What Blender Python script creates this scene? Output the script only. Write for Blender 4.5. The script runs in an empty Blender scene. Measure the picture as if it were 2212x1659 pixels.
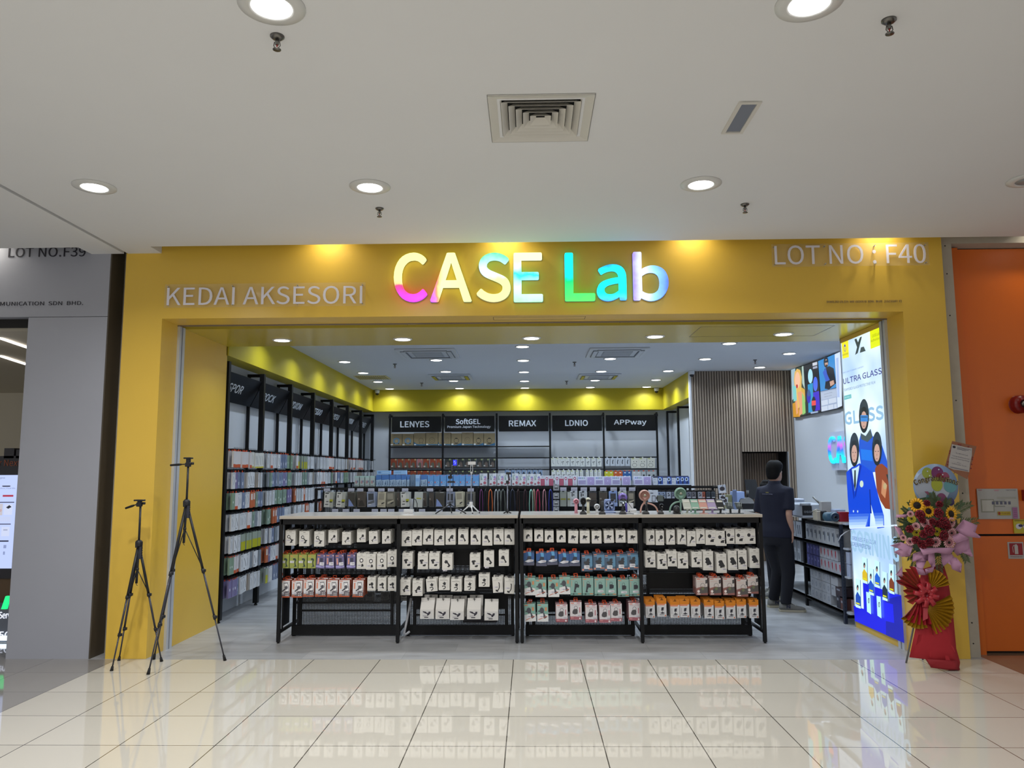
import bpy, math, random
from mathutils import Vector, Matrix
SC = bpy.context.scene
COL = SC.collection
R = math.radians
random.seed(7)

# ---------------------------------------------------------------- camera
F = 1661.0; CX, CY = 1106.0, 829.5
PITCH, YAW, ROLL = R(6.56), R(1.27), R(0.3)
EYE = Vector((0.0, -7.12, 1.66))
FWD = Vector((-math.sin(YAW)*math.cos(PITCH), math.cos(YAW)*math.cos(PITCH), math.sin(PITCH)))
_r = FWD.cross(Vector((0, 0, 1))).normalized(); _u = _r.cross(FWD)
RGT = _r*math.cos(ROLL) - _u*math.sin(ROLL)
UPV = _u*math.cos(ROLL) + _r*math.sin(ROLL)
cam = bpy.data.cameras.new('camera'); cam.sensor_width = 36.0; cam.lens = F/2212*36.0
cam.clip_end = 200; cam.clip_start = 0.05
CAM = bpy.data.objects.new('camera', cam); COL.objects.link(CAM)
CAM.matrix_world = Matrix((( RGT.x, UPV.x, -FWD.x, EYE.x), (RGT.y, UPV.y, -FWD.y, EYE.y), (RGT.z, UPV.z, -FWD.z, EYE.z), (0, 0, 0, 1)))
SC.camera = CAM
# a point measured in the photograph, carried onto a real plane of the place
def on(px, py, ax, v):
    d = FWD + RGT*((px-CX)/F) - UPV*((py-CY)/F)
    return EYE + d*((v-EYE[ax])/d[ax])
def onX(px, py, X): return on(px, py, 0, X)
def onY(px, py, Y): return on(px, py, 1, Y)
def onZ(px, py, Z): return on(px, py, 2, Z)

# ---------------------------------------------------------------- world, exposure
SC.view_settings.view_transform = 'Standard'
try: SC.view_settings.look = 'None'
except Exception: pass
SC.view_settings.gamma = 1.0
SC.view_settings.use_curve_mapping = False
SC.view_settings.exposure = EXPOSURE = 0.5
W = bpy.data.worlds.new('world'); SC.world = W; W.use_nodes = True
W.node_tree.nodes['Background'].inputs[0].default_value = (1.0, 1.0, 1.0, 1)
W.node_tree.nodes['Background'].inputs[1].default_value = 0.4

# light levels of the lamps (watts of each downlight)
MALL_W, SHOP_W, SOFFIT_W, WALLWASH_W = 20.5, 10.0, 4.5, 1.9
MALL_C, SHOP_C = (1.0, 1.0, 1.0), (.75, .87, 1.0)
MALL_Z, SHOP_Z = 3.77, 3.5
def lamp(x, y, z, w, c, r=.07, spread=150):
    l = bpy.data.lights.new('downlight_glow', 'AREA'); l.shape = 'DISK'; l.size = r*2
    l.energy = w; l.color = c; l.spread = R(spread)
    o = bpy.data.objects.new('downlight_glow', l); COL.objects.link(o); o.location = (x, y, z)
    return o
MALL_LAMPS = [tuple(onZ(x, y, 3.77)[:2]) for x, y in ((587, 12), (1748, 5), (204, 403), (799, 403), (1514, 397), (2224, 388))]
MALL_LAMPS_BACK = [(-3.3, -3.85)] + [(x, y) for y in (-6.1, -8.4, -10.7) for x in (-5.6, -3.3, -1.2, 1.3)]
MALL_WASH = [(-1.9, -.12), (-.22, -.12), (1.55, -.12), (3.3, -.12), (4.85, -.12), (-5.2, -.12)]
SHOP_LAMPS = [(-.09, 4.04), (-.09, 5.45), (-.09, 6.92), (-.09, 8.33), (-.09, 9.6),
    (-3.05, 5.43), (-3.05, 6.86), (-3.05, 8.25), (-3.05, 9.55), (-1.515, 5.32), (-1.515, 6.77), (-1.515, 8.2), (-1.52, 9.57),
    (1.33, 5.33), (1.33, 6.92), (1.335, 8.3), (1.335, 9.57), (2.9, 5.46), (2.557, 6.93), (2.556, 8.3), (2.56, 9.57),
    (2.9, 3.92), (4.11, 6.54), (4.1, 4.94)]
SHOP_LAMPS_HID = [(-3.05, 2.6), (-3.05, 4.0), (-1.5, 2.6), (-1.5, 3.95), (-.09, 2.6), (1.33, 2.6), (1.33, 3.95), (2.9, 2.6), (4.1, 2.6), (4.1, 3.7)]
SOFFIT_LAMPS = [(-2.708, 1.153), (-1.378, 1.160), (.031, 1.165), (1.371, 1.134), (2.728, 1.06)]
for x, y in MALL_LAMPS[:5] + MALL_LAMPS_BACK: lamp(x, y, MALL_Z-.012, MALL_W, MALL_C, .085)
for x, y in MALL_WASH: lamp(x, y, MALL_Z+.28, WALLWASH_W, (1, .93, .80), .05, 120)
for x, y in SHOP_LAMPS + SHOP_LAMPS_HID: lamp(x, y, SHOP_Z-.012, SHOP_W*(.5 if y > 9.4 or x == -3.05 else 1), SHOP_C, .06, 140)
for x, y in SOFFIT_LAMPS: lamp(x, y, 3.12-.012, SOFFIT_W, SHOP_C, .06, 140)

# ---------------------------------------------------------------- materials
def lin(c):
    if isinstance(c, str):
        c = c.lstrip('#'); c = tuple(int(c[i:i+2], 16)/255 for i in (0, 2, 4))
    return tuple(v/12.92 if v <= .04045 else ((v+.055)/1.055)**2.4 for v in c[:3])
MATS = {}
def mat(name, col='#808080', rough=.5, metal=0, emis=None, es=1.0, alpha=1, spec=.5, var=0, vscale=8, trans=0, coat=0):
    if name in MATS: return MATS[name]
    m = bpy.data.materials.new(name); m.use_nodes = True; nt = m.node_tree
    b = nt.nodes['Principled BSDF']; c = lin(col)
    b.inputs['Base Color'].default_value = (*c, 1)
    b.inputs['Roughness'].default_value = rough; b.inputs['Metallic'].default_value = metal
    b.inputs['Specular IOR Level'].default_value = spec
    b.inputs['Alpha'].default_value = alpha
    if trans: b.inputs['Transmission Weight'].default_value = trans
    if coat: b.inputs['Coat Weight'].default_value = coat
    if emis:
        b.inputs['Emission Color'].default_value = (*lin(emis), 1); b.inputs['Emission Strength'].default_value = es
    if var:
        tc = nt.nodes.new('ShaderNodeTexCoord'); n = nt.nodes.new('ShaderNodeTexNoise'); n.inputs['Scale'].default_value = vscale
        n.inputs['Detail'].default_value = 4
        mx = nt.nodes.new('ShaderNodeMix'); mx.data_type = 'RGBA'
        mx.inputs[6].default_value = (*[v*(1-var) for v in c], 1); mx.inputs[7].default_value = (*[min(1, v*(1+var)) for v in c], 1)
        nt.links.new(tc.outputs['Object'], n.inputs['Vector']); nt.links.new(n.outputs['Fac'], mx.inputs[0]); nt.links.new(mx.outputs[2], b.inputs['Base Color'])
    MATS[name] = m; return m
def C(col, rough=.55):            # a plain printed / painted colour
    return mat('print_%s_%d' % (col.lstrip('#'), int(rough*100)), col, rough)
def EM(col, s=1.0):               # a lit print: backlit film or screen pixels
    return mat('lit_%s_%d' % (col.lstrip('#'), int(s*100)), '#050505', .3, emis=col, es=s)
def N(nt, t, **kw):
    n = nt.nodes.new(t)
    for k, v in kw.items(): setattr(n, k, v)
    return n

# ---------------------------------------------------------------- mesh helpers
FONT = None
try:
    import os
    for base in (bpy.utils.resource_path('LOCAL'), bpy.utils.resource_path('SYSTEM')):
        fp = os.path.join(base, 'datafiles', 'fonts', 'Noto Sans CJK Regular.woff2')
        if os.path.exists(fp): FONT = bpy.data.fonts.load(fp); break
except Exception: FONT = None
_TXT = {}
def text_geo(body, ext=.0, off=0.0, res=4, shear=0):
    k = (body, ext, off, res, shear)
    if k in _TXT: return _TXT[k]
    c = bpy.data.curves.new('t', 'FONT'); c.body = body; c.size = 1; c.resolution_u = res; c.extrude = ext; c.offset = off; c.shear = shear
    if FONT: c.font = FONT
    o = bpy.data.objects.new('t', c); COL.objects.link(o)
    me = bpy.data.meshes.new_from_object(o.evaluated_get(bpy.context.evaluated_depsgraph_get()))
    vs = [v.co.copy() for v in me.vertices]; fs = [tuple(p.vertices) for p in me.polygons]
    COL.objects.unlink(o); bpy.data.objects.remove(o); bpy.data.curves.remove(c); bpy.data.meshes.remove(me)
    _TXT[k] = (vs, fs); return vs, fs
class MB:
    def __init__(s): s.v = []; s.f = []; s.m = []; s.mats = []; s.sm = []
    def mi(s, m):
        if m not in s.mats: s.mats.append(m)
        return s.mats.index(m)
    def add(s, vs, fs, m, smooth=False):
        o = len(s.v); s.v += [Vector(p) for p in vs]; i = s.mi(m)
        for f in fs: s.f.append(tuple(a+o for a in f)); s.m.append(i); s.sm.append(smooth)
        return s
    def box(s, x0, x1, y0, y1, z0, z1, m, M=None):
        vs = [Vector((x, y, z)) for x in (x0, x1) for y in (y0, y1) for z in (z0, z1)]
        if M: vs = [M @ p for p in vs]
        return s.add(vs, [(0, 1, 3, 2), (4, 6, 7, 5), (0, 4, 5, 1), (2, 3, 7, 6), (0, 2, 6, 4), (1, 5, 7, 3)], m)
    def rbox(s, x0, x1, y0, y1, z0, z1, m, b=.004, M=None):     # box with chamfered edges
        vs = []; idx = {}
        ex = (x0, x1); ey = (y0, y1); ez = (z0, z1)
        for i in (0, 1):
            for j in (0, 1):
                for k in (0, 1):
                    sx, sy, sz = (1-2*i)*b, (1-2*j)*b, (1-2*k)*b
                    for a, p in enumerate(((ex[i], ey[j]+sy, ez[k]+sz), (ex[i]+sx, ey[j], ez[k]+sz), (ex[i]+sx, ey[j]+sy, ez[k]))):
                        idx[i, j, k, a] = len(vs); vs.append(Vector(p))
        fs = []
        for i in (0, 1): fs.append([idx[i, 0, 0, 0], idx[i, 1, 0, 0], idx[i, 1, 1, 0], idx[i, 0, 1, 0]])
        for j in (0, 1): fs.append([idx[0, j, 0, 1], idx[1, j, 0, 1], idx[1, j, 1, 1], idx[0, j, 1, 1]])
        for k in (0, 1): fs.append([idx[0, 0, k, 2], idx[1, 0, k, 2], idx[1, 1, k, 2], idx[0, 1, k, 2]])
        for j in (0, 1):
            for k in (0, 1): fs.append([idx[0, j, k, 1], idx[1, j, k, 1], idx[1, j, k, 2], idx[0, j, k, 2]])
        for i in (0, 1):
            for k in (0, 1): fs.append([idx[i, 0, k, 0], idx[i, 1, k, 0], idx[i, 1, k, 2], idx[i, 0, k, 2]])
        for i in (0, 1):
            for j in (0, 1): fs.append([idx[i, j, 0, 0], idx[i, j, 1, 0], idx[i, j, 1, 1], idx[i, j, 0, 1]])
        for i in (0, 1):
            for j in (0, 1):
                for k in (0, 1): fs.append([idx[i, j, k, 0], idx[i, j, k, 1], idx[i, j, k, 2]])
        if M: vs = [M @ p for p in vs]
        c = sum(vs, Vector())/len(vs); out = []
        for f in fs:
            n = (vs[f[1]]-vs[f[0]]).cross(vs[f[2]]-vs[f[0]]); fc = sum((vs[a] for a in f), Vector())/len(f)
            out.append(tuple(f) if n.dot(fc-c) > 0 else tuple(reversed(f)))
        return s.add(vs, out, m)
    def poly(s, pts, m): return s.add(pts, [tuple(range(len(pts)))], m)
    def slab(s, pts, d, m):        # polygon pts pushed along vector d
        d = Vector(d); n = len(pts); pts = [Vector(p) for p in pts]
        nr = Vector()
        for i in range(n): nr += pts[i].cross(pts[(i+1) % n])
        if nr.dot(d) > 0: pts = pts[::-1]
        vs = pts + [p+d for p in pts]
        return s.add(vs, [tuple(range(n)), tuple(range(2*n-1, n-1, -1))] + [(i+n, (i+1) % n+n, (i+1) % n, i) for i in range(n)], m)
    def tube(s, pts, r, m, n=8, caps=True, smooth=True, flat=1.0):
        pts = [Vector(p) for p in pts]; rr = r if isinstance(r, (list, tuple)) else [r]*len(pts)
        vs = []; fs = []; t0 = (pts[1]-pts[0]).normalized(); a = t0.orthogonal().normalized()
        if abs(t0.z) < .95: a = t0.cross(Vector((0, 0, 1))).normalized()
        for i, p in enumerate(pts):
            t = (pts[min(i+1, len(pts)-1)]-pts[max(i-1, 0)]).normalized()
            a = (a - t*a.dot(t)).normalized(); b = t.cross(a)
            for k in range(n):
                an = 2*math.pi*k/n; vs.append(p + (a*math.cos(an) + b*math.sin(an)*flat)*rr[i])
        for i in range(len(pts)-1):
            for k in range(n): fs.append((i*n+k, i*n+(k+1) % n, (i+1)*n+(k+1) % n, (i+1)*n+k))
        if caps: fs.append(tuple(range(n-1, -1, -1))); fs.append(tuple(range((len(pts)-1)*n, len(pts)*n)))
        return s.add(vs, fs, m, smooth)
    def lathe(s, prof, m, c=(0, 0, 0), ax='z', n=24, smooth=True, M=None, cap=True):
        vs = []; fs = []; c = Vector(c)
        for r, h in prof:
            for k in range(n):
                an = 2*math.pi*k/n; x, y = r*math.cos(an), r*math.sin(an)
                p = Vector((x, y, h)) if ax == 'z' else Vector((x, h, y)) if ax == 'y' else Vector((h, x, y))
                vs.append((M @ p if M else p)+c)
        L = len(prof); fl = ax == 'y'
        for i in range(L-1):
            for k in range(n):
                q = (i*n+k, i*n+(k+1) % n, (i+1)*n+(k+1) % n, (i+1)*n+k); fs.append(q[::-1] if fl else q)
        if cap: fs.append(tuple(range(n-1, -1, -1))); fs.append(tuple(range((L-1)*n, L*n)))
        return s.add(vs, fs, m, smooth)
    def loft(s, rings, m, smooth=True, caps=True):
        n = len(rings[0]); vs = [p for r in rings for p in r]; fs = []
        for i in range(len(rings)-1):
            for k in range(n): fs.append((i*n+k, i*n+(k+1) % n, (i+1)*n+(k+1) % n, (i+1)*n+k))
        if caps: fs.append(tuple(range(n-1, -1, -1))); fs.append(tuple(range((len(rings)-1)*n, len(rings)*n)))
        return s.add(vs, fs, m, smooth)
    def text(s, body, m, o, u, v, w=None, h=None, ext=.0, off=0., cx=0, d=None, shear=0, res=4):
        # o: anchor; u, v: unit right/up; w,h: full extents in metres (either may be None)
        bold = off; vs, fs = text_geo(body, .5 if ext else 0, 0, res, shear)
        if not vs: return s
        x0 = min(p.x for p in vs); x1 = max(p.x for p in vs); y0 = min(p.y for p in vs); y1 = max(p.y for p in vs)
        sx = w/(x1-x0) if w else None; sy = h/(y1-y0) if h else None
        if sx is None: sx = sy
        if sy is None: sy = sx
        u = Vector(u); v = Vector(v); o = Vector(o); nrm = u.cross(v)
        sh = [(0, 0)] if not bold else [(math.cos(a*math.pi/4)*bold, math.sin(a*math.pi/4)*bold) for a in range(8)]+[(0, 0)]
        for k_, (dx, dy) in enumerate(sh):
            out = [o + u*((p.x-x0)*sx*(1-2*bold)+(bold+dx)*(x1-x0)*sx*.5*0 + (bold+dx)*sy*(y1-y0)) + v*((p.y-y0)*sy*(1-2*bold)+(bold+dy)*sy*(y1-y0)) + nrm*((p.z+.5)*ext+.00012*k_ if ext else .00004*k_) for p in vs]
            s.add(out, fs, m)
        return s
    def build(s, name, parent=None, o=None, smooth=None, bevel=0, mats=None):
        me = bpy.data.meshes.new(name); base = Vector(o) if o is not None else Vector()
        if parent is not None: base = wloc(parent)
        me.from_pydata([p-base for p in s.v], [], s.f)
        for m in s.mats: me.materials.append(m)
        me.polygons.foreach_set('material_index', s.m)
        me.polygons.foreach_set('use_smooth', s.sm if smooth is None else [smooth]*len(s.f))
        me.update()
        ob = bpy.data.objects.new(name, me); COL.objects.link(ob)
        if parent is not None: ob.parent = parent
        else: ob.location = base
        if bevel:
            b = ob.modifiers.new('bevel', 'BEVEL'); b.width = bevel; b.segments = 2; b.limit_method = 'ANGLE'
        return ob
def wloc(o):
    p = Vector(o.location)
    while o.parent: o = o.parent; p += Vector(o.location)
    return p
def tag(o, label, cat, group=None, kind=None):
    if label: o['label'] = label
    if cat: o['category'] = cat
    if group: o['group'] = group
    if kind: o['kind'] = kind
    return o
def thing(name, loc, label, cat, group=None):
    o = bpy.data.objects.new(name, None); COL.objects.link(o); o.location = loc; o.empty_display_size = .05
    return tag(o, label, cat, group)
def struct(mb, name, label=None):
    o = mb.build(name); o['kind'] = 'structure'
    if label: o['label'] = label
    return o
def copy_tree(o, parent=None):
    c = o.copy(); COL.objects.link(c)
    if parent is not None: c.parent = parent
    for ch in [q for q in KIDS.get(o.name, [])]: copy_tree(ch, c)
    return c
KIDS = {}
def kids(o, *ch): KIDS[o.name] = list(ch); return o
def ell(cx, cy, rx, ry, n=20, a0=0, a1=360):
    return [(cx+rx*math.cos(R(a0+(a1-a0)*k/(n if a1-a0 == 360 else n-1))), cy+ry*math.sin(R(a0+(a1-a0)*k/(n if a1-a0 == 360 else n-1)))) for k in range(n)]
ORD = ['first', 'second', 'third', 'fourth', 'fifth', 'sixth', 'seventh', 'eighth', 'ninth', 'tenth', 'eleventh', 'twelfth', 'thirteenth', 'fourteenth', 'fifteenth', 'sixteenth', 'seventeenth', 'eighteenth']
# ================================================================ SETTING
def tile_mat(name, c1, c2, mortar, bw, bh, ox, oy, msize, rough, offset=0.0, noise=.0, nscale=(1, 1, 1), spec=.5, bias=0.0):
    m = bpy.data.materials.new(name); m.use_nodes = True; nt = m.node_tree; b = nt.nodes['Principled BSDF']
    tc = N(nt, 'ShaderNodeTexCoord'); mp = N(nt, 'ShaderNodeMapping'); br = N(nt, 'ShaderNodeTexBrick')
    mp.inputs['Location'].default_value = (-ox, -oy, 0)
    br.offset = offset; br.squash = 1; br.inputs['Scale'].default_value = 1
    br.inputs['Brick Width'].default_value = bw; br.inputs['Row Height'].default_value = bh
    br.inputs['Mortar Size'].default_value = msize; br.inputs['Mortar Smooth'].default_value = 0.1; br.inputs['Bias'].default_value = bias
    br.inputs['Color1'].default_value = (*lin(c1), 1); br.inputs['Color2'].default_value = (*lin(c2), 1); br.inputs['Mortar'].default_value = (*lin(mortar), 1)
    nt.links.new(tc.outputs['Object'], mp.inputs['Vector']); nt.links.new(mp.outputs[0], br.inputs['Vector'])
    out = br.outputs['Color']
    if noise:
        m2 = N(nt, 'ShaderNodeMapping'); m2.inputs['Scale'].default_value = nscale; nt.links.new(tc.outputs['Object'], m2.inputs['Vector'])
        n = N(nt, 'ShaderNodeTexNoise'); n.inputs['Scale'].default_value = 1; n.inputs['Detail'].default_value = 6; nt.links.new(m2.outputs[0], n.inputs['Vector'])
        rmp = N(nt, 'ShaderNodeMapRange'); rmp.inputs[1].default_value = .3; rmp.inputs[2].default_value = .7; rmp.inputs[3].default_value = 1-noise; rmp.inputs[4].default_value = 1+noise
        nt.links.new(n.outputs['Fac'], rmp.inputs[0])
        hs = N(nt, 'ShaderNodeVectorMath', operation='SCALE'); nt.links.new(out, hs.inputs[0]); nt.links.new(rmp.outputs[0], hs.inputs['Scale']); out = hs.outputs[0]
    nt.links.new(out, b.inputs['Base Color']); b.inputs['Roughness'].default_value = rough; b.inputs['Specular IOR Level'].default_value = spec
    MATS[name] = m; return m
M_TILE = tile_mat('polished_tile', '#c0bbb0', '#bcb7ac', '#4f4b44', .597, .577, -.157, -.479-.577, .0036, .02, spec=.8)
M_TILEG = tile_mat('polished_tile_grey', '#8a8783', '#868380', '#55524e', .597, .577, -.157, -.479-.577, .0028, .05)
M_TILEB = tile_mat('polished_tile_brown', '#7d6a58', '#796654', '#4a4038', .597, .577, -.157, -.479-.577, .0028, .05)
M_SHOPF = tile_mat('stone_vinyl', '#a6a7a9', '#96989b', '#6b6c6e', .91, .305, .2, .0, .0012, .28, offset=.5, noise=.16, nscale=(2.2, 9, 1), spec=.4)
M_YEL = mat('yellow_laminate', '#d8b244', .32, spec=.5, var=.03, vscale=2)
M_YEL2 = mat('yellow_paint', '#bfad1c', .5, var=.03, vscale=3)
M_CEIL = mat('ceiling_paint', '#d6d7d8', .85, var=.02, vscale=1.5)
M_CEIL2 = mat('shop_ceiling_paint', '#c9cdd2', .8, var=.02, vscale=2)
M_WALLW = mat('white_wall_paint', '#c3c8cf', .7, var=.02, vscale=2)
M_GREY = mat('grey_panel', '#9b9da6', .42, var=.03, vscale=2)
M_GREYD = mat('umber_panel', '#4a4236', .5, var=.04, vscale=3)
M_ORANGE = mat('orange_panel', '#cf6410', .38, var=.03, vscale=2)
M_ORANGED = mat('orange_edge', '#b04e0c', .45)
M_BLACK = mat('black_powder_coat', '#0a0b0e', .5, spec=.3, var=.1, vscale=20)
M_STEEL = mat('brushed_aluminium', '#b9bcc0', .3, metal=.85)
M_TRACK = mat('grey_track', '#7d736e', .5, metal=.3)
M_DARK = mat('shadow_gap', '#1c1a18', .8)
M_CONC = mat('raw_plaster', '#a9a294', .9, var=.08, vscale=12)
M_LED = mat('led_diffuser', '#ffffff', .4, emis='#ffffff', es=7)
M_VENT0 = mat('lamp_off', '#8d8f92', .3)
M_TRIMW = mat('lamp_trim', '#c9c9c6', .45)
M_CHROME = mat('sprinkler_metal', '#6c6a66', .3, metal=.9)

struct(MB().box(-3.737, 4.02, -16, -.02, -.06, 0, M_TILE), 'floor')
struct(MB().box(-9, -3.737, -16, -.02, -.06, 0, M_TILEG).box(-16, -4.01, -.02, 6, -.06, 0, M_TILEG), 'floor_grey_border')
struct(MB().box(4.02, 9, -16, .5, -.06, 0, M_TILEB), 'floor_brown_border')
struct(MB().box(-4.01, 4.02, -.02, 10.3, -.06, 0, M_SHOPF).box(4.02, 5.1, .5, 10.3, -.06, 0, M_SHOPF), 'floor_shop')
# mall ceiling in two fields with a shadow joint, its edge stopping short of the shopfront
b = MB()
vp = [onZ(x, y, 3.77) for x, y in ((1048, 207), (1279, 199), (1275, 301), (1068, 305))]; vx, vy = sum(q.x for q in vp)/4, sum(q.y for q in vp)/4; vh = .235
b.box(-3.845, vx-vh, -16, -.22, 3.77, 3.86, M_CEIL).box(vx+vh, 9, -16, -.22, 3.77, 3.86, M_CEIL).box(vx-vh, vx+vh, -16, vy-vh, 3.77, 3.86, M_CEIL).box(vx-vh, vx+vh, vy+vh, -.22, 3.77, 3.86, M_CEIL).box(-3.845, -3.52, -.22, 0, 3.77, 3.86, M_CEIL)
struct(b, 'ceiling')
b = MB(); b.box(-9, -3.885, -16, -.22, 3.77, 3.86, M_CEIL).box(-4.2, -3.885, -.22, 0, 3.77, 3.86, M_CEIL)
struct(b, 'ceiling_left_field')
struct(MB().box(-3.885, -3.845, -16, 0, 3.84, 3.87, M_DARK), 'trim_1')
struct(MB().box(-9, 9, -.9, .35, 4.25, 4.3, M_CEIL).box(-9, 9, -.9, -.86, 3.86, 4.25, M_CEIL), 'ceiling_cove')
# yellow portal
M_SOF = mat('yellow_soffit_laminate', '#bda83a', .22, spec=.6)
b = MB(); b.box(-3.86, -3.485, 0, 1.6, 0, 3.13, M_YEL); struct(b, 'wall_portal_left')
b = MB(); b.box(3.49, 3.885, 0, 1.44, 0, 3.13, M_YEL); struct(b, 'wall_portal_right')
b = MB(); b.box(-3.86, 3.885, 0, .33, 3.13, 4.25, M_YEL); struct(b, 'wall_fascia')
b = MB(); b.box(-3.6, 3.6, .5, 1.58, 3.12, 3.7, M_SOF); struct(b, 'ceiling_soffit')
struct(MB().box(-3.49, 3.49, .33, .5, 3.155, 3.2, M_TRACK).box(-3.49, 3.49, .325, .34, 3.118, 3.2, M_TRACK), 'trim_2')
def hline(b, x0, x1, y0, y1, z, m):        # fine joint lines of an access panel, underside
    t = .004
    for a in ((x0, x1, y0, y0+t), (x0, x1, y1-t, y1), (x0, x0+t, y0, y1), (x1-t, x1, y0, y1)): b.box(*a, z-.0008, z, m)
b = MB(); p = [onZ(x, y, 3.13) for x, y in ((1066, 690), (1265, 684))]
hline(b, p[0].x, p[1].x, .08, .22, 3.13, M_DARK)
for x in (-1.2, -.2, .9, 1.8): b.lathe([(.004, 3.117), (.004, 3.119)], M_DARK, (x, .35, 0), n=8)
hline(b, 1.75, 3.1, .62, 1.2, 3.12, M_DARK)
struct(b, 'trim_3')
# side guide rails of the roller shutter
for nm, x0, x1 in (('trim_4', -3.485, -3.46), ('trim_5', 3.465, 3.49)):
    b = MB(); xm = (x0+x1)/2
    b.box(x0, x1, .33, .375, 0, 3.12, mat('white_rail', '#c9ced6', .3, metal=.4)).box(x0, x1, .40, .45, 0, 3.12, mat('white_rail'))
    b.box(x0 if x0 < 0 else x1-.012, x0+.012 if x0 < 0 else x1, .375, .40, 0, 3.12, mat('rail_slot', '#232446', .5))
    struct(b, nm)
# shop interior shell
struct(MB().box(-4.1, 5.1, 1.58, 10.3, 3.5, 3.58, M_CEIL2), 'ceiling_shop')
struct(MB().box(-3.84, -3.72, 1.6, 10.3, 0, 3.5, M_WALLW).box(-3.9, -3.485, 1.58, 1.6, 3.02, 3.5, M_WALLW), 'wall_left')
struct(MB().box(-3.84, 3.35, 10.1, 10.22, 0, 3.5, M_WALLW), 'wall_back')
struct(MB().box(4.84, 4.96, .5, 7.12, 0, 3.5, M_WALLW), 'wall_right')
struct(MB().box(3.2, 3.32, 7.14, 10.1, 0, 3.5, M_WALLW), 'wall_right_recess')
struct(MB().box(3.49, 4.9, 1.36, 1.44, 0, 3.5, M_WALLW), 'wall_side_return')
struct(MB().box(-3.72, -3.47, 1.6, 10.1, 3.02, 3.5, M_YEL2), 'wall_left_pelmet')
struct(MB().box(-3.47, 2.95, 9.85, 10.1, 3.02, 3.5, M_YEL2), 'wall_back_pelmet')
struct(MB().box(2.95, 3.2, 7.12, 10.1, 3.02, 3.5, M_YEL2), 'wall_right_pelmet')
# slatted timber-look wall with doorway
M_SLAT = mat('slat_laminate', '#978878', .5, var=.12, vscale=6)
M_SLATG = mat('slat_groove', '#574a3f', .6)
def slats(b, x0, x1, z0, z1, y, m=M_SLAT, step=.0475):
    b.box(x0, x1, y, y+.03, z0, z1, M_SLATG); x = x0+.004
    while x+.033 < x1+.001: b.rbox(x, x+.033, y-.018, y, z0, z1, m, .006); x += step
b = MB()
slats(b, 2.99, 3.875, 0, 3.5, 7.05); slats(b, 4.705, 4.84, 0, 3.5, 7.05); slats(b, 3.875, 4.705, 2.01, 3.5, 7.05)
b.box(2.955, 2.99, 7.03, 7.13, 0, 3.5, mat('white_edge', '#d5d8dc', .5)); struct(b, 'wall_slatted')
b = MB(); b.box(3.8, 3.87, 7.09, 8.6, 0, 2.3, M_DARK).box(4.71, 4.78, 7.09, 8.6, 0, 2.3, M_DARK).box(3.8, 4.78, 8.5, 8.6, 0, 2.3, M_DARK).box(3.8, 4.78, 7.09, 8.6, 2.02, 2.1, M_DARK)  # near-black lining: darkness of the unlit room put into the colour
b.box(4.695, 4.71, 7.03, 7.12, 0, 2.01, M_STEEL); struct(b, 'door_1_frame')
b = MB(); slats(b, 3.99, 4.69, 0, 2.0, 7.55, mat('slat_laminate_shaded', '#7a6552', .5)); struct(b, 'door_1')  # darker copy of the slat colour carries the shade inside the doorway
# neighbours: grey shopfront on the left, orange service wall on the right
b = MB(); b.box(-4.775, -4.012, 0, .3, 0, 3.155, M_GREY).box(-9, -4.012, 0, .3, 3.16, 4.25, M_GREY); struct(b, 'wall_grey_neighbour')
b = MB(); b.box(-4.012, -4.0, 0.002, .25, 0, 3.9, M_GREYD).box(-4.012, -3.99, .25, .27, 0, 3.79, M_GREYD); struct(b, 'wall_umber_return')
b = MB(); b.box(-4.0, -3.86, .24, .3, 0, 4.2, M_CONC); struct(b, 'wall_plaster_strip_left')
b = MB(); b.box(3.885, 4.01, .06, .5, 0, 3.79, M_CONC).box(3.885, 9, .05, .5, 3.79, 4.25, M_CONC)
for z in (.12, .3, 1.45, 2.3, 3.1, 3.5, 3.77): b.lathe([(.006, .056), (.006, .062)], M_DARK, (3.95, 0, z), ax='y', n=8)
struct(b, 'wall_plaster_strip_right')
b = MB(); b.box(4.01, 4.12, .16, .5, 0, 3.78, M_ORANGE).box(4.12, 9, .22, .5, 1.07, 3.78, M_ORANGE); struct(b, 'wall_orange')
b = MB(); b.box(4.128, 4.98, .215, .26, .02, 1.05, M_ORANGE).box(4.99, 5.84, .215, .26, .02, 1.05, M_ORANGE).box(5.85, 9, .2, .26, 0, 1.07, M_ORANGE).box(4.12, 9, .26, .3, 0, 1.07, M_DARK)
struct(b, 'door_2')
b = MB()
for z0 in (.85, .35): b.box(4.122, 4.132, .2, .216, z0-.05, z0+.05, mat('hinge_brass', '#8a7a55', .4, metal=.7))
struct(b, 'door_2_hinge')
# neighbour shop seen through its doorway
M_CREAM = mat('cream_wall', '#cfc7b4', .7)
b = MB(); b.box(-16, -4.0, 6, 6.1, 0, 3.16, M_CREAM).box(-4.3, -4.1, .3, 6, 0, 3.1, M_CREAM); struct(b, 'wall_neighbour_inside')
struct(MB().box(-16, -4.0, .3, 6.1, 3.08, 3.16, M_CREAM).box(-9, -4.775, .1, .14, 3.08, 3.16, M_DARK), 'ceiling_neighbour')
# ---- ceiling lamps
def downlight(x, y, z, ro, ri, label, group, lit=True):
    t = thing('downlight', (x, y, z), label, 'ceiling light', group)
    MB().lathe([(ri, -.006), (ri, -.012), (ri+.01, -.014), (ro, -.006), (ro, 0)], M_TRIMW, (x, y, z), n=36).build('trim_ring', t)
    MB().lathe([(ri-.001, -.009), (ri-.001, -.007)], M_LED if lit else M_VENT0, (x, y, z), n=36).build('diffuser', t)
    return t
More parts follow.
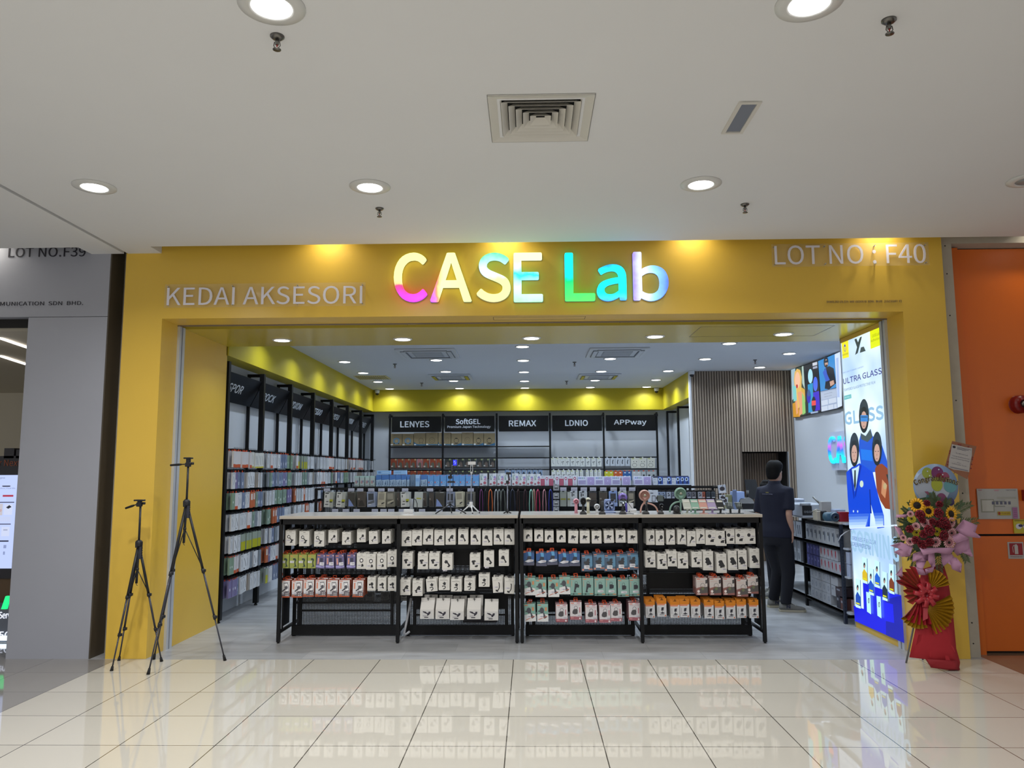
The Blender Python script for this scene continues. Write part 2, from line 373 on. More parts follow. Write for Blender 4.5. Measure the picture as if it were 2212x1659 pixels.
# ================================================================ LAMPS AND FITTINGS OVERHEAD
nm = ['large round downlight at the top left of the mall ceiling', 'large round downlight at the top right of the mall ceiling',
      'small round downlight near the ceiling joint above the grey shopfront', 'round downlight on the mall ceiling above KEDAI AKSESORI',
      'round downlight on the mall ceiling right of the glowing letters', 'mall downlight cut by the right edge of the photo']
for i, ((x, y), l) in enumerate(zip(MALL_LAMPS, nm)): downlight(x, y, MALL_Z, .15, .092, l, 'mall ceiling downlights', i < 5)
pos = ['far left', 'left middle', 'middle', 'right middle', 'far right']
for (x, y), l in zip(SOFFIT_LAMPS, pos): downlight(x, y, 3.12, .105, .082, '%s of the five downlights in the yellow portal soffit' % l, 'portal soffit downlights')
col = {-.09: 'centre row', -3.05: 'leftmost row', -1.515: 'second row from the left', 1.33: 'fourth row from the left', 2.9: 'rightmost row', 4.1: 'group by the slatted wall'}
cnt = {}
for x, y in sorted(SHOP_LAMPS, key=lambda p: p[1]):
    k = min(col, key=lambda c: abs(c-x) if not (c == 2.9 and 2.5 < x < 3) else 0)
    n = cnt.get(k, 0); cnt[k] = n+1
    downlight(x, y, 3.5, .115, .09, 'cool white shop ceiling downlight, %s from the front in the %s' % (ORD[n], col[k]), 'shop ceiling downlights')
def sprinkler(x, y, z, label, group):
    b = MB(); c = (x, y, z)
    t = thing('fire_sprinkler', c, label, 'sprinkler', group)
    MB().lathe([(.034, 0), (.034, -.006), (.022, -.016), (.012, -.018)], M_CHROME, c, n=20).build('escutcheon', t)
    b.lathe([(.009, -.016), (.009, -.045)], M_CHROME, c, n=10)
    b.tube([(x-.012, y, z-.03), (x-.016, y, z-.05), (x, y, z-.068)], .0025, M_CHROME, n=6).tube([(x+.012, y, z-.03), (x+.016, y, z-.05), (x, y, z-.068)], .0025, M_CHROME, n=6)
    b.tube([(x, y, z-.03), (x, y, z-.064)], .003, mat('sprinkler_bulb', '#a01818', .1), n=6)
    b.build('frame', t)
    MB().lathe([(.02, -.071), (.02, -.068), (.004, -.066)], M_CHROME, c, n=14).build('deflector', t)
for (x, y), l in zip(((599, 78), (1920, 43), (820, 450), (1609, 441)), ('below the top left downlight', 'right of the top right downlight', 'above KEDAI AKSESORI', 'left of LOT NO : F40')):
    p = onZ(x, y, 3.77); sprinkler(p.x, p.y, 3.77, 'metal pendent sprinkler head on the mall ceiling, ' + l, 'mall sprinklers')
for (x, y), l in zip(((853, 786), (1241, 782), (911, 827), (1224, 823), (1631, 777)), ('front left', 'front right', 'rear left', 'rear right', 'near the slatted wall')):
    p = onZ(x, y, 3.5); sprinkler(p.x, p.y, 3.5, 'small sprinkler head on the shop ceiling, ' + l, 'shop sprinklers')
# four way air diffuser
p = [onZ(x, y, 3.77) for x, y in ((1048, 207), (1279, 199), (1275, 301), (1068, 305))]
cx, cy = sum(q.x for q in p)/4, sum(q.y for q in p)/4; h = .305
t = thing('air_diffuser', (cx, cy, 3.77), 'square four-way air diffuser with nested louvres on the mall ceiling', 'air vent')
M_VENT = mat('vent_paint', '#c9c6be', .5)
def sqring(b, h0, z0, h1, z1, m, th=.002):
    for a in range(4):
        M = Matrix.Rotation(a*math.pi/2, 4, 'Z')
        b.slab([M @ Vector(q)+Vector((cx, cy, 0)) for q in ((-h0, -h0, z0), (h0, -h0, z0), (h1, -h1, z1), (-h1, -h1, z1))], (M @ Vector((0, 1, 0)))*th, m)
b = MB(); sqring(b, h, 3.768, h, 3.76, M_VENT); sqring(b, h, 3.76, h-.075, 3.775, M_VENT, .003); b.build('frame', t)
for i in range(5):
    hh = .05+.042*i
    b = MB(); sqring(b, hh+.012, 3.758, hh-.022, 3.79, M_VENT); b.build('louvre', t)
b = MB(); b.box(cx-h+.07, cx+h-.07, cy-h+.07, cy+h-.07, 3.8, 3.84, mat('duct_dark', '#0c0d0e', .9)); b.build('duct', t)
# the ceiling has a hole there: rebuilt below as four strips
# small return grille
p = [onZ(x, y, 3.77) for x, y in ((1594, 222), (1644, 222), (1604, 283), (1560, 283))]
x0, x1, y0, y1 = p[3].x, p[1].x, p[2].y, p[1].y
t = thing('return_grille', ((x0+x1)/2, (y0+y1)/2, 3.77), 'small rectangular return grille with slanted blades on the mall ceiling', 'air vent')
b = MB(); f = .022
b.box(x0, x1, y0, y0+f, 3.76, 3.77, M_VENT).box(x0, x1, y1-f, y1, 3.76, 3.77, M_VENT).box(x0, x0+f, y0, y1, 3.76, 3.77, M_VENT).box(x1-f, x1, y0, y1, 3.76, 3.77, M_VENT); b.build('frame', t)
b = MB(); b.box(x0+f, x1-f, y0+f, y1-f, 3.768, 3.7695, mat('grille_back', '#737986', .7))
k = y0+f-.05
while k < y1-f:
    a, c = k, k+.06
    q = [(x0+f, max(a, y0+f)), (x1-f, min(c, y1-f))]
    if a > y0+f-.001 and c < y1-f: b.tube([(x0+f, a, 3.765), (x1-f, c, 3.765)], .003, mat('grille_blade', '#c3c8d0', .4), n=4, smooth=False)
    k += .0165
b.build('blades', t)
# air-conditioning cassettes of the shop
def cassette(x, y, s, lab, yel=False):
    t = thing('ceiling_cassette', (x, y, 3.5), lab, 'air conditioner', 'ceiling cassettes'); f = mat('cassette_white', '#c6cbd2', .4)
    b = MB(); b.rbox(x-s, x+s, y-s, y+s, 3.475, 3.5, f, .008); b.build('panel', t)
    b = MB(); g = s*.5; b.box(x-g, x+g, y-g, y+g, 3.47, 3.4755, mat('cassette_grille', '#9aa0a8', .5))
    for i in range(7): b.box(x-g+.02, x+g-.02, y-g+.03+i*(2*g-.06)/6, y-g+.036+i*(2*g-.06)/6, 3.467, 3.471, f)
    b.build('intake_grille', t)
    for a in range(4):
        M = Matrix.Translation((x, y, 0)) @ Matrix.Rotation(a*math.pi/2, 4, 'Z')
        b = MB(); b.box(-s*.72, s*.72, -s*.86, -s*.66, 3.468, 3.476, mat('flap_dark', '#59606a', .5), M=M)
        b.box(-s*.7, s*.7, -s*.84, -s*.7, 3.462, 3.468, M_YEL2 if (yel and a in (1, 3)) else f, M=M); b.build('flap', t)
cassette(-1.55, 4.6, .45, 'white ceiling cassette air conditioner, front left inside the shop')
cassette(1.36, 4.67, .45, 'white ceiling cassette air conditioner, front right inside the shop')
cassette(-1.5, 7.56, .4, 'rear left ceiling cassette with yellow flaps', True)
cassette(1.345, 7.66, .4, 'rear right ceiling cassette with yellow flaps', True)
x, y = -3.02, 7.56
t = thing('ceiling_grille', (x, y, 3.5), 'pale yellow slatted ceiling grille near the left pelmet', 'air vent')
b = MB(); b.box(x-.31, x+.31, y-.27, y+.27, 3.49, 3.5, mat('grille_yellow', '#c9bd84', .5)); b.build('frame', t)
b = MB()
for i in range(14): b.box(x-.28+i*.041, x-.265+i*.041, y-.24, y+.24, 3.486, 3.4905, mat('grille_shadow', '#6d6a4c', .6))  # dark strips put the shade between the slats into colour
b.build('blades', t)
def dome_cam(x, y, z, lab):
    t = thing('security_camera', (x, y, z), lab, 'camera', 'security cameras')
    MB().lathe([(.055, 0), (.055, -.02), (.05, -.05), (.042, -.075)], mat('camera_white', '#d7dade', .35), (x, y, z), n=20).build('housing', t)
    MB().lathe([(.04, -.072), (.037, -.09), (.025, -.108), (.006, -.114)], mat('camera_glass', '#0a0a14', .08), (x, y-.006, z), n=20).build('dome', t)
for a, l in (((815, 846), 'white security camera at the corner of the left pelmet'), ((1418, 838), 'white security camera at the right end of the back pelmet')):
    p = onY(*a, 9.78); dome_cam(p.x, 9.78, 3.49, l)
p = onY(1494, 806, 6.98); dome_cam(p.x, 6.98, 3.5, 'white security camera on top of the slatted wall')

# ================================================================ SIGNS ON THE SHOPFRONTS
def glow(name, stops, ax='z', s=1.3, ang=0):
    m = bpy.data.materials.new(name); m.use_nodes = True; nt = m.node_tree; b = nt.nodes['Principled BSDF']
    b.inputs['Base Color'].default_value = (.02, .02, .02, 1); b.inputs['Roughness'].default_value = .25
    tc = N(nt, 'ShaderNodeTexCoord'); mp = N(nt, 'ShaderNodeMapping'); mp.inputs['Rotation'].default_value = (0, ang, 0)
    gr = N(nt, 'ShaderNodeSeparateXYZ'); rp = N(nt, 'ShaderNodeValToRGB'); no = N(nt, 'ShaderNodeTexNoise'); no.inputs['Scale'].default_value = 9
    ad = N(nt, 'ShaderNodeMath', operation='MULTIPLY_ADD')
    nt.links.new(tc.outputs['Generated'], mp.inputs[0]); nt.links.new(mp.outputs[0], gr.inputs[0]); nt.links.new(tc.outputs['Object'], no.inputs['Vector'])
    nt.links.new(no.outputs['Fac'], ad.inputs[0]); ad.inputs[1].default_value = .3; nt.links.new(gr.outputs[{'x': 0, 'z': 2}[ax]], ad.inputs[2])
    sb = N(nt, 'ShaderNodeMath', operation='SUBTRACT'); nt.links.new(ad.outputs[0], sb.inputs[0]); sb.inputs[1].default_value = .15
    nt.links.new(sb.outputs[0], rp.inputs[0]); e = rp.color_ramp.elements
    while len(e) < len(stops): e.new(.5)
    for i, (p_, c_) in enumerate(stops): e[i].position = p_; e[i].color = (*lin(c_), 1)
    nt.links.new(rp.outputs[0], b.inputs['Emission Color']); b.inputs['Emission Strength'].default_value = s
    return m
t = thing('illuminated_sign', (0, 0, 3.26), 'large rainbow glowing shop name letters on the yellow fascia', 'sign')
LET = [('C', 851, 922, 547, 652, [(0, '#ff30ff'), (.3, '#ff4070'), (.42, '#ffff90'), (1, '#f4ff90')], 'z'),
    ('A', 930, 1018, 547, 652, [(0, '#c050ff'), (.14, '#ff8060'), (.3, '#f4ffa0'), (1, '#f0ff90')], 'x'),
    ('S', 1030, 1101, 547, 652, [(0, '#fff090'), (.45, '#d8ff90'), (.6, '#d0fff0'), (1, '#30f090')], 'z'),
    ('E', 1110, 1170, 547, 652, [(0, '#a0ffb0'), (.3, '#c8fff4'), (.55, '#20ffff'), (.85, '#f8ffb0'), (1, '#f8ffb0')], 'z'),
    ('L', 1221, 1282, 547, 650, [(0, '#50ff60'), (.4, '#00f070'), (.6, '#00f8ff'), (1, '#00f0ff')], 'z'),
    ('a', 1290, 1351, 572, 650, [(0, '#40a0ff'), (.2, '#00ffff'), (.8, '#10f0ff'), (1, '#2090ff')], 'z'),
    ('b', 1369, 1440, 545, 650, [(0, '#9080ff'), (.3, '#d8e8ff'), (.6, '#80c0ff'), (1, '#5070f0')], 'x')]
M_RIM = mat('letter_rim', '#8f969a', .3, metal=.3)
for ch, x0, x1, y0, y1, st, ax in LET:
    a = onY(x0, y1, -.03); c = onY(x1, y0, -.03); m = glow('neon_'+ch+('_low' if ch.islower() else ''), st, ax)
    w, hh = c.x-a.x, c.z-a.z
    b = MB(); b.text(ch, m, (a.x, -.012, a.z), (1, 0, 0), (0, 0, 1), w, hh, ext=.045, off=.02, res=8)
    L = b.build('letter_' + {'C': 'c', 'A': 'a', 'S': 's', 'E': 'e', 'L': 'l', 'a': 'a_small', 'b': 'b'}[ch], t)
    b = MB(); b.text(ch, M_RIM, (a.x-.004, -.003, a.z-.006), (1, 0, 0), (0, 0, 1), w+.008, hh+.006, ext=.012, off=.02, res=8)
    b.build('backing', L)
M_ACR = mat('clear_acrylic', '#d8d2c8', .06, alpha=.08, spec=.5)
M_SILV = mat('silver_letter', '#dedbe4', .4)
def plate(nm, lab, body, P0, P1, T0, T1, dep=.03, m=M_SILV, off=.0):
    a, c = onY(*P0, -.02), onY(*P1, -.02); t = thing(nm, ((a.x+c.x)/2, 0, a.z), lab, 'sign')
    if dep:
        b = MB(); b.box(a.x, c.x, -.028, -.022, a.z, c.z, M_ACR); b.build('acrylic_plate', t)
        b = MB()
        for x in [a.x+.03+(c.x-a.x-.06)*k/3 for k in range(4)]:
            for z in (a.z+.025, c.z-.025): b.lathe([(.006, -.034), (.006, 0)], M_STEEL, (x, 0, z), ax='y', n=8)
        b.build('standoffs', t)
    ta, tc_ = onY(*T0, -.035), onY(*T1, -.035)
    y = -.034 if dep else -.001
    b = MB(); b.text(body, m, (ta.x, y, ta.z), (1, 0, 0), (0, 0, 1), tc_.x-ta.x, tc_.z-ta.z, ext=.006, off=off); b.build('lettering', t)
    return t
plate('shop_sign', 'clear acrylic sign reading KEDAI AKSESORI in silver letters', 'KEDAI AKSESORI', (355, 665), (790, 610), (360, 660), (783, 617))
plate('lot_number_sign', 'clear acrylic sign reading LOT NO : F40 at the top right', 'LOT NO : F40', (1668, 577), (2004, 524), (1674, 572), (1998, 527))
plate('owner_sign', 'small faint owner name line below the F40 lot sign', 'DIMILIKI OLEH: MR GENIUS SDN. BHD. (1525587-T)', (1786, 658), (1955, 642), (1789, 654), (1951, 646), dep=0, m=mat('faint_letter', '#a08a5c', .4))
t = thing('lot_number_sign', (-4.6, 0, 3.7), 'dark LOT NO.F39 lettering on the grey shopfront', 'sign')
M_NAVY = mat('navy_letter', '#23212b', .5)
a, c = onY(18, 556, 0), onY(186, 531, 0)
b = MB(); b.text('LOT NO.F39', M_NAVY, (a.x, -.001, a.z), (1, 0, 0), (0, 0, 1), c.x-a.x, c.z-a.z-.01, ext=.004); b.build('lettering', t)
t = thing('company_sign', (-4.6, 0, 3.28), 'small dark company name line on the grey shopfront', 'sign')
a, c = onY(-35, 661, 0), onY(180, 650, 0)
b = MB(); b.text('COMMUNICATION  SDN  BHD.', M_NAVY, (a.x, -.001, a.z), (1, 0, 0), (0, 0, 1), c.x-a.x, c.z-a.z-.002, ext=.003); b.build('lettering', t)
# ================================================================ PRINTED ARTWORK
def art(b, items, O, U, V, w, h, lift=.0005, mf=C, z0=1):
    """items in picture coordinates 0..1 (x right, y down) laid on the surface O + U*x*w - V*y*h; every item a thin printed layer"""
    O, U, V = Vector(O), Vector(U), Vector(V); nr = U.cross(V); k = z0
    def P(x, y): return O + U*(x*w) - V*(y*h) + nr*(lift*k)
    for it in items:
        a = it[0]
        if a == 'r': _, x0, y0, x1, y1, c = it; b.poly([P(x0, y1), P(x1, y1), P(x1, y0), P(x0, y0)], mf(c))
        elif a == 'p':
            pts = [P(*q) for q in it[1]]; ar = sum(it[1][i][0]*it[1][(i+1) % len(pts)][1]-it[1][(i+1) % len(pts)][0]*it[1][i][1] for i in range(len(pts)))
            b.poly(pts[::-1] if ar > 0 else pts, mf(it[2]))
        elif a == 'e': _, x, y, rx, ry, c = it; b.poly([P(*q) for q in reversed(ell(x, y, rx, ry, 18))], mf(c))
        elif a == 'o':      # ring
            _, x, y, rx, ry, t, c = it; n = 20; o1 = ell(x, y, rx, ry, n); i1 = ell(x, y, rx-t, ry-t*w/h, n)
            for q in range(n): b.poly([P(*o1[(q+1) % n]), P(*o1[q]), P(*i1[q]), P(*i1[(q+1) % n])], mf(c))
        elif a == 'l':
            _, pts, t, c = it
            for (x0, y0), (x1, y1) in zip(pts, pts[1:]):
                X0, Y0, X1, Y1 = x0*w, y0*h, x1*w, y1*h; L = math.hypot(X1-X0, Y1-Y0) or 1; nx, ny = -(Y1-Y0)/L*t*w/2, (X1-X0)/L*t*w/2
                b.poly([P((X0-nx)/w, (Y0-ny)/h), P((X0+nx)/w, (Y0+ny)/h), P((X1+nx)/w, (Y1+ny)/h), P((X1-nx)/w, (Y1-ny)/h)][::-1], mf(c))
        elif a == 't':
            _, s, x0, y0, x1, y1, c = it; b.text(s, mf(c), P(x0, y1), U, V, (x1-x0)*w, (y1-y0)*h, res=2)
        k += 1
    return b
BK = '#26262a'; GR = '#a5a29d'; OR = '#c9471c'
def bars(x, y, w=.4, h=.09): return [('r', x, y, x+w, y+h, '#cfcbd2')] + [('r', x+.04*w+w*i/9, y+h*.25, x+.04*w+w*i/9+w*.055, y+h*.75, '#5a5660') for i in range(3, 9)]
def white(*sil, title='CAR HOLDER', bx=.5, by=.66): return [('r', .38, .1, .62, .125, '#6d6a66'), ('t', title, .12, .19, .88, .235, '#8b8782')] + list(sil) + bars(bx, by) + [('r', .14+.13*i, .9, .2+.13*i, .93, '#b5b2ac') for i in range(6)]
ring_arm = [('e', .34, .42, .15, .115, BK), ('e', .35, .42, .09, .07, '#d9d7d3'), ('l', [(.44, .5), (.66, .66)], .09, BK), ('p', [(.56, .6), (.82, .6), (.78, .68), (.68, .7), (.72, .8), (.44, .82), (.5, .75), (.56, .72)], BK)]
disc_clip = [('e', .68, .5, .13, .11, BK), ('l', [(.6, .56), (.4, .7)], .07, BK), ('p', [(.28, .68), (.46, .72), (.44, .84), (.34, .84), (.38, .76), (.27, .74)], BK), ('o', .22, .42, .06, .05, .012, GR)]
claw = [('p', [(.58, .38), (.7, .36), (.84, .44), (.74, .5), (.8, .6), (.66, .62), (.52, .58), (.44, .7), (.5, .78), (.34, .82), (.3, .7), (.2, .66), (.38, .6), (.46, .48)], BK)]
arm_sq = [('p', [(.3, .34), (.52, .34), (.58, .44), (.6, .56), (.72, .68), (.8, .76), (.6, .82), (.62, .74), (.5, .58), (.3, .56), (.16, .52), (.28, .48), (.18, .42), (.3, .42)], BK)]
claw2 = [('p', [(.24, .4), (.5, .38), (.62, .46), (.46, .5), (.48, .66), (.28, .66), (.26, .54), (.18, .5), (.18, .44)], BK), ('p', [(.48, .74), (.7, .68), (.82, .7), (.74, .82), (.5, .82)], BK)]
sq2 = [('p', [(.3, .38), (.52, .4), (.58, .52), (.74, .66), (.82, .72), (.68, .84), (.48, .8), (.62, .72), (.5, .58), (.32, .6), (.2, .5), (.28, .46)], BK)]
sqart = [('p', [(.5, .3), (.56, .38), (.7, .42), (.62, .5), (.66, .58), (.5, .6), (.4, .52), (.34, .44), (.44, .42)], BK), ('l', [(.3, .7), (.44, .66), (.58, .68), (.62, .78), (.5, .9), (.4, .88)], .08, BK), ('l', [(.12, .22), (.82, .22), (.82, .9)], .02, GR)]
longart = [('l', [(.6, .36), (.68, .4), (.66, .66), (.6, .78), (.5, .84)], .09, BK), ('p', [(.28, .8), (.54, .84), (.5, .96), (.26, .9)], BK), ('r', .84, .4, .88, .8, '#c5c2bc')]
cluster = [('e', .56, .5, .17, .13, BK), ('e', .3, .54, .1, .07, BK), ('p', [(.6, .6), (.78, .78), (.66, .84), (.48, .72)], BK)]
ring_stand = [('e', .5, .46, .2, .14, BK), ('e', .5, .46, .12, .085, '#e8e6e3'), ('p', [(.52, .7), (.62, .66), (.72, .74), (.72, .84), (.46, .86), (.5, .8)], BK)]
dome = [('p', [(.28, .76), (.28, .56), (.4, .42), (.55, .36), (.66, .42), (.72, .56), (.5, .58), (.44, .76)], BK)]
mount = [('p', [(.28, .42), (.46, .36), (.6, .44), (.78, .42), (.74, .54), (.6, .56), (.66, .74), (.62, .8), (.56, .62), (.4, .62), (.24, .66), (.32, .52)], BK)]
paddle = [('e', .66, .46, .19, .14, BK), ('l', [(.52, .56), (.3, .68)], .1, BK), ('l', [(.36, .62), (.4, .78)], .06, BK)]
horn = [('p', [(.46, .32), (.84, .44), (.7, .54), (.52, .6), (.42, .68), (.36, .8), (.26, .84), (.3, .66), (.44, .54)], BK)]
lolli = [('e', .38, .42, .16, .12, BK), ('l', [(.48, .5), (.56, .58)], .03, BK), ('p', [(.46, .68), (.62, .62), (.84, .62), (.76, .72), (.78, .8), (.44, .8)], BK)]
clamp = [('p', [(.24, .38), (.54, .34), (.56, .4), (.44, .44), (.5, .66), (.28, .68), (.3, .52), (.18, .46)], BK), ('p', [(.5, .7), (.62, .64), (.82, .66), (.74, .8), (.5, .8)], BK)]
grip = [('p', [(.32, .34), (.56, .34), (.64, .44), (.72, .52), (.86, .66), (.78, .66), (.74, .76), (.66, .68), (.6, .72), (.34, .74), (.36, .66), (.2, .6), (.28, .5), (.18, .42)], BK)]
wedge_front = [('r', .12, .14, .9, .92, '#c9c7c4'), ('p', [(.2, .18), (.42, .24), (.5, .38), (.62, .34), (.6, .24), (.76, .22), (.74, .44), (.58, .66), (.5, .66), (.52, .5), (.36, .4), (.2, .28)], '#2a2633'), ('r', .3, .78, .6, .88, '#33313a'), ('r', .2, .64, .48, .7, '#8a8690')]
green = [('r', .08, .1, .4, .16, '#d98a4a'), ('t', 'WHEEL MOUNT', .1, .19, .6, .23, '#d9c08a'), ('p', [(.4, .3), (.6, .27), (.76, .32), (.8, .42), (.7, .54), (.72, .7), (.86, .88), (.42, .92), (.62, .84), (.58, .58), (.62, .42), (.42, .4)], '#2f3f3c'), ('r', .04, .46, .52, .62, '#d3d5d6')] + bars(.1, .5, .36, .08)
purple = [('r', .08, .07, .42, .13, '#e08458'), ('e', .84, .1, .07, .045, '#d8b6b0'), ('r', .14, .26, .3, .7, '#d79a8a'), ('r', .4, .26, .74, .56, '#3c3a50'), ('r', .4, .56, .9, .78, '#e2e2e8')] + bars(.5, .62, .36, .1) + [('p', [(0, .8), (.3, .78), (.7, .86), (1, .8), (1, .9), (.5, .94), (0, .9)], '#a29bd0')]
orangewhite = [('r', .06, .05, .34, .09, '#d2643c'), ('r', .1, .16, .24, .52, '#d98f76'), ('p', [(.42, .14), (.8, .12), (.96, .66), (.58, .68)], '#3f3c46'), ('p', [(.46, .18), (.77, .16), (.91, .62), (.6, .64)], '#e9e7e7'), ('e', .66, .42, .15, .11, '#3b3942'), ('o', .66, .42, .1, .075, .02, '#a9a6ac'), ('p', [(.56, .46), (.62, .54), (.3, .68), (.28, .62)], '#3b3942'), ('p', [(0, .72), (.5, .66), (1, .7), (1, .94), (0, .94)], '#6f6a70'), ('r', .04, .68, .46, .82, '#d6d6da')] + bars(.08, .72, .34, .06) + [('e', .68+.16*i, .78+.1*j, .045, .03, '#e3e0e0') for i in (0, 1) for j in (0, 1)] + [('r', .04, .86, .3, .9, '#e08a5c'), ('r', 0, .94, 1, 1, '#c4562a')]
bluephoto = [('r', 0, .0, .28, .08, '#e57d52'), ('p', [(0, .08), (.4, 0), (1, .1), (1, .6), (.3, .7), (0, .6)], '#34578c'), ('p', [(.4, .0), (.7, .0), (.74, .3), (.5, .34)], '#5f9ec9'), ('p', [(.36, .34), (.56, .3), (.74, .36), (.72, .54), (.5, .58), (.2, .66), (.34, .48)], '#353a46'), ('p', [(.1, .7), (.5, .56), (.95, .58), (.9, .72), (.4, .78)], '#d9dbe0'), ('r', 0, .8, 1, 1, '#55576a')] + bars(.46, .6, .42, .12)
slate = [('r', .08, .06, .34, .1, '#e68a62'), ('r', .08, .15, .84, .18, '#a6bccb'), ('p', [(.3, .1), (1, .1), (1, .7), (.6, .76)], '#5d88a6'), ('p', [(.48, .26), (.72, .22), (.76, .34), (.7, .4), (.78, .46), (.7, .56), (.76, .66), (.4, .68), (.36, .58), (.2, .52), (.24, .42), (.44, .4)], '#3a3b40'), ('r', .24, .64, .72, .84, '#dfe0e2')] + bars(.28, .68, .4, .1) + [('e', .15, .9, .09, .06, '#d48a70'), ('r', .62, .84, 1, .89, '#d48a70')]
mintA = [('r', .06, .06, .36, .1, '#d8733f'), ('p', [(.3, .14), (1, .16), (1, .62), (.1, .62)], '#7fa79a'), ('p', [(0, .62), (.5, .54), (1, .62), (1, 1), (0, 1)], '#d9d8d6'), ('r', .7, .2, .88, .4, '#c98a60'), ('e', .42, .38, .2, .17, '#4a4b52'), ('e', .16, .42, .06, .05, '#4a4b52'), ('p', [(.5, .46), (.66, .54), (.74, .68), (.9, .74), (.7, .84), (.56, .8), (.56, .62)], '#4a4b52'), ('l', [(.1, .9), (.9, .7)], .05, '#c56a50'), ('r', .2, .64, .56, .8, '#e5e5e7')] + bars(.22, .68, .32, .08)
mintB = [('r', .06, .06, .34, .1, '#d8733f'), ('t', 'HOLDER', .42, .06, .8, .1, '#c9a88a'), ('r', .1, .16, .15, .5, '#b89a80'), ('o', .52, .3, .13, .1, .025, '#34353b'), ('p', [(.4, .32), (.62, .34), (.78, .42), (.74, .56), (.56, .54), (.44, .7), (.5, .82), (.28, .82), (.34, .66)], '#34353b'), ('r', 0, .9, 1, .94, '#3e6a62'), ('e', .28, .92, .07, .05, '#34443f'), ('r', .66, .88, .94, .93, '#c98a5e')]
mintC = mintB[:4] + [('p', [(.38, .36), (.6, .34), (.76, .4), (.74, .56), (.56, .6), (.38, .6)], '#33333a'), ('r', .3, .68, .8, .8, '#d9dcdc')] + bars(.36, .7, .4, .08) + mintB[5:]
pinkwhite = [('r', .08, .05, .34, .09, '#d8643c'), ('r', .58, .04, .86, .08, '#b06a78'), ('t', 'HEAVY HOLDER', .12, .13, .88, .18, '#a85c6a'), ('o', .5, .34, .16, .12, .03, '#4a4a50'), ('p', [(.3, .42), (.56, .38), (.66, .46), (.64, .66), (.42, .7), (.22, .66), (.2, .56)], '#4d4a4c'), ('r', .8, .3, .87, .6, '#b3606c'), ('p', [(0, .82), (1, .8), (1, 1), (0, 1)], '#a2616a'), ('r', .52, .7, .92, .82, '#d0d0d2')] + bars(.54, .73, .38, .07) + [('e', .84, .92, .07, .05, '#e5dede'), ('r', .04, .86, .3, .92, '#c98a8a')]
pinkphoto = [('r', .08, .05, .36, .09, '#c8553c'), ('t', 'CAR HOLDER', .1, .2, .66, .24, '#c99286'), ('p', [(0, .6), (.5, .5), (1, .56), (1, 1), (0, 1)], '#8a5a54'), ('p', [(.3, .62), (1, .5), (1, .86), (.3, .9)], '#55504e'), ('o', .58, .46, .2, .16, .025, '#3f3d40'), ('e', .58, .62, .12, .09, '#6a6f50'), ('p', [(.82, .12), (.98, .1), (.98, .3), (.82, .34)], '#3e3b3e'), ('e', .2, .78, .11, .08, '#e2d9d4'), ('r', .08, .9, .36, .95, '#e8dfda')]
orangehdr = [('r', 0, 0, 1, .3, '#d07c10'), ('p', [(0, .3), (.86, .3), (.8, .38), (0, .38)], '#d98a6a'), ('r', .14, .48, .2, .8, '#a09ea0'), ('p', [(.46, .5), (.72, .48), (.66, .66), (.42, .66)], '#2c2c36'), ('l', [(.52, .68), (.6, .78)], .05, '#2c2c36'), ('p', [(.3, .8), (.56, .74), (.82, .8), (.56, .84)], '#2c2c36'), ('r', .26, .87, .72, .9, '#5a5a60'), ('e', .86, .93, .07, .04, '#cc6a48')]
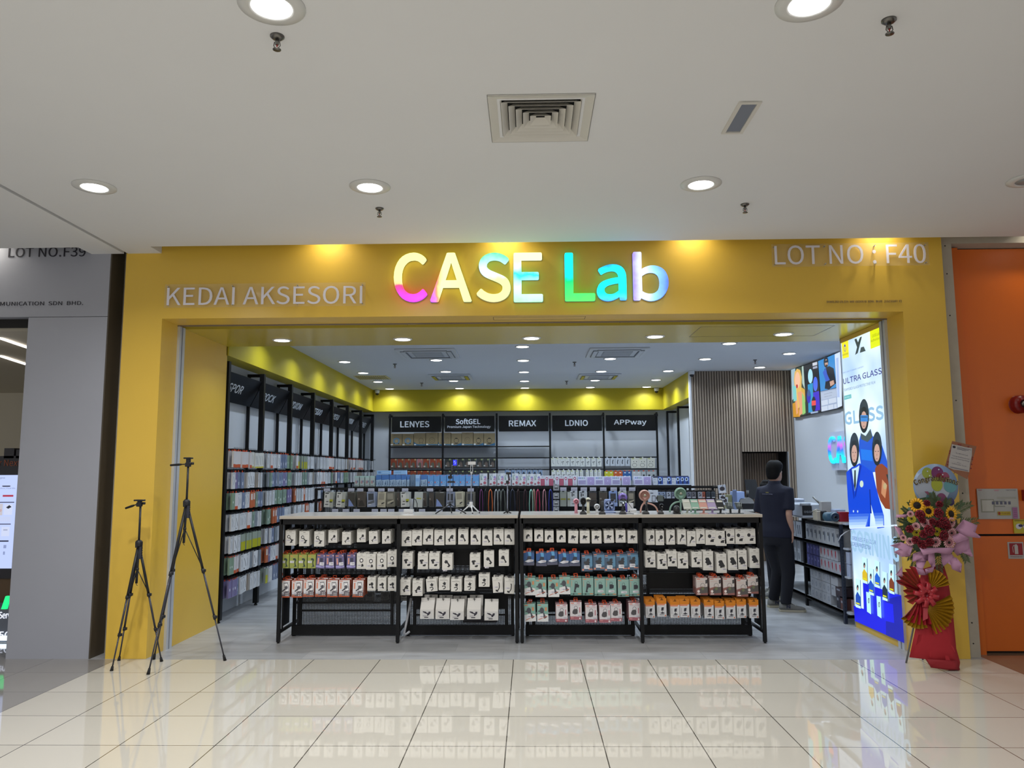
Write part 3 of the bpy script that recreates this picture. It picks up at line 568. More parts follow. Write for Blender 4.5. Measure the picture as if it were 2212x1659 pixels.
# type: width, height, thickness, body colour, side colour, tab colour, art, description
W0 = '#d6d3cc'
T = {'ra': (.102, .152, .045, W0, W0, BK, white(*ring_arm, title='MAGNETIC MOUNT', bx=.06, by=.6), 'white ring-arm phone mount box'),
 'dc': (.088, .127, .045, W0, W0, BK, white(*disc_clip, title='CAR MOUNT'), 'white disc-clip mount box'),
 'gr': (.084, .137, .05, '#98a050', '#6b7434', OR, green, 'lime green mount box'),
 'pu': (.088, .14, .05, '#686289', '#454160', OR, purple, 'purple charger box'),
 'rs': (.095, .154, .045, W0, W0, BK, white(*ring_stand, title='MAGNETIC MOUNT', bx=.04, by=.72), 'white ring-stand mount box'),
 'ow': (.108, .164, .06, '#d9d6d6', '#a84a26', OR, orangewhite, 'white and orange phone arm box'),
 'cl': (.082, .131, .045, W0, W0, BK, white(*cluster, title='CAR HOLDER', bx=.1, by=.7), 'white twin-disc mount box'),
 'cw': (.1, .152, .04, W0, W0, BK, white(*claw), 'white claw car holder box'),
 'as': (.1, .152, .04, W0, W0, BK, white(*arm_sq, bx=.06, by=.7), 'white long-arm car holder box'),
 'c2': (.102, .155, .045, W0, W0, BK, white(*claw2, bx=.55, by=.55), 'white two-piece car holder box'),
 's2': (.102, .155, .045, W0, W0, BK, white(*sq2, bx=.1, by=.99), 'white square-arm car holder box'),
 'sb': (.107, .123, .05, W0, W0, BK, [('r', .38, .08, .62, .1, '#6d6a66'), ('r', .12, .18, .78, .21, GR)] + sqart, 'small square phone stand box'),
 'lg': (.099, .152, .03, W0, W0, BK, [('r', .38, .1, .62, .125, '#6d6a66'), ('t', 'EXTENSION ARM', .12, .19, .88, .235, '#8b8782')] + longart + bars(.1, .6, .4), 'slim white extension-arm box'),
 'do': (.089, .116, .045, W0, W0, BK, white(*dome, bx=.46, by=.62), 'small white dome mount box'),
 'mo': (.097, .125, .045, W0, W0, BK, white(*mount, bx=.08, by=.64), 'white bracket car holder box'),
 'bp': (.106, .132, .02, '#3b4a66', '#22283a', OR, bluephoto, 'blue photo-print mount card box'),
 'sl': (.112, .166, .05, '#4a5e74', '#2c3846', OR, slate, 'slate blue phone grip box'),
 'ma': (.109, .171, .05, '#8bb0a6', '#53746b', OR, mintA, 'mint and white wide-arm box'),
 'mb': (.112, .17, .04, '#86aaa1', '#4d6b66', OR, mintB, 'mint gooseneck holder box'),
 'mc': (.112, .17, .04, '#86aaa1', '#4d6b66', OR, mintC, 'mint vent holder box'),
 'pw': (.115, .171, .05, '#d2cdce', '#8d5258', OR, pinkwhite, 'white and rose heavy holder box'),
 'pd': (.083, .144, .04, W0, W0, BK, white(*paddle), 'white paddle mount box'),
 'ho': (.085, .147, .04, W0, W0, BK, white(*horn), 'white horn-shaped mount box'),
 'lo': (.104, .148, .04, W0, W0, BK, white(*lolli, bx=.5, by=.46), 'white round-head mount box'),
 'cp': (.102, .149, .045, W0, W0, BK, white(*clamp, bx=.52, by=.48), 'white clamp mount box'),
 'gp': (.099, .187, .04, W0, W0, BK, white(*grip, bx=.5, by=.76), 'tall white bike grip box'),
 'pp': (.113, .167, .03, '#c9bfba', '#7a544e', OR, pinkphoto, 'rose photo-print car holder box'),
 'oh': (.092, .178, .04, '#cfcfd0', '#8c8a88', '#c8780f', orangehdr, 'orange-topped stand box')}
NUMW = ['one', 'two', 'three', 'four', 'five', 'six', 'seven', 'eight', 'nine', 'ten', 'eleven', 'twelve']
PROTO = {}
def loop_tab(b, w, h, m, t=.0015, y=0):      # plastic hanger with a slot
    x0 = w/2; n = 8
    o = [(-x0, 0)] + [(-x0+.004*(1-math.cos(a)), h-.005+.005*math.sin(a)) for a in (0, .8, 1.57)] + [(x0-.004*(1-math.cos(a)), h-.005+.005*math.sin(a)) for a in (1.57, .8, 0)] + [(x0, 0)]
    q = [(-x0+.005, .006)] + [(-x0+.006, h-.006)]*3 + [(x0-.006, h-.006)]*3 + [(x0-.005, .006)]
    n = len(o)
    for i in range(n):
        j = (i+1) % n; b.slab([(o[i][0], y, o[i][1]), (o[j][0], y, o[j][1]), (q[j][0], y, q[j][1]), (q[i][0], y, q[i][1])], (0, t, 0), m)
def proto(k):
    """box with its front at local y=0, bottom centre at the origin, hanger above"""
    if k in PROTO: return PROTO[k]
    w, h, t, c, sc, tc, items, d = T[k]; b = MB(); body = mat('card_'+c[1:], c, .42); side = mat('card_'+sc[1:], sc, .45)
    if k == 'oh': b.rbox(-w/2, w/2, 0, t, 0, h*.7, side, .001).box(-w/2, w/2, 0, .002, h*.68, h, mat('card_c8780f', '#c8780f', .4))
    else: b.rbox(-w/2, w/2, 0, t, 0, h, side, .001)
    if not k == 'oh': b.poly([(-w/2+.0008, -.0002, .0008), (w/2-.0008, -.0002, .0008), (w/2-.0008, -.0002, h-.0008), (-w/2+.0008, -.0002, h-.0008)], body)
    else: b.poly([(-w/2+.0008, -.0002, .0008), (w/2-.0008, -.0002, .0008), (w/2-.0008, -.0002, h*.7), (-w/2+.0008, -.0002, h*.7)], body)
    art(b, items, (-w/2, -.0002, h), (1, 0, 0), (0, 0, 1), w, h, .00025)
    ob = b.build(KIND[k]); tb = MB()
    if k == 'oh': tb.box(-.016, .016, -.0006, 0, h*.9, h*.93, mat('slot_black', '#131313', .8))
    else: loop_tab(tb, .04 if tc == OR else .036, .026 if tc == OR else .018, mat('tab_'+tc[1:], tc, .4)); [setattr(v, 'z', v.z+h-.001) or setattr(v, 'y', v.y+t*.35) for v in tb.v]
    tbo = tb.build('hang_tab'); tbo.parent = ob; kids(ob, tbo)
    PROTO[k] = [ob, False]; return PROTO[k]
KIND = {k: 'phone_mount_box' for k in T}
for k in ('pu',): KIND[k] = 'charger_box'
for k in ('lg', 'sb', 'oh', 'ow'): KIND[k] = 'phone_stand_box'
def put(k, loc, rz=0, ry=0, label='', group=None, cat='box'):
    p = proto(k)
    if not p[1]: ob = p[0]; p[1] = True
    else: ob = copy_tree(p[0]); kids(ob, *KIDS[p[0].name])
    ob.location = loc; ob.rotation_euler = (0, ry, rz); tag(ob, label, cat, group); return ob

# ================================================================ FRONT DISPLAY COUNTERS
M_PERF = bpy.data.materials.new('perforated_steel'); M_PERF.use_nodes = True
nt = M_PERF.node_tree; bs = nt.nodes['Principled BSDF']; bs.inputs['Base Color'].default_value = (*lin('#15171c'), 1); bs.inputs['Roughness'].default_value = .45
tc = N(nt, 'ShaderNodeTexCoord'); sx = N(nt, 'ShaderNodeSeparateXYZ'); nt.links.new(tc.outputs['Object'], sx.inputs[0])
def mth(op, a, b_=None):
    n = N(nt, 'ShaderNodeMath', operation=op)
    for i, v in enumerate((a, b_)):
        if v is None: continue
        if isinstance(v, (int, float)): n.inputs[i].default_value = v
        else: nt.links.new(v, n.inputs[i])
    return n.outputs[0]
KX, KZ = 2*math.pi/.016, 2*math.pi/.014
prod = mth('MULTIPLY', mth('COSINE', mth('MULTIPLY', sx.outputs[0], KX/2)), mth('COSINE', mth('MULTIPLY', sx.outputs[2], KZ/2)))
hole = mth('GREATER_THAN', mth('ABSOLUTE', prod), .5)
nt.links.new(mth('SUBTRACT', 1.0, hole), bs.inputs['Alpha'])
M_TOP = mat('counter_laminate', '#c2bfba', .16, var=.05, vscale=6, spec=.6); M_EDGE = mat('counter_edge', '#b3aba0', .5, var=.06, vscale=14)
FY, PY_, BY, CZ = .63, .985, 1.34, 1.205
def counter(xs, lab, rows):
    t = thing('display_counter', ((xs[0]+xs[2])/2, FY, 0), lab, 'display counter', 'front display counters')
    for i in (0, 1):
        x0, x1 = xs[i], xs[i+1]
        b = MB(); b.rbox(x0-.012*(i == 0), x1+.014*(i == 1), FY-.025, BY+.025, CZ+.004, CZ+.034, M_TOP, .002).box(x0-.012*(i == 0)+.001, x1+.014*(i == 1)-.001, FY-.0262, FY-.025, CZ+.005, CZ+.033, M_EDGE); b.build('counter_top', t)
        b = MB(); b.box(x0+.06, x1-.06, PY_, PY_+.002, .1, 1.17, M_PERF); b.build('perforated_panel', t)
        b = MB()
        for a in (x0+.035, x1-.065): b.box(a, a+.03, PY_-.015, PY_+.015, 0, CZ, M_BLACK)
        b.box(x0+.03, x1-.03, PY_-.02, PY_+.02, .01, .11, M_BLACK).box(x0, x1, FY, FY+.02, CZ-.05, CZ, M_BLACK).box(x0+.03, x1-.03, PY_-.012, PY_+.012, 1.16, CZ, M_BLACK)
        b.box(x0+.1, x0+.13, PY_-.012, PY_+.012, .1, 1.17, M_BLACK).box(x1-.13, x1-.1, PY_-.012, PY_+.012, .1, 1.17, M_BLACK)
        b.box(x0+.1, x1-.1, PY_-.01, PY_+.01, .245 if i == 0 and xs[0] < -2 else .2, .265 if i == 0 and xs[0] < -2 else .22, M_BLACK)
        b.build('panel_frame', t)
        for z in rows[i]:
            b = MB(); b.box(x0+.03, x1-.03, PY_-.03, PY_-.018, z-.011, z+.011, M_BLACK).box(x0+.13, x1-.13, PY_-.012, PY_-.008, z-.15, z+.012, M_BLACK); b.build('hook_rail_dark_plate', t)  # thin rail plus a tall black plate added to keep the panel dark
    for i, x in enumerate(xs):
        for y in (FY, BY-.03):
            b = MB(); b.box(x-.017, x+.017, y, y+.03, 0.012, CZ, M_BLACK).lathe([(.014, 0), (.012, .012)], mat('rubber', '#0d0d0e', .8), (x, y+.015, 0), n=10); b.build('leg', t)
        b = MB(); b.box(x-.013, x+.013, FY+.03, BY-.03, .09, .115, M_BLACK).box(x-.013, x+.013, FY+.03, BY-.03, CZ-.03, CZ, M_BLACK).box(x-.01, x+.01, FY+.03, BY-.03, .60, .62, M_BLACK)
        b.box(x-.008, x+.008, FY+.12, FY+.13, .1, CZ, M_BLACK)
        b.build('side_frame', t)
        if i in (0, 2):
            b = MB(); b.box(x-.006, x+.006, FY+.14, PY_-.02, .14, CZ-.03, M_BLACK); b.build('side_panel', t)
    return t
zz = lambda *ys: [onY(900, y, .97).z for y in ys]
CT1 = counter((-2.49, -1.31, -.135), 'left black metal display counter with pale top and hanging boxes', (zz(1143, 1186, 1242), zz(1143, 1190, 1240, 1284)))
CT2 = counter((-.085, 1.09, 2.275), 'right black metal display counter with pale top and hanging boxes', (zz(1143, 1184, 1240, 1290), zz(1143, 1188, 1240, 1286)))
PF = .70
A_, B_ = 8.193, 7.9
def tl(s): return s
rowsdata = []   # (bay, row, ox, oy, scale, [(type, x0, x1, y0, y1, tilt, n_behind)])
def rw(bay, row, ox, oy, sc, its): rowsdata.append((bay, row, ox, oy, sc, its))
rw(0, 0, 590, 1120, A_, [('ra', 213, 390, 215, 480, 0, 3), ('ra', 462, 632, 225, 490, 0, 3), ('ra', 724, 898, 235, 497, 0, 3), ('dc', 975, 1130, 210, 430, 0, 4), ('dc', 1220, 1370, 235, 465, 0, 4), ('dc', 1485, 1630, 205, 420, 0, 3), ('dc', 1692, 1858, 225, 450, -2, 2), ('dc', 1925, 2085, 220, 445, -1, 4)])
rw(0, 1, 590, 1120, A_, [('gr', 132, 278, 645, 882, 0, 4), ('gr', 290, 435, 640, 882, 0, 4), ('gr', 447, 592, 645, 882, 0, 4), ('gr', 605, 752, 645, 882, 0, 4), ('pu', 757, 905, 640, 885, 4, 4), ('pu', 928, 1080, 645, 885, 0, 4), ('pu', 1110, 1262, 640, 888, -4, 3), ('pu', 1300, 1455, 645, 885, 0, 4), ('rs', 1478, 1643, 625, 893, 0, 3), ('rs', 1648, 1810, 635, 905, 0, 3), ('rs', 1840, 2003, 628, 898, 0, 2), ('rs', 2028, 2178, 590, 855, 0, 1)])
rw(0, 2, 590, 1230, A_, [('ow', 103, 290, 212, 495, 0, 2), ('ow', 327, 513, 205, 495, 0, 2), ('ow', 533, 718, 192, 480, 0, 2), ('ow', 745, 933, 190, 480, 0, 2), ('ow', 952, 1140, 198, 488, 0, 1), ('ow', 1162, 1352, 192, 485, 0, 2), ('ow', 1403, 1593, 195, 488, 1, 3), ('cl', 1668, 1808, 150, 378, 0, 3), ('cl', 1852, 1995, 155, 383, 0, 2), ('cl', 2035, 2175, 150, 380, 0, 1)])
rw(1, 0, 860, 1120, A_, [('cw', 62, 235, 228, 490, 0, 3), ('cw', 245, 415, 212, 478, 1, 3), ('cw', 440, 615, 198, 462, 1, 3), ('cw', 640, 815, 212, 474, 0, 2), ('cw', 840, 1015, 200, 464, 0, 2), ('as', 1062, 1238, 200, 460, 0, 1), ('as', 1285, 1457, 202, 465, 0, 1), ('as', 1490, 1665, 218, 480, 0, 3), ('as', 1693, 1868, 200, 462, 0, 1), ('as', 1885, 2057, 205, 465, 0, 2)])
rw(1, 1, 860, 1120, A_, [('c2', 73, 250, 622, 890, 0, 3), ('c2', 348, 527, 630, 898, 0, 1), ('c2', 548, 730, 625, 893, 0, 3), ('s2', 778, 958, 640, 910, 0, 2), ('c2', 1270, 1448, 645, 912, 0, 2), ('s2', 1518, 1695, 595, 858, 0, 1), ('as', 1785, 1957, 578, 840, 0, 1)])
rw(1, 2, 860, 1230, A_, [('cw', 38, 215, 187, 455, 0, 3), ('cw', 247, 435, 200, 470, 0, 3), ('sb', 512, 692, 175, 390, -5, 2), ('sb', 722, 908, 155, 368, 0, 3), ('sb', 937, 1120, 182, 392, 0, 3), ('sb', 1172, 1358, 165, 378, 0, 2), ('sb', 1432, 1610, 97, 308, 0, 1), ('lg', 1685, 1855, 145, 410, -4, 4), ('lg', 1878, 2060, 165, 432, 2, 4)])
rw(2, 0, 1120, 1120, A_, [('do', 90, 245, 207, 408, 0, 2), ('do', 282, 440, 205, 408, 0, 2), ('do', 467, 622, 210, 423, 0, 2), ('do', 683, 832, 220, 423, 0, 3), ('mo', 885, 1048, 215, 440, 3, 2), ('mo', 1092, 1260, 225, 440, 0, 3), ('mo', 1302, 1470, 225, 443, 0, 3), ('mo', 1522, 1690, 213, 433, -2, 3), ('mo', 1728, 1895, 210, 428, 0, 3), ('mo', 1940, 2105, 222, 440, 0, 3)])
rw(2, 1, 1120, 1120, A_, [('bp', 92, 277, 600, 830, 0, 2), ('bp', 317, 498, 610, 842, 0, 3), ('bp', 508, 698, 590, 822, -2, 1), ('bp', 712, 893, 625, 850, 0, 3), ('bp', 903, 1085, 612, 842, 0, 2), ('sl', 1115, 1313, 648, 938, 0, 2), ('sl', 1328, 1518, 635, 918, 0, 2), ('sl', 1523, 1718, 650, 938, 0, 2), ('sl', 1730, 1922, 642, 925, 0, 2), ('sl', 1927, 2118, 625, 910, 0, 2)])
rw(2, 2, 1120, 1230, A_, [('ma', 108, 298, 162, 458, 0, 2), ('ma', 305, 490, 190, 488, 0, 2), ('ma', 530, 720, 190, 488, 0, 2), ('ma', 730, 912, 155, 440, 0, 1), ('mb', 925, 1118, 165, 460, 0, 2), ('mb', 1135, 1328, 165, 460, 0, 2), ('mc', 1345, 1545, 175, 467, 0, 2), ('mc', 1540, 1735, 165, 467, 0, 2), ('mc', 1765, 1955, 185, 485, 0, 2), ('mc', 1975, 2160, 178, 475, 0, 2)])
rw(2, 3, 1120, 1230, A_, [('ma', 105, 325, 615, 922, -4, 2), ('ma', 330, 530, 610, 922, 0, 3), ('pw', 668, 870, 635, 932, 0, 2), ('pw', 920, 1115, 605, 890, 0, 1), ('pw', 1190, 1392, 625, 940, 0, 2), ('pw', 1435, 1638, 630, 942, 0, 2), ('pw', 1630, 1832, 610, 918, 0, 1), ('pw', 1955, 2158, 605, 905, 0, 3)])
rw(3, 0, 1380, 1120, B_, [('pd', 130, 270, 210, 450, 0, 4), ('pd', 290, 435, 215, 455, 0, 3), ('ho', 475, 617, 200, 445, 0, 3), ('ho', 663, 808, 195, 440, 0, 3), ('ho', 828, 978, 220, 472, 0, 3), ('ho', 985, 1128, 182, 432, 0, 2), ('lo', 1145, 1315, 200, 452, 1, 2), ('lo', 1318, 1498, 220, 468, 0, 3), ('lo', 1480, 1640, 187, 432, 0, 1), ('lo', 1635, 1812, 190, 437, 1, 2), ('lo', 1815, 1995, 185, 432, 0, 2)])
rw(3, 1, 1380, 1120, B_, [('cp', 115, 282, 588, 836, 0, 1), ('cp', 315, 495, 610, 862, 1, 3), ('cp', 485, 645, 572, 818, 0, 1), ('cp', 668, 845, 600, 852, 0, 1), ('cp', 905, 1080, 580, 832, 0, 4), ('gp', 1100, 1270, 572, 885, 1, 3), ('gp', 1335, 1498, 618, 930, 0, 4), ('gp', 1530, 1698, 570, 880, 0, 3), ('gp', 1688, 1842, 558, 870, 0, 3), ('gp', 1900, 2068, 535, 845, 0, 3)])
rw(3, 2, 1380, 1230, B_, [('pp', 985, 1175, 160, 440, 0, 4), ('pp', 1215, 1405, 155, 440, 0, 4), ('pp', 1445, 1635, 160, 440, 0, 3), ('pp', 1675, 1865, 185, 465, 0, 4), ('pp', 1850, 2040, 140, 415, 0, 3)])
rw(3, 3, 1380, 1230, B_, [('oh', 120, 275, 525, 828, 0, 4), ('oh', 320, 472, 500, 808, 0, 4), ('oh', 545, 695, 535, 828, 0, 4), ('oh', 705, 865, 525, 820, 0, 4), ('oh', 890, 1060, 510, 828, 0, 4), ('oh', 1118, 1285, 540, 835, 0, 4), ('oh', 1300, 1467, 545, 850, 0, 4), ('oh', 1495, 1655, 545, 843, 0, 4), ('oh', 1680, 1835, 540, 828, 0, 4), ('oh', 1885, 2055, 530, 832, 0, 4)])
BAYN = ['far left bay', 'left middle bay', 'right middle bay', 'far right bay']; ROWN = ['top row', 'second row', 'third row', 'bottom row']
def peg(parent, x, z, y0, y1):
    b = MB(); b.tube([(x, y1, z), (x, y0+.012, z), (x, y0+.002, z+.004), (x, y0-.004, z+.018)], .003, M_BLACK, n=6); b.box(x-.012, x+.012, y1-.004, y1, z-.015, z+.015, M_BLACK); b.build('peg_hook', parent)
for bay, row, ox, oy, sc, its in rowsdata:
    seen = {}
    for i, (k, x0, x1, y0, y1, tilt, nb) in enumerate(its):
        p = onY(ox+(x0+x1)/2/sc, oy+y1/sc, PF); w, h, t_ = T[k][:3]; d = T[k][7]
        seen[k] = seen.get(k, 0)+1
        where = '%s from left, %s, %s' % (ORD[i], ROWN[row], BAYN[bay])
        g = 'boxes hanging in the %s of the %s' % (ROWN[row], BAYN[bay])
        put(k, (p.x, PF, p.z), 0, R(tilt), '%s, %s' % (d, where), g)
        step = max(t_+.006, .03)
        for j in range(min(nb, int((.25-t_)/step)+0 if t_ < .2 else 1)):
            put(k, (p.x+random.uniform(-.003, .003), PF+step*(j+1), p.z+(.004 if j == 0 else .0)+random.uniform(0, .008)), random.uniform(-.03, .03), 0,
                '%s, %s behind hook %s, %s, %s' % (d, ORD[j], NUMW[i], ROWN[row], BAYN[bay].replace(' bay', '')), g)
        hz = p.z+h*(.92 if k == 'oh' else 1)+(0 if k == 'oh' else .012)
        peg(CT1 if bay < 2 else CT2, p.x, hz, PF-.012, PY_-.018)
# deep blister cartons in the bottom row of the second bay
for i, (x0, x1, yt, yf, yb) in enumerate([(392, 628, 508, 710, 875), (665, 898, 515, 712, 880), (918, 1163, 530, 740, 895), (1222, 1458, 515, 712, 882), (1533, 1765, 532, 742, 902)]):
    for j in range(2 if i < 4 else 1):
        a = onY(860+(x0+x1)/2/A_, 1230+yb/A_, .68); f = onY(860, 1230+yf/A_, .68).z; w = .136; tz = onY(860, 1230+yt/A_, .78).z
        if j: a = a+Vector((.012, .13, .01)); f += .01; tz += .01
        y = a.y; cW = mat('carton_white', '#d0cdc8', .4)
        b = MB(); xL, xR = a.x-w/2, a.x+w/2
        prof = [(y, a.z), (y, f), (y+.085, tz-.02), (y+.085, tz+.006), (y+.09, tz+.006), (y+.115, tz-.03), (y+.115, a.z)]
        b.slab([(xL, q[0], q[1]) for q in prof], (w, 0, 0), cW)
        art(b, wedge_front, (xL, y, f), (1, 0, 0), (0, 0, 1), w, f-a.z, .0004)
        o = b.build('phone_holder_carton', o=(a.x, y, a.z))
        q = MB(); q.box(a.x-.014, a.x+.014, y+.083, y+.0848, tz-.006, tz-.002, mat('slot_black')).box(a.x-.003, a.x+.003, y+.083, y+.0848, tz-.022, tz-.002, mat('slot_black'))
        q.build('euro_slot', o)
        tag(o, 'deep white sloping carton, %s from left, bottom row, left middle bay%s' % (ORD[i], ', hanging behind' if j else ''), 'box', 'deep white cartons')
        if not j: peg(CT1, a.x, tz-.008, y+.06, PY_-.018)
# white cable and stored goods under the counters, seen past the boxes
b = MB(); pts = [onY(*q, .92) for q in ((888, 1292), (883, 1320), (878, 1345), (873, 1368), (876, 1371), (885, 1364))]
tag(b.tube(pts, .012, mat('white_cable', '#b9bbc0', .4), n=8).build('cable', o=pts[3]), 'thick white cable hanging at the left leg of the left middle bay', 'cable')
for i in range(9):
    x = -2.2+i*.1+(.06 if i > 4 else 0); o = MB().rbox(-.045, .045, 0, .08, 0, .09, mat('carton_grey', '#a3a19c', .5), .001)
    art(o, [('e', .5, .35, .3, .2, '#4a4a4e'), ('r', .2, .7, .8, .8, '#777777')], (-.045, 0, .09), (1, 0, 0), (0, 0, 1), .09, .09)
    o = o.build('speaker_box'); o.location = (x+.12, 1.08, .335)
    tag(o, 'grey carton, %s from left on the low rear shelf behind the far left bay' % ORD[i], 'box', 'cartons behind the perforated panel')
b = MB(); b.box(-2.45, -1.35, 1.02, 1.33, .315, .335, M_BLACK); o = b.build('rear_shelf', CT1)
# ================================================================ WALL RACKS
PX = -3.5; NB = 7; PYS = [1.66+1.185*k for k in range(8)]
t = thing('wall_rack', (-3.6, 1.66, 0), 'black steel shelving rack running along the left wall', 'display rack')
for y in PYS:
    b = MB(); b.box(PX-.03, PX+.03, y-.03, y+.03, .03, 2.96, M_BLACK).box(PX-.2, PX-.02, y-.012, y+.012, 2.92, 2.96, M_BLACK).box(PX-.2, PX-.16, y-.012, y+.012, .2, 2.92, M_BLACK)
    b.lathe([(.022, 0), (.022, .008), (.01, .03)], mat('rubber'), (PX, y, 0), n=10); b.build('post', t)
LZ = [1.935, 1.69, 1.45, 1.205, .955, .715, .455]       # hanging height of each row
for k in range(NB):
    y0, y1 = PYS[k]+.03, PYS[k+1]-.03
    b = MB(); b.box(-3.69, -3.68, y0, y1, .24, 1.72, mat('rack_back_panel', '#7d8088', .5, var=.08)); b.build('back_panel', t)
    for z in LZ:
        if k > 1 and z < 1: continue
        b = MB(); b.box(-3.675, -3.66, y0, y1, z+.008, z+.024, M_BLACK)
        for i in range(24): yy = y0+.03+(y1-y0-.06)*i/23; b.box(-3.66, -3.41, yy-.002, yy+.002, z+.012, z+.016, M_BLACK).box(-3.412, -3.408, yy-.002, yy+.002, z+.012, z+.032, M_BLACK)
        b.build('hook_bar', t)
M_SIGN = mat('sign_black', '#07090c', .4, spec=.3); M_SLET = mat('sign_letter', '#c9d0da', .5)
def board(lab, P, U, V, w, h, lines, thick=.02):
    U, V, P = Vector(U).normalized(), Vector(V).normalized(), Vector(P); nr = U.cross(V)
    t = thing('brand_sign', P+U*w/2, lab, 'sign', 'black brand signs')
    b = MB(); b.slab([P, P+U*w, P+U*w+V*h, P+V*h], -nr*thick, M_SIGN); b.build('panel', t)
    for s, x0, z0, ww, hh, off in lines:
        b = MB(); b.text(s, M_SLET, P+U*(x0*w)+V*(z0*h)+nr*.0005, U, V, ww*w, hh*h, ext=.003, off=off); b.build('lettering', t)
BW = ['nearest bay', 'second bay', 'third bay', 'fourth bay', 'fifth bay', 'sixth bay', 'seventh bay']
for k, s in enumerate(('ASPOR', 'ROCK', 'MOXOM', 'YESIDO', 'EVISU', 'JOYROOM', 'KENEI')):
    w = {4: .42}.get(len(s), .5)
    board('tilted black brand sign on the left wall, above the %s' % BW[k], (-3.66, PYS[k]+.012, 2.53), (0, 1, 0), (.17, 0, .33), 1.16, .36, [(s, .1 if k == 0 else .2, .36, w, .3, .022)])
# packets along the left wall
PKC = {'w': ('#c4c7cc', '#c4c7cc', BK), 'o': ('#c9c6c8', '#b94f24', OR), 'y': ('#cfd0cc', '#bfb43a', BK), 'p': ('#736c94', '#5a5480', OR), 'b': ('#73809c', '#5b6a88', OR), 'g': ('#7a917d', '#66806a', OR),
    'n': ('#8c8378', '#8c8378', BK), 'k': ('#7f8790', '#5a5f66', BK), 'O': ('#b4623f', '#c9c4c2', OR), 'Y': ('#8f9a90', '#a5a418', BK), 's': ('#ced1d6', '#ced1d6', BK), 'e': ('#7e9488', '#a99f78', OR)}
PKN = {'w': 'plain white cable', 'o': 'white and orange cable', 'y': 'white and yellow cable', 'p': 'purple cable', 'b': 'grey-blue cable', 'g': 'green cable', 'n': 'taupe cable', 'k': 'clear grey cable', 'O': 'orange cable', 'Y': 'grey and lime cable', 's': 'white striped cable', 'e': 'sage green cable'}
PK = {}
def packet_geo(b, k, x=0, y=0, z=0, w=.082, h=.19, t_=.02, flat=True, rot=False):
    c1, c2, tc_ = PKC[k]; m1, m2, mt = mat('card_'+c1[1:], c1, .42), mat('card_'+c2[1:], c2, .42), mat('tab_'+tc_[1:], tc_, .4)
    b.box(-w/2, w/2, 0, t_, -h, -h*.2 if False else 0, m1)
    b.box(-.014, .014, t_*.4, t_*.5, 0, .022, mt)
    A = {'o': [('r', 0, .8, 1, 1, c2)], 'y': [('r', 0, .9, 1, 1, c2), ('l', [(.3, .2), (.7, .8)], .1, '#5a5f68')], 'Y': [('r', 0, .45, 1, 1, c2)], 's': [('l', [(.25, .25), (.75, .75)], .12, '#33373f'), ('r', .1, .85, .4, .9, '#33373f')],
        'p': [('r', .3, .45, .6, .6, '#c9c9d6')], 'b': [('r', .3, .6, .6, .8, '#c9ccd6'), ('l', [(.3, .2), (.6, .5)], .08, '#394058')], 'g': [('r', .3, .5, .6, .62, '#c4cfc6')], 'O': [('r', .2, .1, .8, .5, c2)],
        'e': [('r', .3, .6, .6, .75, '#ccd0ca'), ('l', [(.4, .2), (.5, .55)], .12, '#3e4a44')]}.get(k, [('l', [(.3, .25), (.55, .5), (.4, .75)], .08, '#5d636e'), ('r', .2, .06, .7, .1, '#8a8f98')])
    if flat: art(b, A, (-w/2, -.0002, 0), (1, 0, 0), (0, 0, 1), w, h, .0003)
    return b
def packet(k):
    if k in PK:
        o = PK[k].copy(); COL.objects.link(o); return o
    b = MB(); packet_geo(b, k); PK[k] = b.build('accessory_packet'); return PK[k]
LW = [['oooooooyyyyy', 'wpbbnsssnww', 'gowwbwwOOebb', 'wsswwwowekww', 'wswYYYYYYY', 'ggoowswwkssk', 'pppbwwsnwwww'],
      ['wowwsbbbggg', 'kebbkbbpbge', 'wwwegeegpp', 'egOObbbwww', 'wwbkwbwww', 'OpwsoooooO', 'Ywwbbbbooo'],
      ['oYYYYwww', 'wwweekwwn', 'OwwwOwwww', 'wwssOOww'], ['wwwwwwooo', 'ssoowwwkg', 'wwbowwww', 'wOwwww'], ['wwwwwwn', 'obbwbggge'], ['ooowoooo', 'wwwnnn'], ['wkw', 'www']]
RW = ['top', 'second', 'third', 'fourth', 'fifth', 'sixth', 'bottom']
rnd = random.Random(5); stuff = MB()
for k, rows in enumerate(LW):
    for r, s in enumerate(rows):
        n = len(s); span = PYS[k+1]-PYS[k]-.14
        for i, c in enumerate(s):
            y = PYS[k]+.1+span*(i+.5)/n-.03*(k == 0)+rnd.uniform(-.006, .006); o = packet(c)
            o.location = (-3.43+rnd.uniform(-.012, .012), y, LZ[r]-.012+rnd.uniform(-.004, .004)); o.rotation_euler = (0, 0, R(90)+rnd.uniform(-.12, .12))
            tag(o, '%s packet, %s from left, %s row, %s, left wall rack' % (PKN[c], ORD[i], RW[r], BW[k]), 'packet', 'packets in the %s of the left wall rack' % BW[k])
            for j in (1, 2, 3):
                q = MB(); packet_geo(q, c, flat=False); M = Matrix.Translation((-3.445-.035*j, y+rnd.uniform(-.004, .004), LZ[r]-.013)) @ Matrix.Rotation(R(90)+rnd.uniform(-.08, .08), 4, 'Z')
                for v in q.v: v.x, v.y, v.z = (M @ v)[:]
                off = len(stuff.v); stuff.v += q.v
                for f, mi in zip(q.f, q.m): stuff.f.append(tuple(a+off for a in f)); stuff.m.append(stuff.mi(q.mats[mi])); stuff.sm.append(False)
tag(stuff.build('hanging_packets'), 'mixed packets hanging behind the front ones on the left wall rack', 'packets', kind='stuff')

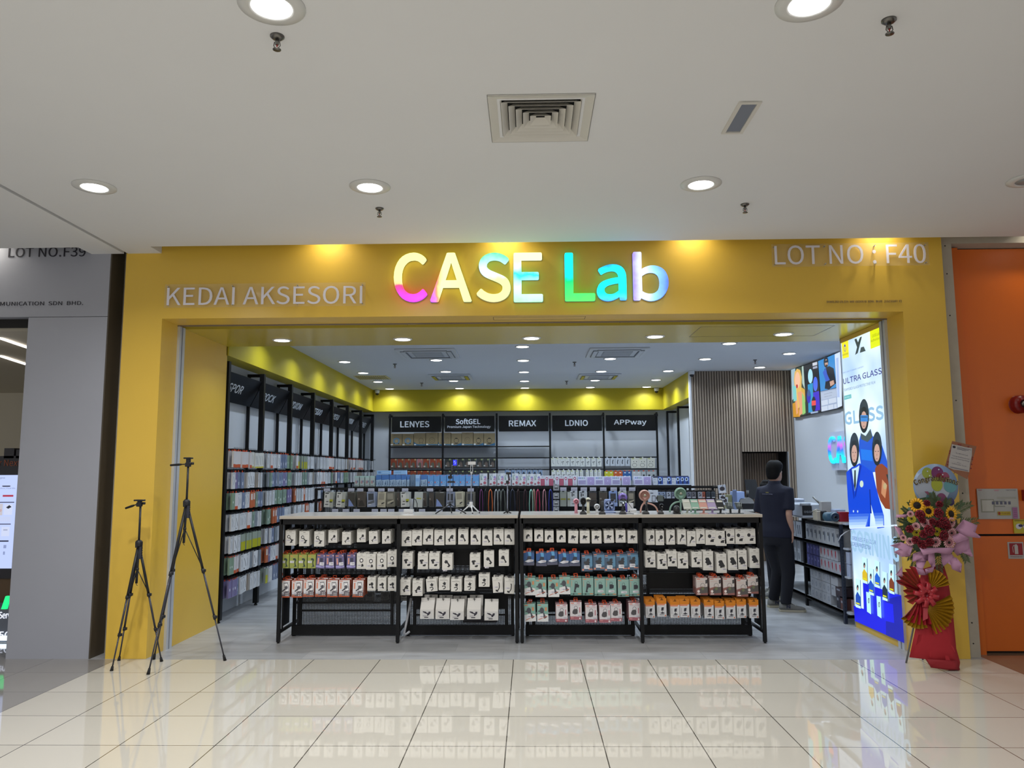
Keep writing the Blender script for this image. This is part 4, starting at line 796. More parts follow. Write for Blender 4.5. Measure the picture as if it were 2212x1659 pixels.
# back wall rack: five bays between six posts
BX = [-3.083, -1.909, -.718, .455, 1.633, 2.80]; BYF = 9.82
t = thing('wall_rack', (-.1, BYF, 0), 'black steel shelving rack with five bays against the back wall', 'display rack')
for x in BX:
    b = MB(); b.box(x-.02, x+.02, BYF, BYF+.03, 0, 2.96, M_BLACK).box(x-.015, x+.015, BYF+.03, 10.08, 2.9, 2.94, M_BLACK).box(x-.012, x+.012, BYF-.1, BYF, 2.86, 2.92, M_BLACK); b.build('post', t)
def bz(y): return onY(1100, y, BYF).z
for i in range(5):
    x0, x1 = BX[i]+.02, BX[i+1]-.02
    for y, d in [((963.5), .22)]*(i < 3) + [(988, .03), (1013.5, .03 if i > 1 else .2)]:
        z = bz(y); b = MB(); b.box(x0, x1, BYF, BYF+.02, z-.025, z, M_BLACK)
        if d > .1: b.box(x0, x1, BYF+.02, 10.05, z-.012, z, mat('shelf_board', '#9aa0a8', .5))
        b.build('shelf', t)
    b = MB(); b.box(x0, x1, 10.05, 10.06, .3, bz(990), mat('rack_back_light', '#b4b9c1', .5)); b.build('back_panel', t)
for i, (L, a) in enumerate([([('LENYES', .17, .3, .62, .4, .03)], 'LENYES'), ([('SoftGEL', .22, .48, .52, .36, .028), ('Premium Japan Technology', .05, .2, .9, .2, .015)], 'SoftGEL Premium Japan Technology'),
        ([('REMAX', .2, .32, .58, .38, .03)], 'REMAX'), ([('LDNIO', .26, .32, .48, .38, .03)], 'LDNIO'), ([('APPway', .16, .3, .68, .4, .025)], 'APPway')]):
    board('black brand sign on the back wall, above the %s bay from the left' % ORD[i], (BX[i]+.05, BYF-.03, 2.555), (1, 0, 0), (0, 0, 1), 1.09, .345, L)
# goods of the back wall
def goods(name, px0, px1, py0, py1, Y, dep, body, items, lab, group, tab=None, cat='box', tilt=0, side=None):
    a, c = onY(px0, py1, Y), onY(px1, py0, Y); w, h = c.x-a.x, c.z-a.z; b = MB()
    b.rbox(0, w, 0, dep, 0, h, mat('card_'+(side or body)[1:], side or body, .45), .001); b.poly([(.001, -.0002, .001), (w-.001, -.0002, .001), (w-.001, -.0002, h-.001), (.001, -.0002, h-.001)], mat('card_'+body[1:], body, .45))
    art(b, items, (0, -.0002, h), (1, 0, 0), (0, 0, 1), w, h, .0003)
    if tab: b.box(w/2-.015, w/2+.015, dep*.4, dep*.45, h, h+.025, mat('tab_'+tab[1:], tab, .4))
    o = b.build(name); o.location = (a.x, Y, a.z); o.rotation_euler = (0, R(tilt), 0); tag(o, lab, cat, group); return o
S6, O6x, O6y = 3.253, 820, 860
fanA = [('e', .5, .62, .3, .28, '#5f7f96'), ('e', .5, .62, .17, .16, '#9c8c6c'), ('o', .5, .62, .14, .13, .02, '#6b5c40'), ('e', .3, .84, .06, .05, '#2e2c28'), ('e', .7, .84, .06, .05, '#2e2c28'), ('r', .25, .1, .75, .14, '#6f6044'), ('r', 0, .88, .2, .98, '#cdd0d2')]
fanB = [('p', [(0, .72), (.3, .9), (0, 1)], '#2f6286'), ('r', 0, .9, 1, 1, '#3a6c8e'), ('o', .62, .58, .2, .18, .02, '#40382c'), ('e', .5, .8, .04, .03, '#2e2c28'), ('e', .75, .8, .04, .03, '#2e2c28'), ('r', .02, .88, .2, .98, '#cdd0d2')]
fanC = [('o', .5, .6, .25, .24, .03, '#5b5138'), ('o', .5, .6, .12, .12, .02, '#5b5138'), ('r', .3, .1, .7, .13, '#6f6044'), ('r', 0, .9, 1, .98, '#3f6f8f'), ('r', .02, .86, .2, .97, '#cdd0d2')]
fanD = [('r', .4, .38, .6, .46, '#22221f'), ('o', .5, .6, .24, .2, .035, '#22221f'), ('e', .5, .84, .22, .03, '#22221f'), ('p', [(.5, .95), (1, .78), (1, 1), (0, 1), (0, .92)], '#2f6286'), ('r', .02, .84, .22, .96, '#cdd0d2')]
for i, (x0, x1, y0, A, nm_) in enumerate([(78, 158, 250, fanA, 'blue fan picture'), (160, 238, 250, fanA, 'blue fan picture'), (240, 323, 245, fanB, 'blue corner wave'), (325, 410, 243, fanC, 'grey fan picture'), (412, 442, 243, fanB, 'narrow side showing'),
        (452, 500, 243, fanC, 'brown fan picture'), (503, 575, 247, fanD, 'black fan picture'), (577, 657, 241, fanC, 'grey fan picture'), (660, 730, 246, fanD, 'black fan picture'), (733, 810, 246, fanD, 'black fan picture')]):
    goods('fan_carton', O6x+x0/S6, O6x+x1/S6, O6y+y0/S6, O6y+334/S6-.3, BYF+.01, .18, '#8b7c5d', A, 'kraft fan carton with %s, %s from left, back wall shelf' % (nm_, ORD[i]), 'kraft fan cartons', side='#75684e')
C6 = 5.821
redc = [('p', [(.2, .45), (.5, .3), (.75, .45), (.8, .9), (.2, .9)], '#5c5a4c'), ('r', .7, 0, .95, .14, '#b8a878'), ('r', .08, .68, .4, .82, '#b9b4ac'), ('r', 0, .88, 1, 1, '#322b2a')]
blkc = [('p', [(.25, .45), (.5, .3), (.75, .45), (.8, .88), (.2, .88)], '#5e5149'), ('r', .7, 0, .96, .16, '#8f9a68'), ('r', .08, .68, .36, .82, '#a5a5a2')]
for r, (ya, yb) in enumerate(((183, 308), (333, 400))):
    for i, (x0, x1) in enumerate(((605, 682), (692, 768), (775, 845), (852, 926), (940, 1005), (1012, 1085), (1098, 1170), (1178, 1245))):
        goods('earphone_box', 740+x0/C6, 740+x1/C6, 960+ya/C6, 960+(yb if r == 0 else 440)/C6, BYF-.06, .05, '#8d3f24' if i != 4 or r else '#a86a6c', redc, 'rust red headset box, %s from the left, %s row, first bay of the back wall' % (ORD[i], ('upper', 'lower')[r]), 'rust red headset boxes')
    for i, (x0, x1) in enumerate(((1285, 1362), (1368, 1440), (1448, 1525), (1530, 1604), (1610, 1682), (1688, 1762), (1768, 1842), (1850, 1922))):
        goods('earphone_box', 740+x0/C6, 740+x1/C6, 960+(ya-2)/C6, 960+((yb-12) if r == 0 else 440)/C6, BYF-.06, .05, '#2b2d2c', blkc, 'black headset box, %s from the left, %s row, second bay of the back wall' % (ORD[i], ('upper', 'lower')[r]), 'black headset boxes')
C7 = 5.672
for i, x in enumerate((30, 105, 170, 235, 303, 370, 437)): goods('car_charger_pack', 1090+(x-26)/C7, 1090+(x+26)/C7, 960+312/C7, 960+400/C7, BYF-.06, .04, '#7f93ad', [('p', [(.2, .5), (.5, .2), (.8, .5), (.7, .8), (.3, .8)], '#1d2636'), ('r', 0, 0, .12, 1, '#2b4a7a')], 'blue and white pack, %s from left in the middle bay of the back wall' % ORD[i], 'packs in the middle back bay', tab=BK, cat='packet')
ear = [('e', .35, .5, .1, .07, '#2f3236'), ('e', .62, .45, .1, .07, '#2f3236'), ('l', [(.35, .5), (.5, .8), (.62, .45)], .05, '#55595f'), ('r', .1, .03, .5, .1, '#a9b05a')]
adp = [('l', [(.35, .25), (.4, .6), (.65, .75)], .09, '#777c84'), ('r', .1, .03, .5, .1, '#a9b05a')]
for i, x in enumerate((597, 655, 712, 770, 836, 895, 955, 1022, 1092, 1160)): goods('earphone_pack', 1090+(x-27)/C7, 1090+(x+27)/C7, 960+165/C7, 960+(268+4*(i > 5))/C7, BYF-.06, .03, '#c6cac8', adp if i in (0, 1) else ear, 'white earphone pack, %s from the left, upper row, fourth back wall bay' % ORD[i], 'white packs in the fourth back bay', tab='#c6cac8', cat='packet')
for i, x in enumerate((602, 662, 724, 785, 834, 892, 942, 1014, 1066, 1120, 1166)): goods('earphone_pack', 1090+(x-(26 if i < 5 else 18))/C7, 1090+(x+(26 if i < 5 else 18))/C7, 960+318/C7, 960+440/C7, BYF-.06, .03, '#c6cac8', ear if i < 5 else adp, 'white pack, %s from the left, lower row, fourth back wall bay' % ORD[i], 'white packs in the fourth back bay', tab='#c6cac8', cat='packet')
for i, x in enumerate((1258, 1325, 1385, 1442, 1507)): goods('cable_pack', 1090+(x-26)/C7, 1090+(x+26)/C7, 960+168/C7, 960+264/C7, BYF-.06, .03, '#b5bcc6', [('l', [(.6, .2), (.45, .5), (.5, .75)], .18, '#1d232c')], 'white pack with black plug, %s from left, last back wall bay' % ORD[i], 'packs in the last back bay', tab='#b5bcc6', cat='packet')
for i, x in enumerate((1597, 1693, 1795)): goods('neckband_pack', 1090+(x-46)/C7, 1090+(x+46)/C7, 960+168/C7, 960+290/C7, BYF-.06, .03, '#c9c9bf', [('o', .45, .7, .3, .2, .04, '#33353a'), ('e', .35, .35, .05, .05, '#33353a'), ('e', .7, .35, .05, .05, '#33353a'), ('r', .1, 0, .4, .08, '#a9b05a')], 'wide white neckband earphone pack, %s from left, last back wall bay' % ORD[i], 'packs in the last back bay', tab='#c9c9bf', cat='packet')
for i, (x, c_, n_) in enumerate(((1252, '#b5b32c', 'yellow'), (1306, '#b5b32c', 'yellow'), (1362, '#b9592a', 'orange'), (1419, '#b9592a', 'orange'), (1476, '#2a5a96', 'blue'), (1529, '#2a5a96', 'blue'), (1590, '#b3b6b8', 'white'), (1645, '#b3b6b8', 'white'), (1705, '#aab0b2', 'grey'), (1771, '#aab0b2', 'grey'), (1825, '#aab0b2', 'grey'))):
    goods('cable_pack', 1090+(x-26)/C7, 1090+(x+26)/C7, 960+330/C7, 960+440/C7, BYF-.06, .03, c_, [('e', .5, .62, .2, .14, '#c9cdd0'), ('r', .3, .1, .7, .2, '#d8d8d8')] if i < 8 else [('r', .3, .35, .75, .75, '#1d1f22')], '%s pack, %s from the left, lower row, last back wall bay' % (n_, ORD[i]), 'lower packs in the last back bay', tab=OR, cat='packet')
# two bare rack frames on the right recess wall
for (x, ytop), lab in (((1441, 889), 'rear black rack post and arm on the recess wall right of the back rack'), ((1464, 880), 'front black rack post and arm beside the slatted wall')):
    X = 2.98; p = onX(x, ytop, X); b = MB(); b.box(X-.02, X+.02, p.y-.03, p.y+.03, 0, 2.96, M_BLACK).box(X+.02, 3.2, p.y-.015, p.y+.015, 2.92, 2.96, M_BLACK); tag(b.build('rack_frame', o=(X, p.y, 0)), lab, 'rack')
b = MB()
for i in range(4): b.box(3.155, 3.19, 7.3+.12*i, 7.31+.12*i, 1.55, 1.85, mat('pink_wire', '#a8566a', .5))
for z in (1.55, 1.7, 1.84): b.box(3.155, 3.165, 7.28, 7.7, z, z+.008, mat('pink_wire'))
b.box(3.17, 3.19, 7.28, 7.7, 1.5, 1.88, mat('pink_film', '#b69aa6', .5)); tag(b.build('wire_basket', o=(3.17, 7.5, 1.55)), 'pink wire display basket just left of the slatted wall', 'basket')
# ================================================================ ISLAND RACKS IN THE MIDDLE OF THE SHOP
IY = 3.3; IZ = 1.462
t = thing('island_rack', (-.17, IY, 0), 'long black island rack with phone cases and lanyards behind the front counters', 'display rack', 'island racks')
IX = [-2.886+1.085*i for i in range(6)]; t_isl = t
for x in IX:
    b = MB(); b.box(x-.016, x+.016, IY, IY+.03, 0, IZ, M_BLACK).box(x-.016, x+.016, IY+.4, IY+.43, 0, IZ, M_BLACK)
    for z in (.1, .55, 1.12, IZ-.03): b.box(x-.012, x+.012, IY+.03, IY+.4, z, z+.025, M_BLACK)
    b.build('post', t)
for i in range(5):
    for q in ((IY-.002, IY+.02, IZ-.025, IZ), (IY+.41, IY+.43, IZ-.025, IZ), (IY, IY+.02, 1.105, 1.13), (IY, IY+.43, .08, .12)): MB().box(IX[i], IX[i+1], *q, M_BLACK).build('rail', t)
    b = MB(); b.box(IX[i]+.02, IX[i+1]-.02, IY+.2, IY+.215, .3, IZ-.06, M_PERF if i < 2 else M_BLACK); b.build('back_panel', t)
    b = MB(); b.box(IX[i]+.02, IX[i+1]-.02, IY+.03, IY+.42, .55, .57, M_BLACK); b.build('shelf', t)
t2 = thing('island_rack', (-.15, 6.2, 0), 'second black island rack carrying boxed fans and gadgets on its top shelf', 'display rack', 'island racks')
for x in (-3.03, -1.87, -.72, .43, 1.58, 2.74):
    b = MB(); b.box(x-.018, x+.018, 6.2, 6.24, 0, 1.43, M_BLACK).box(x-.018, x+.018, 6.6, 6.64, 0, 1.43, M_BLACK); b.build('post', t2)
b = MB(); b.box(-3.05, 2.76, 6.18, 6.64, 1.405, 1.43, M_BLACK); b.build('top_shelf', t2)
b = MB(); b.box(-3.0, 2.72, 6.4, 6.42, .2, 1.38, M_BLACK); b.build('back_panel', t2)
# boxes standing on the second island (photo columns, scale of the measured crops)
def seq(name, xs, ya, yb, body, items, lab, grp, f, Y=6.24, dep=.12, **k):
    for i, (x0, x1) in enumerate(xs): goods(name, *f(x0, ya), *[None]*0, Y=Y, dep=dep, body=body, items=items, lab=lab % ORD[i], group=grp, **k) if False else box_px(name, x0, x1, ya, yb, f, body, items, lab % ORD[i], grp, Y, dep)
def box_px(name, x0, x1, ya, yb, f, body, items, lab, grp, Y=6.24, dep=.12):
    a, c = f(x0, ya), f(x1, yb); o = goods(name, a[0], c[0], a[1], c[1], Y, dep, body, items, lab, grp); o.location.z = SHZ if yb in (500, 525, 502) else o.location.z; return o
SHZ = 1.431
f6 = lambda x, y: (740+x/5.821, 960+y/5.821); f7 = lambda x, y: (1090+x/5.672, 960+y/5.672)
capg = [('r', 0, 0, 1, .16, '#a9c4b8'), ('e', .4, .58, .22, .16, '#b08a8a'), ('e', .72, .52, .1, .12, '#596a8a'), ('r', .1, .9, .8, .94, '#4b4f58')]
blu = [('p', [(0, 0), (1, 0), (1, .4), (0, .45)], '#4a74b0'), ('p', [(0, .45), (1, .4), (1, 1), (0, 1)], '#a9bdcf'), ('l', [(.15, .5), (.15, .9)], .1, '#46607e'), ('p', [(.4, .85), (.5, .45), (.62, .85)], '#46607e'), ('l', [(.75, .48), (.8, .9)], .1, '#46607e'), ('r', .3, .93, .8, .96, '#333333')]
blu2 = [('p', [(0, .0), (1, 0), (1, .6), (0, .7)], '#5f93c8'), ('o', .65, .68, .2, .13, .05, '#a9cbe0'), ('e', .2, .66, .12, .08, '#b86a6a'), ('l', [(.3, .1), (.85, .02)], .06, '#c05a6a'), ('r', .2, .9, .8, .95, '#dfe4ea')]
flor = [('r', .1, .03, .5, .07, '#777c84'), ('p', [(.1, .15), (.45, .12), (.5, .5), (.1, .55)], '#8fa09a'), ('l', [(.3, .2), (.5, .55)], .08, '#e8eef0'), ('e', .75, .3, .16, .1, '#8e86b8'), ('p', [(.5, .5), (.95, .3), (.9, .6)], '#b88aa6'), ('e', .7, .75, .2, .12, '#a85a68'), ('e', .2, .85, .14, .08, '#93606a'), ('r', .5, .93, .9, .96, '#444444')]
seq('gadget_box', [(148, 208), (215, 275), (282, 340), (345, 405)], 392, 525, '#b4bdb6', capg, 'pale green gadget box, %s from the left on the second island shelf', 'pale green boxes', f6)
seq('gadget_box', [(420, 490), (492, 585), (590, 662), (664, 735), (737, 800), (808, 842)], 380, 525, '#7fa3cf', blu, 'tall blue box with white figures, %s of six near the left end of the shelf', 'tall blue boxes', f6, dep=.14)
box_px('gadget_box', 850, 910, 380, 525, f6, '#6a7c8e', blu[2:], 'darker blue-grey box standing between blue boxes on the second island shelf', 'tall blue boxes')
box_px('gadget_box', 915, 968, 380, 525, f6, '#9ebfdf', [('r', .1, .3, .9, .6, '#7fa3cf'), ('l', [(.2, .7), (.8, .7)], .05, '#5f83af')], 'light blue box showing its side on the second island shelf', 'tall blue boxes')
box_px('gadget_box', 985, 1062, 380, 525, f6, '#7fa3cf', blu, 'single tall blue box between the light blue side and the fan boxes', 'tall blue boxes')
box_px('gadget_box', 432, 598, 328, 379, f6, '#8fb6dc', [('r', .1, .3, .3, .7, '#5f86b4'), ('r', .4, .4, .9, .6, '#a9c8e4')], 'light blue box lying on top of the leftmost tall blue boxes', 'tall blue boxes')
box_px('gadget_box', 640, 800, 326, 379, f6, '#93b8dc', [('r', .1, .3, .6, .7, '#7fa6cc')], 'light blue box lying on the second group of tall blue boxes', 'tall blue boxes')
seq('fan_box', [(1070, 1145), (1148, 1222), (1230, 1305), (1310, 1385), (1395, 1466), (1468, 1540), (1550, 1625), (1638, 1715)], 382, 525, '#6f9ccc', blu2, 'sky blue fan box, %s of eight on the second island shelf', 'sky blue fan boxes', f6)
seq('floral_box', [(1725, 1815), (1845, 1935), (1945, 2028), (2030, 2112), (2132, 2212)], 368, 525, '#ccced2', flor, 'white floral box, %s from the left on the second island shelf', 'white floral boxes', f6)
seq('floral_box', [(175, 262), (272, 355), (358, 440)], 358, 502, '#ccced2', flor, 'white floral box right of the middle, %s of three beside the rose boxes', 'white floral boxes', f7)
fanp = [('e', .5, .3, .3, .17, '#9a3f5e'), ('e', .5, .3, .15, .08, '#e0d9e2'), ('r', .42, .45, .6, .85, '#b99abf'), ('r', .2, .88, .8, .92, '#8a8a94')]
redp = [('r', 0, .0, 1, .3, '#ccd0d8'), ('r', .1, .3, .9, 1, '#a8566a'), ('r', .2, .1, .8, .16, '#6a6f7a')]
for i, (x0, x1, k) in enumerate([(440, 490, 0), (493, 542, 1), (545, 597, 0), (617, 668, 1), (672, 722, 0), (726, 775, 1), (778, 831, 0), (835, 885, 1)]):
    box_px('fan_box', x0, x1, 380, 502, f7, '#c6c9d2' if k else '#a8566a', fanp if k else redp, 'narrow rose box with %s, %s of eight on the second island shelf' % ('handheld fan picture' if k else 'plain red back', ORD[i]), 'rose fan boxes')
pfan = [('r', .08, .08, .92, .95, '#a99cc8'), ('o', .5, .5, .36, .36, .04, '#8f80b6'), ('o', .5, .5, .2, .2, .03, '#8f80b6'), ('e', .5, .5, .06, .06, '#c8bfe0'), ('e', .75, .9, .04, .03, '#33333a')]
pbak = [('r', .1+.2*i, .1, .22+.2*i, .26, c) for i, c in enumerate(('#5f83b8', '#6a78a8', '#6f9c8a', '#8a93b0'))] + [('r', .08, .42, .92, .88, '#a39cc0'), ('r', .1, .5, .9, .58, '#8f88b0'), ('r', .1, .68, .7, .74, '#8f88b0')]
for i, (x0, x1, k) in enumerate([(897, 1002, 0), (1005, 1108, 1), (1110, 1211, 0), (1213, 1312, 1), (1315, 1418, 0), (1440, 1545, 1), (1588, 1695, 0), (1698, 1797, 1)]):
    box_px('fan_box', x0, x1, 392, 502, f7, '#c9cbe0', pfan if k else pbak, 'white box with lilac %s, %s of eight on the second island shelf' % ('round fan picture' if k else 'text panel', ORD[i]), 'lilac fan boxes')
npic = [('p', [(0, 0), (1, 0), (1, 1), (0, 1)], '#2d4a94'), ('e', .4, .32, .36, .26, '#b9cbe6'), ('e', .4, .3, .18, .14, '#20222c'), ('l', [(.5, .5), (.5, .95)], .3, '#1a2444'), ('r', 0, .88, 1, 1, '#a9bbda')]
nwh = [('r', 0, 0, 1, .12, '#22253a'), ('r', .1, .3, .6, .36, '#8a8f9a'), ('r', .1, .6, .5, .66, '#8a8f9a')]
for i, (x0, x1, k) in enumerate([(1822, 1877, 0), (1883, 1938, 1), (1942, 1990, 0), (1993, 2045, 1), (2048, 2098, 0), (2102, 2156, 1), (2158, 2208, 1), (2210, 2262, 1)]):
    box_px('headset_box', x0, x1, 400, 502, f7, '#2a2f55' if k else '#b9bfcc', npic if k else nwh, '%s box, %s of eight at the right end of the second island shelf' % ('navy picture' if k else 'white', ORD[i]), 'navy headset boxes')
for i, (x0, x1) in enumerate([(1812, 1880), (1882, 1960), (1962, 2030), (2040, 2110), (2112, 2180), (2182, 2250)]):
    box_px('headset_box', x0, x1, 348, 402, f7, '#1d2140', [], 'plain dark navy box end, %s from left above the navy picture boxes' % ORD[i], 'navy headset boxes', Y=6.42).location.z = SHZ+.001 if False else onY(1400, 1031, 6.42).z
for o in [o for o in COL.objects if o.name.startswith('headset_box') and 'plain dark' in o.get('label', '')]:
    o.location.z = SHZ; o.scale.z = (1.585-SHZ)/max(v.co.z for v in o.data.vertices)
# phone cases hanging on the first island
f4 = lambda x, y: (660+x/4.809, 990+y/4.809); f5 = lambda x, y: (1100+x/4.254, 990+y/4.254)
pw_ = [('r', .05, .03, .62, .97, '#c9c8c2'), ('r', .12, .06, .5, .12, '#2c2c30'), ('e', .2, .25, .06, .04, '#222222'), ('e', .2, .33, .06, .04, '#222222'), ('r', .62, .48, .98, .62, '#a9a828'), ('r', .62, .62, .9, .68, '#2c2e28'), ('r', .25, .6, .5, .65, '#55555a'), ('r', .15, .78, .5, .84, '#55555a')]
pdk = [('r', .06, .1, .94, .95, '#3b3832'), ('p', [(.1, .95), (.15, .45), (.4, .6), (.8, .95)], '#7d8fc0'), ('r', .5, .02, .9, .06, '#9a9a98')]  # blue wedge is a glare reflection painted into the print
pbr = [('r', .06, .06, .94, .95, '#463e38'), ('p', [(.1, .95), (.3, .6), (.6, .55), (.9, .95)], '#2c2724'), ('r', .08, .42, .3, .52, '#8a8278')]
psl = [('r', .16, .12, .84, .55, '#37393e'), ('p', [(.1, .7), (.9, .55), (.9, .72), (.1, .85)], '#5b5f66'), ('r', .15, .8, .5, .86, '#c2c4c8')]
pcr = [('r', .14, .1, .8, .5, '#8f897a'), ('p', [(.12, .66), (.86, .54), (.86, .62), (.12, .8)], '#b9b29e'), ('p', [(.5, .72), (.84, .66), (.84, .72), (.5, .82)], '#26262a'), ('l', [(.1, .92), (.8, .84)], .04, '#6f6a5e')]
pdot = [('e', .28, .16, .1, .05, '#222226'), ('e', .28, .27, .1, .05, '#222226'), ('e', .5, .21, .1, .05, '#222226'), ('r', .1, .03, .6, .07, '#333338'), ('r', .2, .5, .7, .54, '#9a9da2'), ('r', .2, .8, .6, .84, '#55585e')]
cases = [(f4, 188, 285, '#a6a79f', pw_, 'clear case pouch with white card, yellow sticker'), (f4, 312, 410, '#a6a79f', pw_, 'clear case pouch with white card, yellow sticker'), (f4, 437, 520, '#56554d', pdk, 'dark boxed phone case with bright blue reflection'),
    (f4, 540, 628, '#5d554c', pbr, 'dark brown boxed phone case'), (f4, 640, 726, '#8c95ab', psl, 'slate framed phone case box'), (f4, 745, 832, '#b5ad97', pcr, 'cream framed phone case box'), (f4, 842, 930, '#6d6a5e', pcr, 'dim cream phone case box'),
    (f4, 950, 982, '#4a4d4e', pbr, 'thin dark phone case box'), (f4, 990, 1080, '#b6b8b4', pw_, 'clear case pouch with white card'), (f4, 1125, 1215, '#aeb2ae', [('r', .25, .38, .8, .46, '#a8a63a')], 'pale clear phone case pouch with yellow stripe'), (f4, 1222, 1262, '#5a605f', pbr, 'grey narrow phone case box'),
    (f4, 1285, 1338, '#3c3e40', pbr, 'black phone case box'), (f4, 1346, 1442, '#4a4a46', pdk, 'dark glossy phone case box'), (f4, 1460, 1545, '#7f879c', psl, 'slate framed phone case box'), (f4, 1562, 1645, '#b2ae9a', pcr, 'cream framed phone case box'), (f4, 1668, 1755, '#6a675f', psl, 'dim grey phone case box'),
    (f5, 468, 525, '#8d938c', [('r', .1, .45, .9, .55, '#8a892e')], 'clear phone case pouch with yellow stripe'), (f5, 535, 560, '#a5aaa5', [('r', .1, .45, .9, .55, '#8a892e')], 'narrow clear phone case pouch'), (f5, 562, 625, '#b9bec2', pdot, 'white phone case with three camera holes'), (f5, 640, 712, '#b4babf', pdot, 'white phone case with three camera holes'),
    (f5, 730, 800, '#33363a', pbr, 'black phone case box'), (f5, 825, 898, '#4a4c46', pbr, 'dark olive phone case box'), (f5, 920, 993, '#7f95c4', psl, 'blue framed phone case box'), (f5, 1010, 1080, '#b9bdb6', psl, 'white framed phone case box'), (f5, 1090, 1155, '#55544e', pcr, 'dark framed phone case box')]
for i, (f, x0, x1, c_, A, l) in enumerate(cases):
    y0, y1 = (348, 508) if f is f4 else (308, 442)
    a, c = f(x0, y0), f(x1, y1)
    goods('phone_case_pack', a[0], c[0], a[1], c[1], IY-.12, .02, c_, A, '%s, %s from the left on the island rack' % (l, (ORD+['nineteenth', 'twentieth', 'twenty-first', 'twenty-second', 'twenty-third', 'twenty-fourth', 'twenty-fifth', 'twenty-sixth'])[i]), 'phone cases on the island rack', tab='#26262a', cat='phone case', tilt=rnd.uniform(-3, 3))
    for j in (1, 2):
        o = MB().box(0, (c[0]-a[0])*.0057, 0, .018, 0, .19, mat('card_'+c_[1:], c_, .42)).build('phone_case_pack'); p = onY(a[0], c[1], IY-.12); o.location = (p.x+.008*j, IY-.12+.035*j, p.z+.01)
        tag(o, 'phone case pack hanging %s behind the %s front case on the island rack' % (ORD[j-1], (ORD+['nineteenth', 'twentieth', 'twenty-first', 'twenty-second', 'twenty-third', 'twenty-fourth', 'twenty-fifth'])[i]), 'phone case', 'phone cases behind on the island rack')
wt = [('e', .4, .25, .14, .1, '#2a2c34'), ('e', .6, .5, .16, .1, '#2a2c34'), ('e', .35, .6, .12, .08, '#2a2c34'), ('r', .1, .82, .9, .92, '#c2c6d0')]
f9 = lambda x, y: (1380+x/9.217, 1030+y/9.217)
for i, (x0, x1, c_, y1) in enumerate([(378, 452, '#8493ae', 432), (458, 532, '#8493ae', 432), (555, 640, '#9ba3b4', 432), (660, 712, '#6d7488', 432), (960, 1042, '#666b78', 428), (1055, 1138, '#63646c', 428), (1180, 1262, '#8d919c', 428), (1264, 1318, '#a04f3a', 428), (1345, 1422, '#2f3a46', 428), (1448, 1520, '#3a444e', 428)]):
    a, c = f9(x0, 300), f9(x1, y1); goods('watch_case_pack', a[0], c[0], a[1], c[1], IY-.1, .02, c_, wt, 'small %s pack, %s from the left in the right bays of the island rack' % ('orange' if i == 7 else 'grey', ORD[i]), 'small packs on the island rack', tab='#26262a', cat='packet')
a, c = f9(190, 260), f9(372, 502); goods('pouch', a[0], c[0], a[1], c[1], IY-.2, .03, '#c6cdd8', [('r', .2, .22, .5, .3, '#4a5060'), ('r', .35, .45, .75, .95, '#23252c'), ('r', .4, .5, .7, .9, '#b9bec8')], 'white padded pouch with printed phone outline behind the peach fan', None, cat='pouch', tilt=2)
for i, (x0, x1, y0, y1) in enumerate([(1598, 1742, 170, 335), (1610, 1720, 360, 470), (1660, 1765, 400, 560), (1640, 1730, 620, 740)]):
    a, c = f9(x0, y0), f9(x1, y1); goods('grip_pouch', a[0], c[0], a[1], c[1], IY-.25, .02, '#bcc2d0', [('e', .5, .45, .34, .26, '#3e3a40'), ('r', .1, .72, .9, .9, '#dde1ea')], 'clear pouch with dark pad, %s from the top at the right end of the island' % ORD[i], 'clear pouches at the island end', cat='pouch', tilt=-6+5*i)
for i, (y, h_) in enumerate([(268, 28), (345, 26), (413, 26), (475, 24)]):
    a, c = f5(405, y-28), f5(458, y+28); goods('grip_pouch', a[0], c[0], a[1], c[1], IY-.3, .015, '#8f949c', [('e', .5, .5, .36, .36, '#b9bdc4'), ('o', .5, .5, .34, .34, .08, '#6d727a'), ('r', .2, .5, .8, .7, '#2f3238')], 'round clear ring grip pouch, %s from the top right of the blue lanyard' % ORD[i], 'ring grip pouches', cat='pouch')
for o in [o for o in COL.objects if o.get('group') in ('phone cases on the island rack', 'small packs on the island rack', 'clear pouches at the island end', 'ring grip pouches') or o.name == 'pouch']:
    bb = [Vector(c) for c in o.bound_box]; hx = o.location.x+(min(c.x for c in bb)+max(c.x for c in bb))/2; hz = o.location.z+max(c.z for c in bb)-.006
    MB().tube([(min(hx, 2.5), IY+.2, hz), (hx, o.location.y-.01, hz), (hx, o.location.y-.014, hz+.012)], .003, M_BLACK, n=5).build('peg_hook', t)
# price tags
for i, (f, x, y) in enumerate([(f4, x, 328) for x in (222, 475, 568, 682, 788, 887, 1034, 1293, 1497, 1715)] + [(f4, x, 543) for x in (307, 418, 530, 720, 810, 890, 1000, 1210, 1390, 1590)] + [(f5, x, 283) for x in (497, 597, 685, 770, 864, 960, 1045, 1130)]):
    a = f(x-33 if f is f4 else x-29, y-16); c = f(x+33 if f is f4 else x+29, y+16)
    goods('price_tag', a[0], c[0], a[1], c[1], IY-.16, .002, '#aeb0c0', [('r', .1, .55, .9, .75, '#8d90a4')], 'small white price tag, %s on the %s of the island rack' % ((ORD*2)[i % 10], ('upper rail, left half', 'lower rail, left half', 'upper rail, right half')[min(i//10, 2)]), 'price tags on the island rack', cat='price tag')
    q = onY(f(x, y)[0], c[1], IY-.158); MB().tube([(q.x, IY-.158, q.z-.004), (q.x, IY, q.z-.004)], .002, M_BLACK, n=4).build('tag_arm', t_isl)
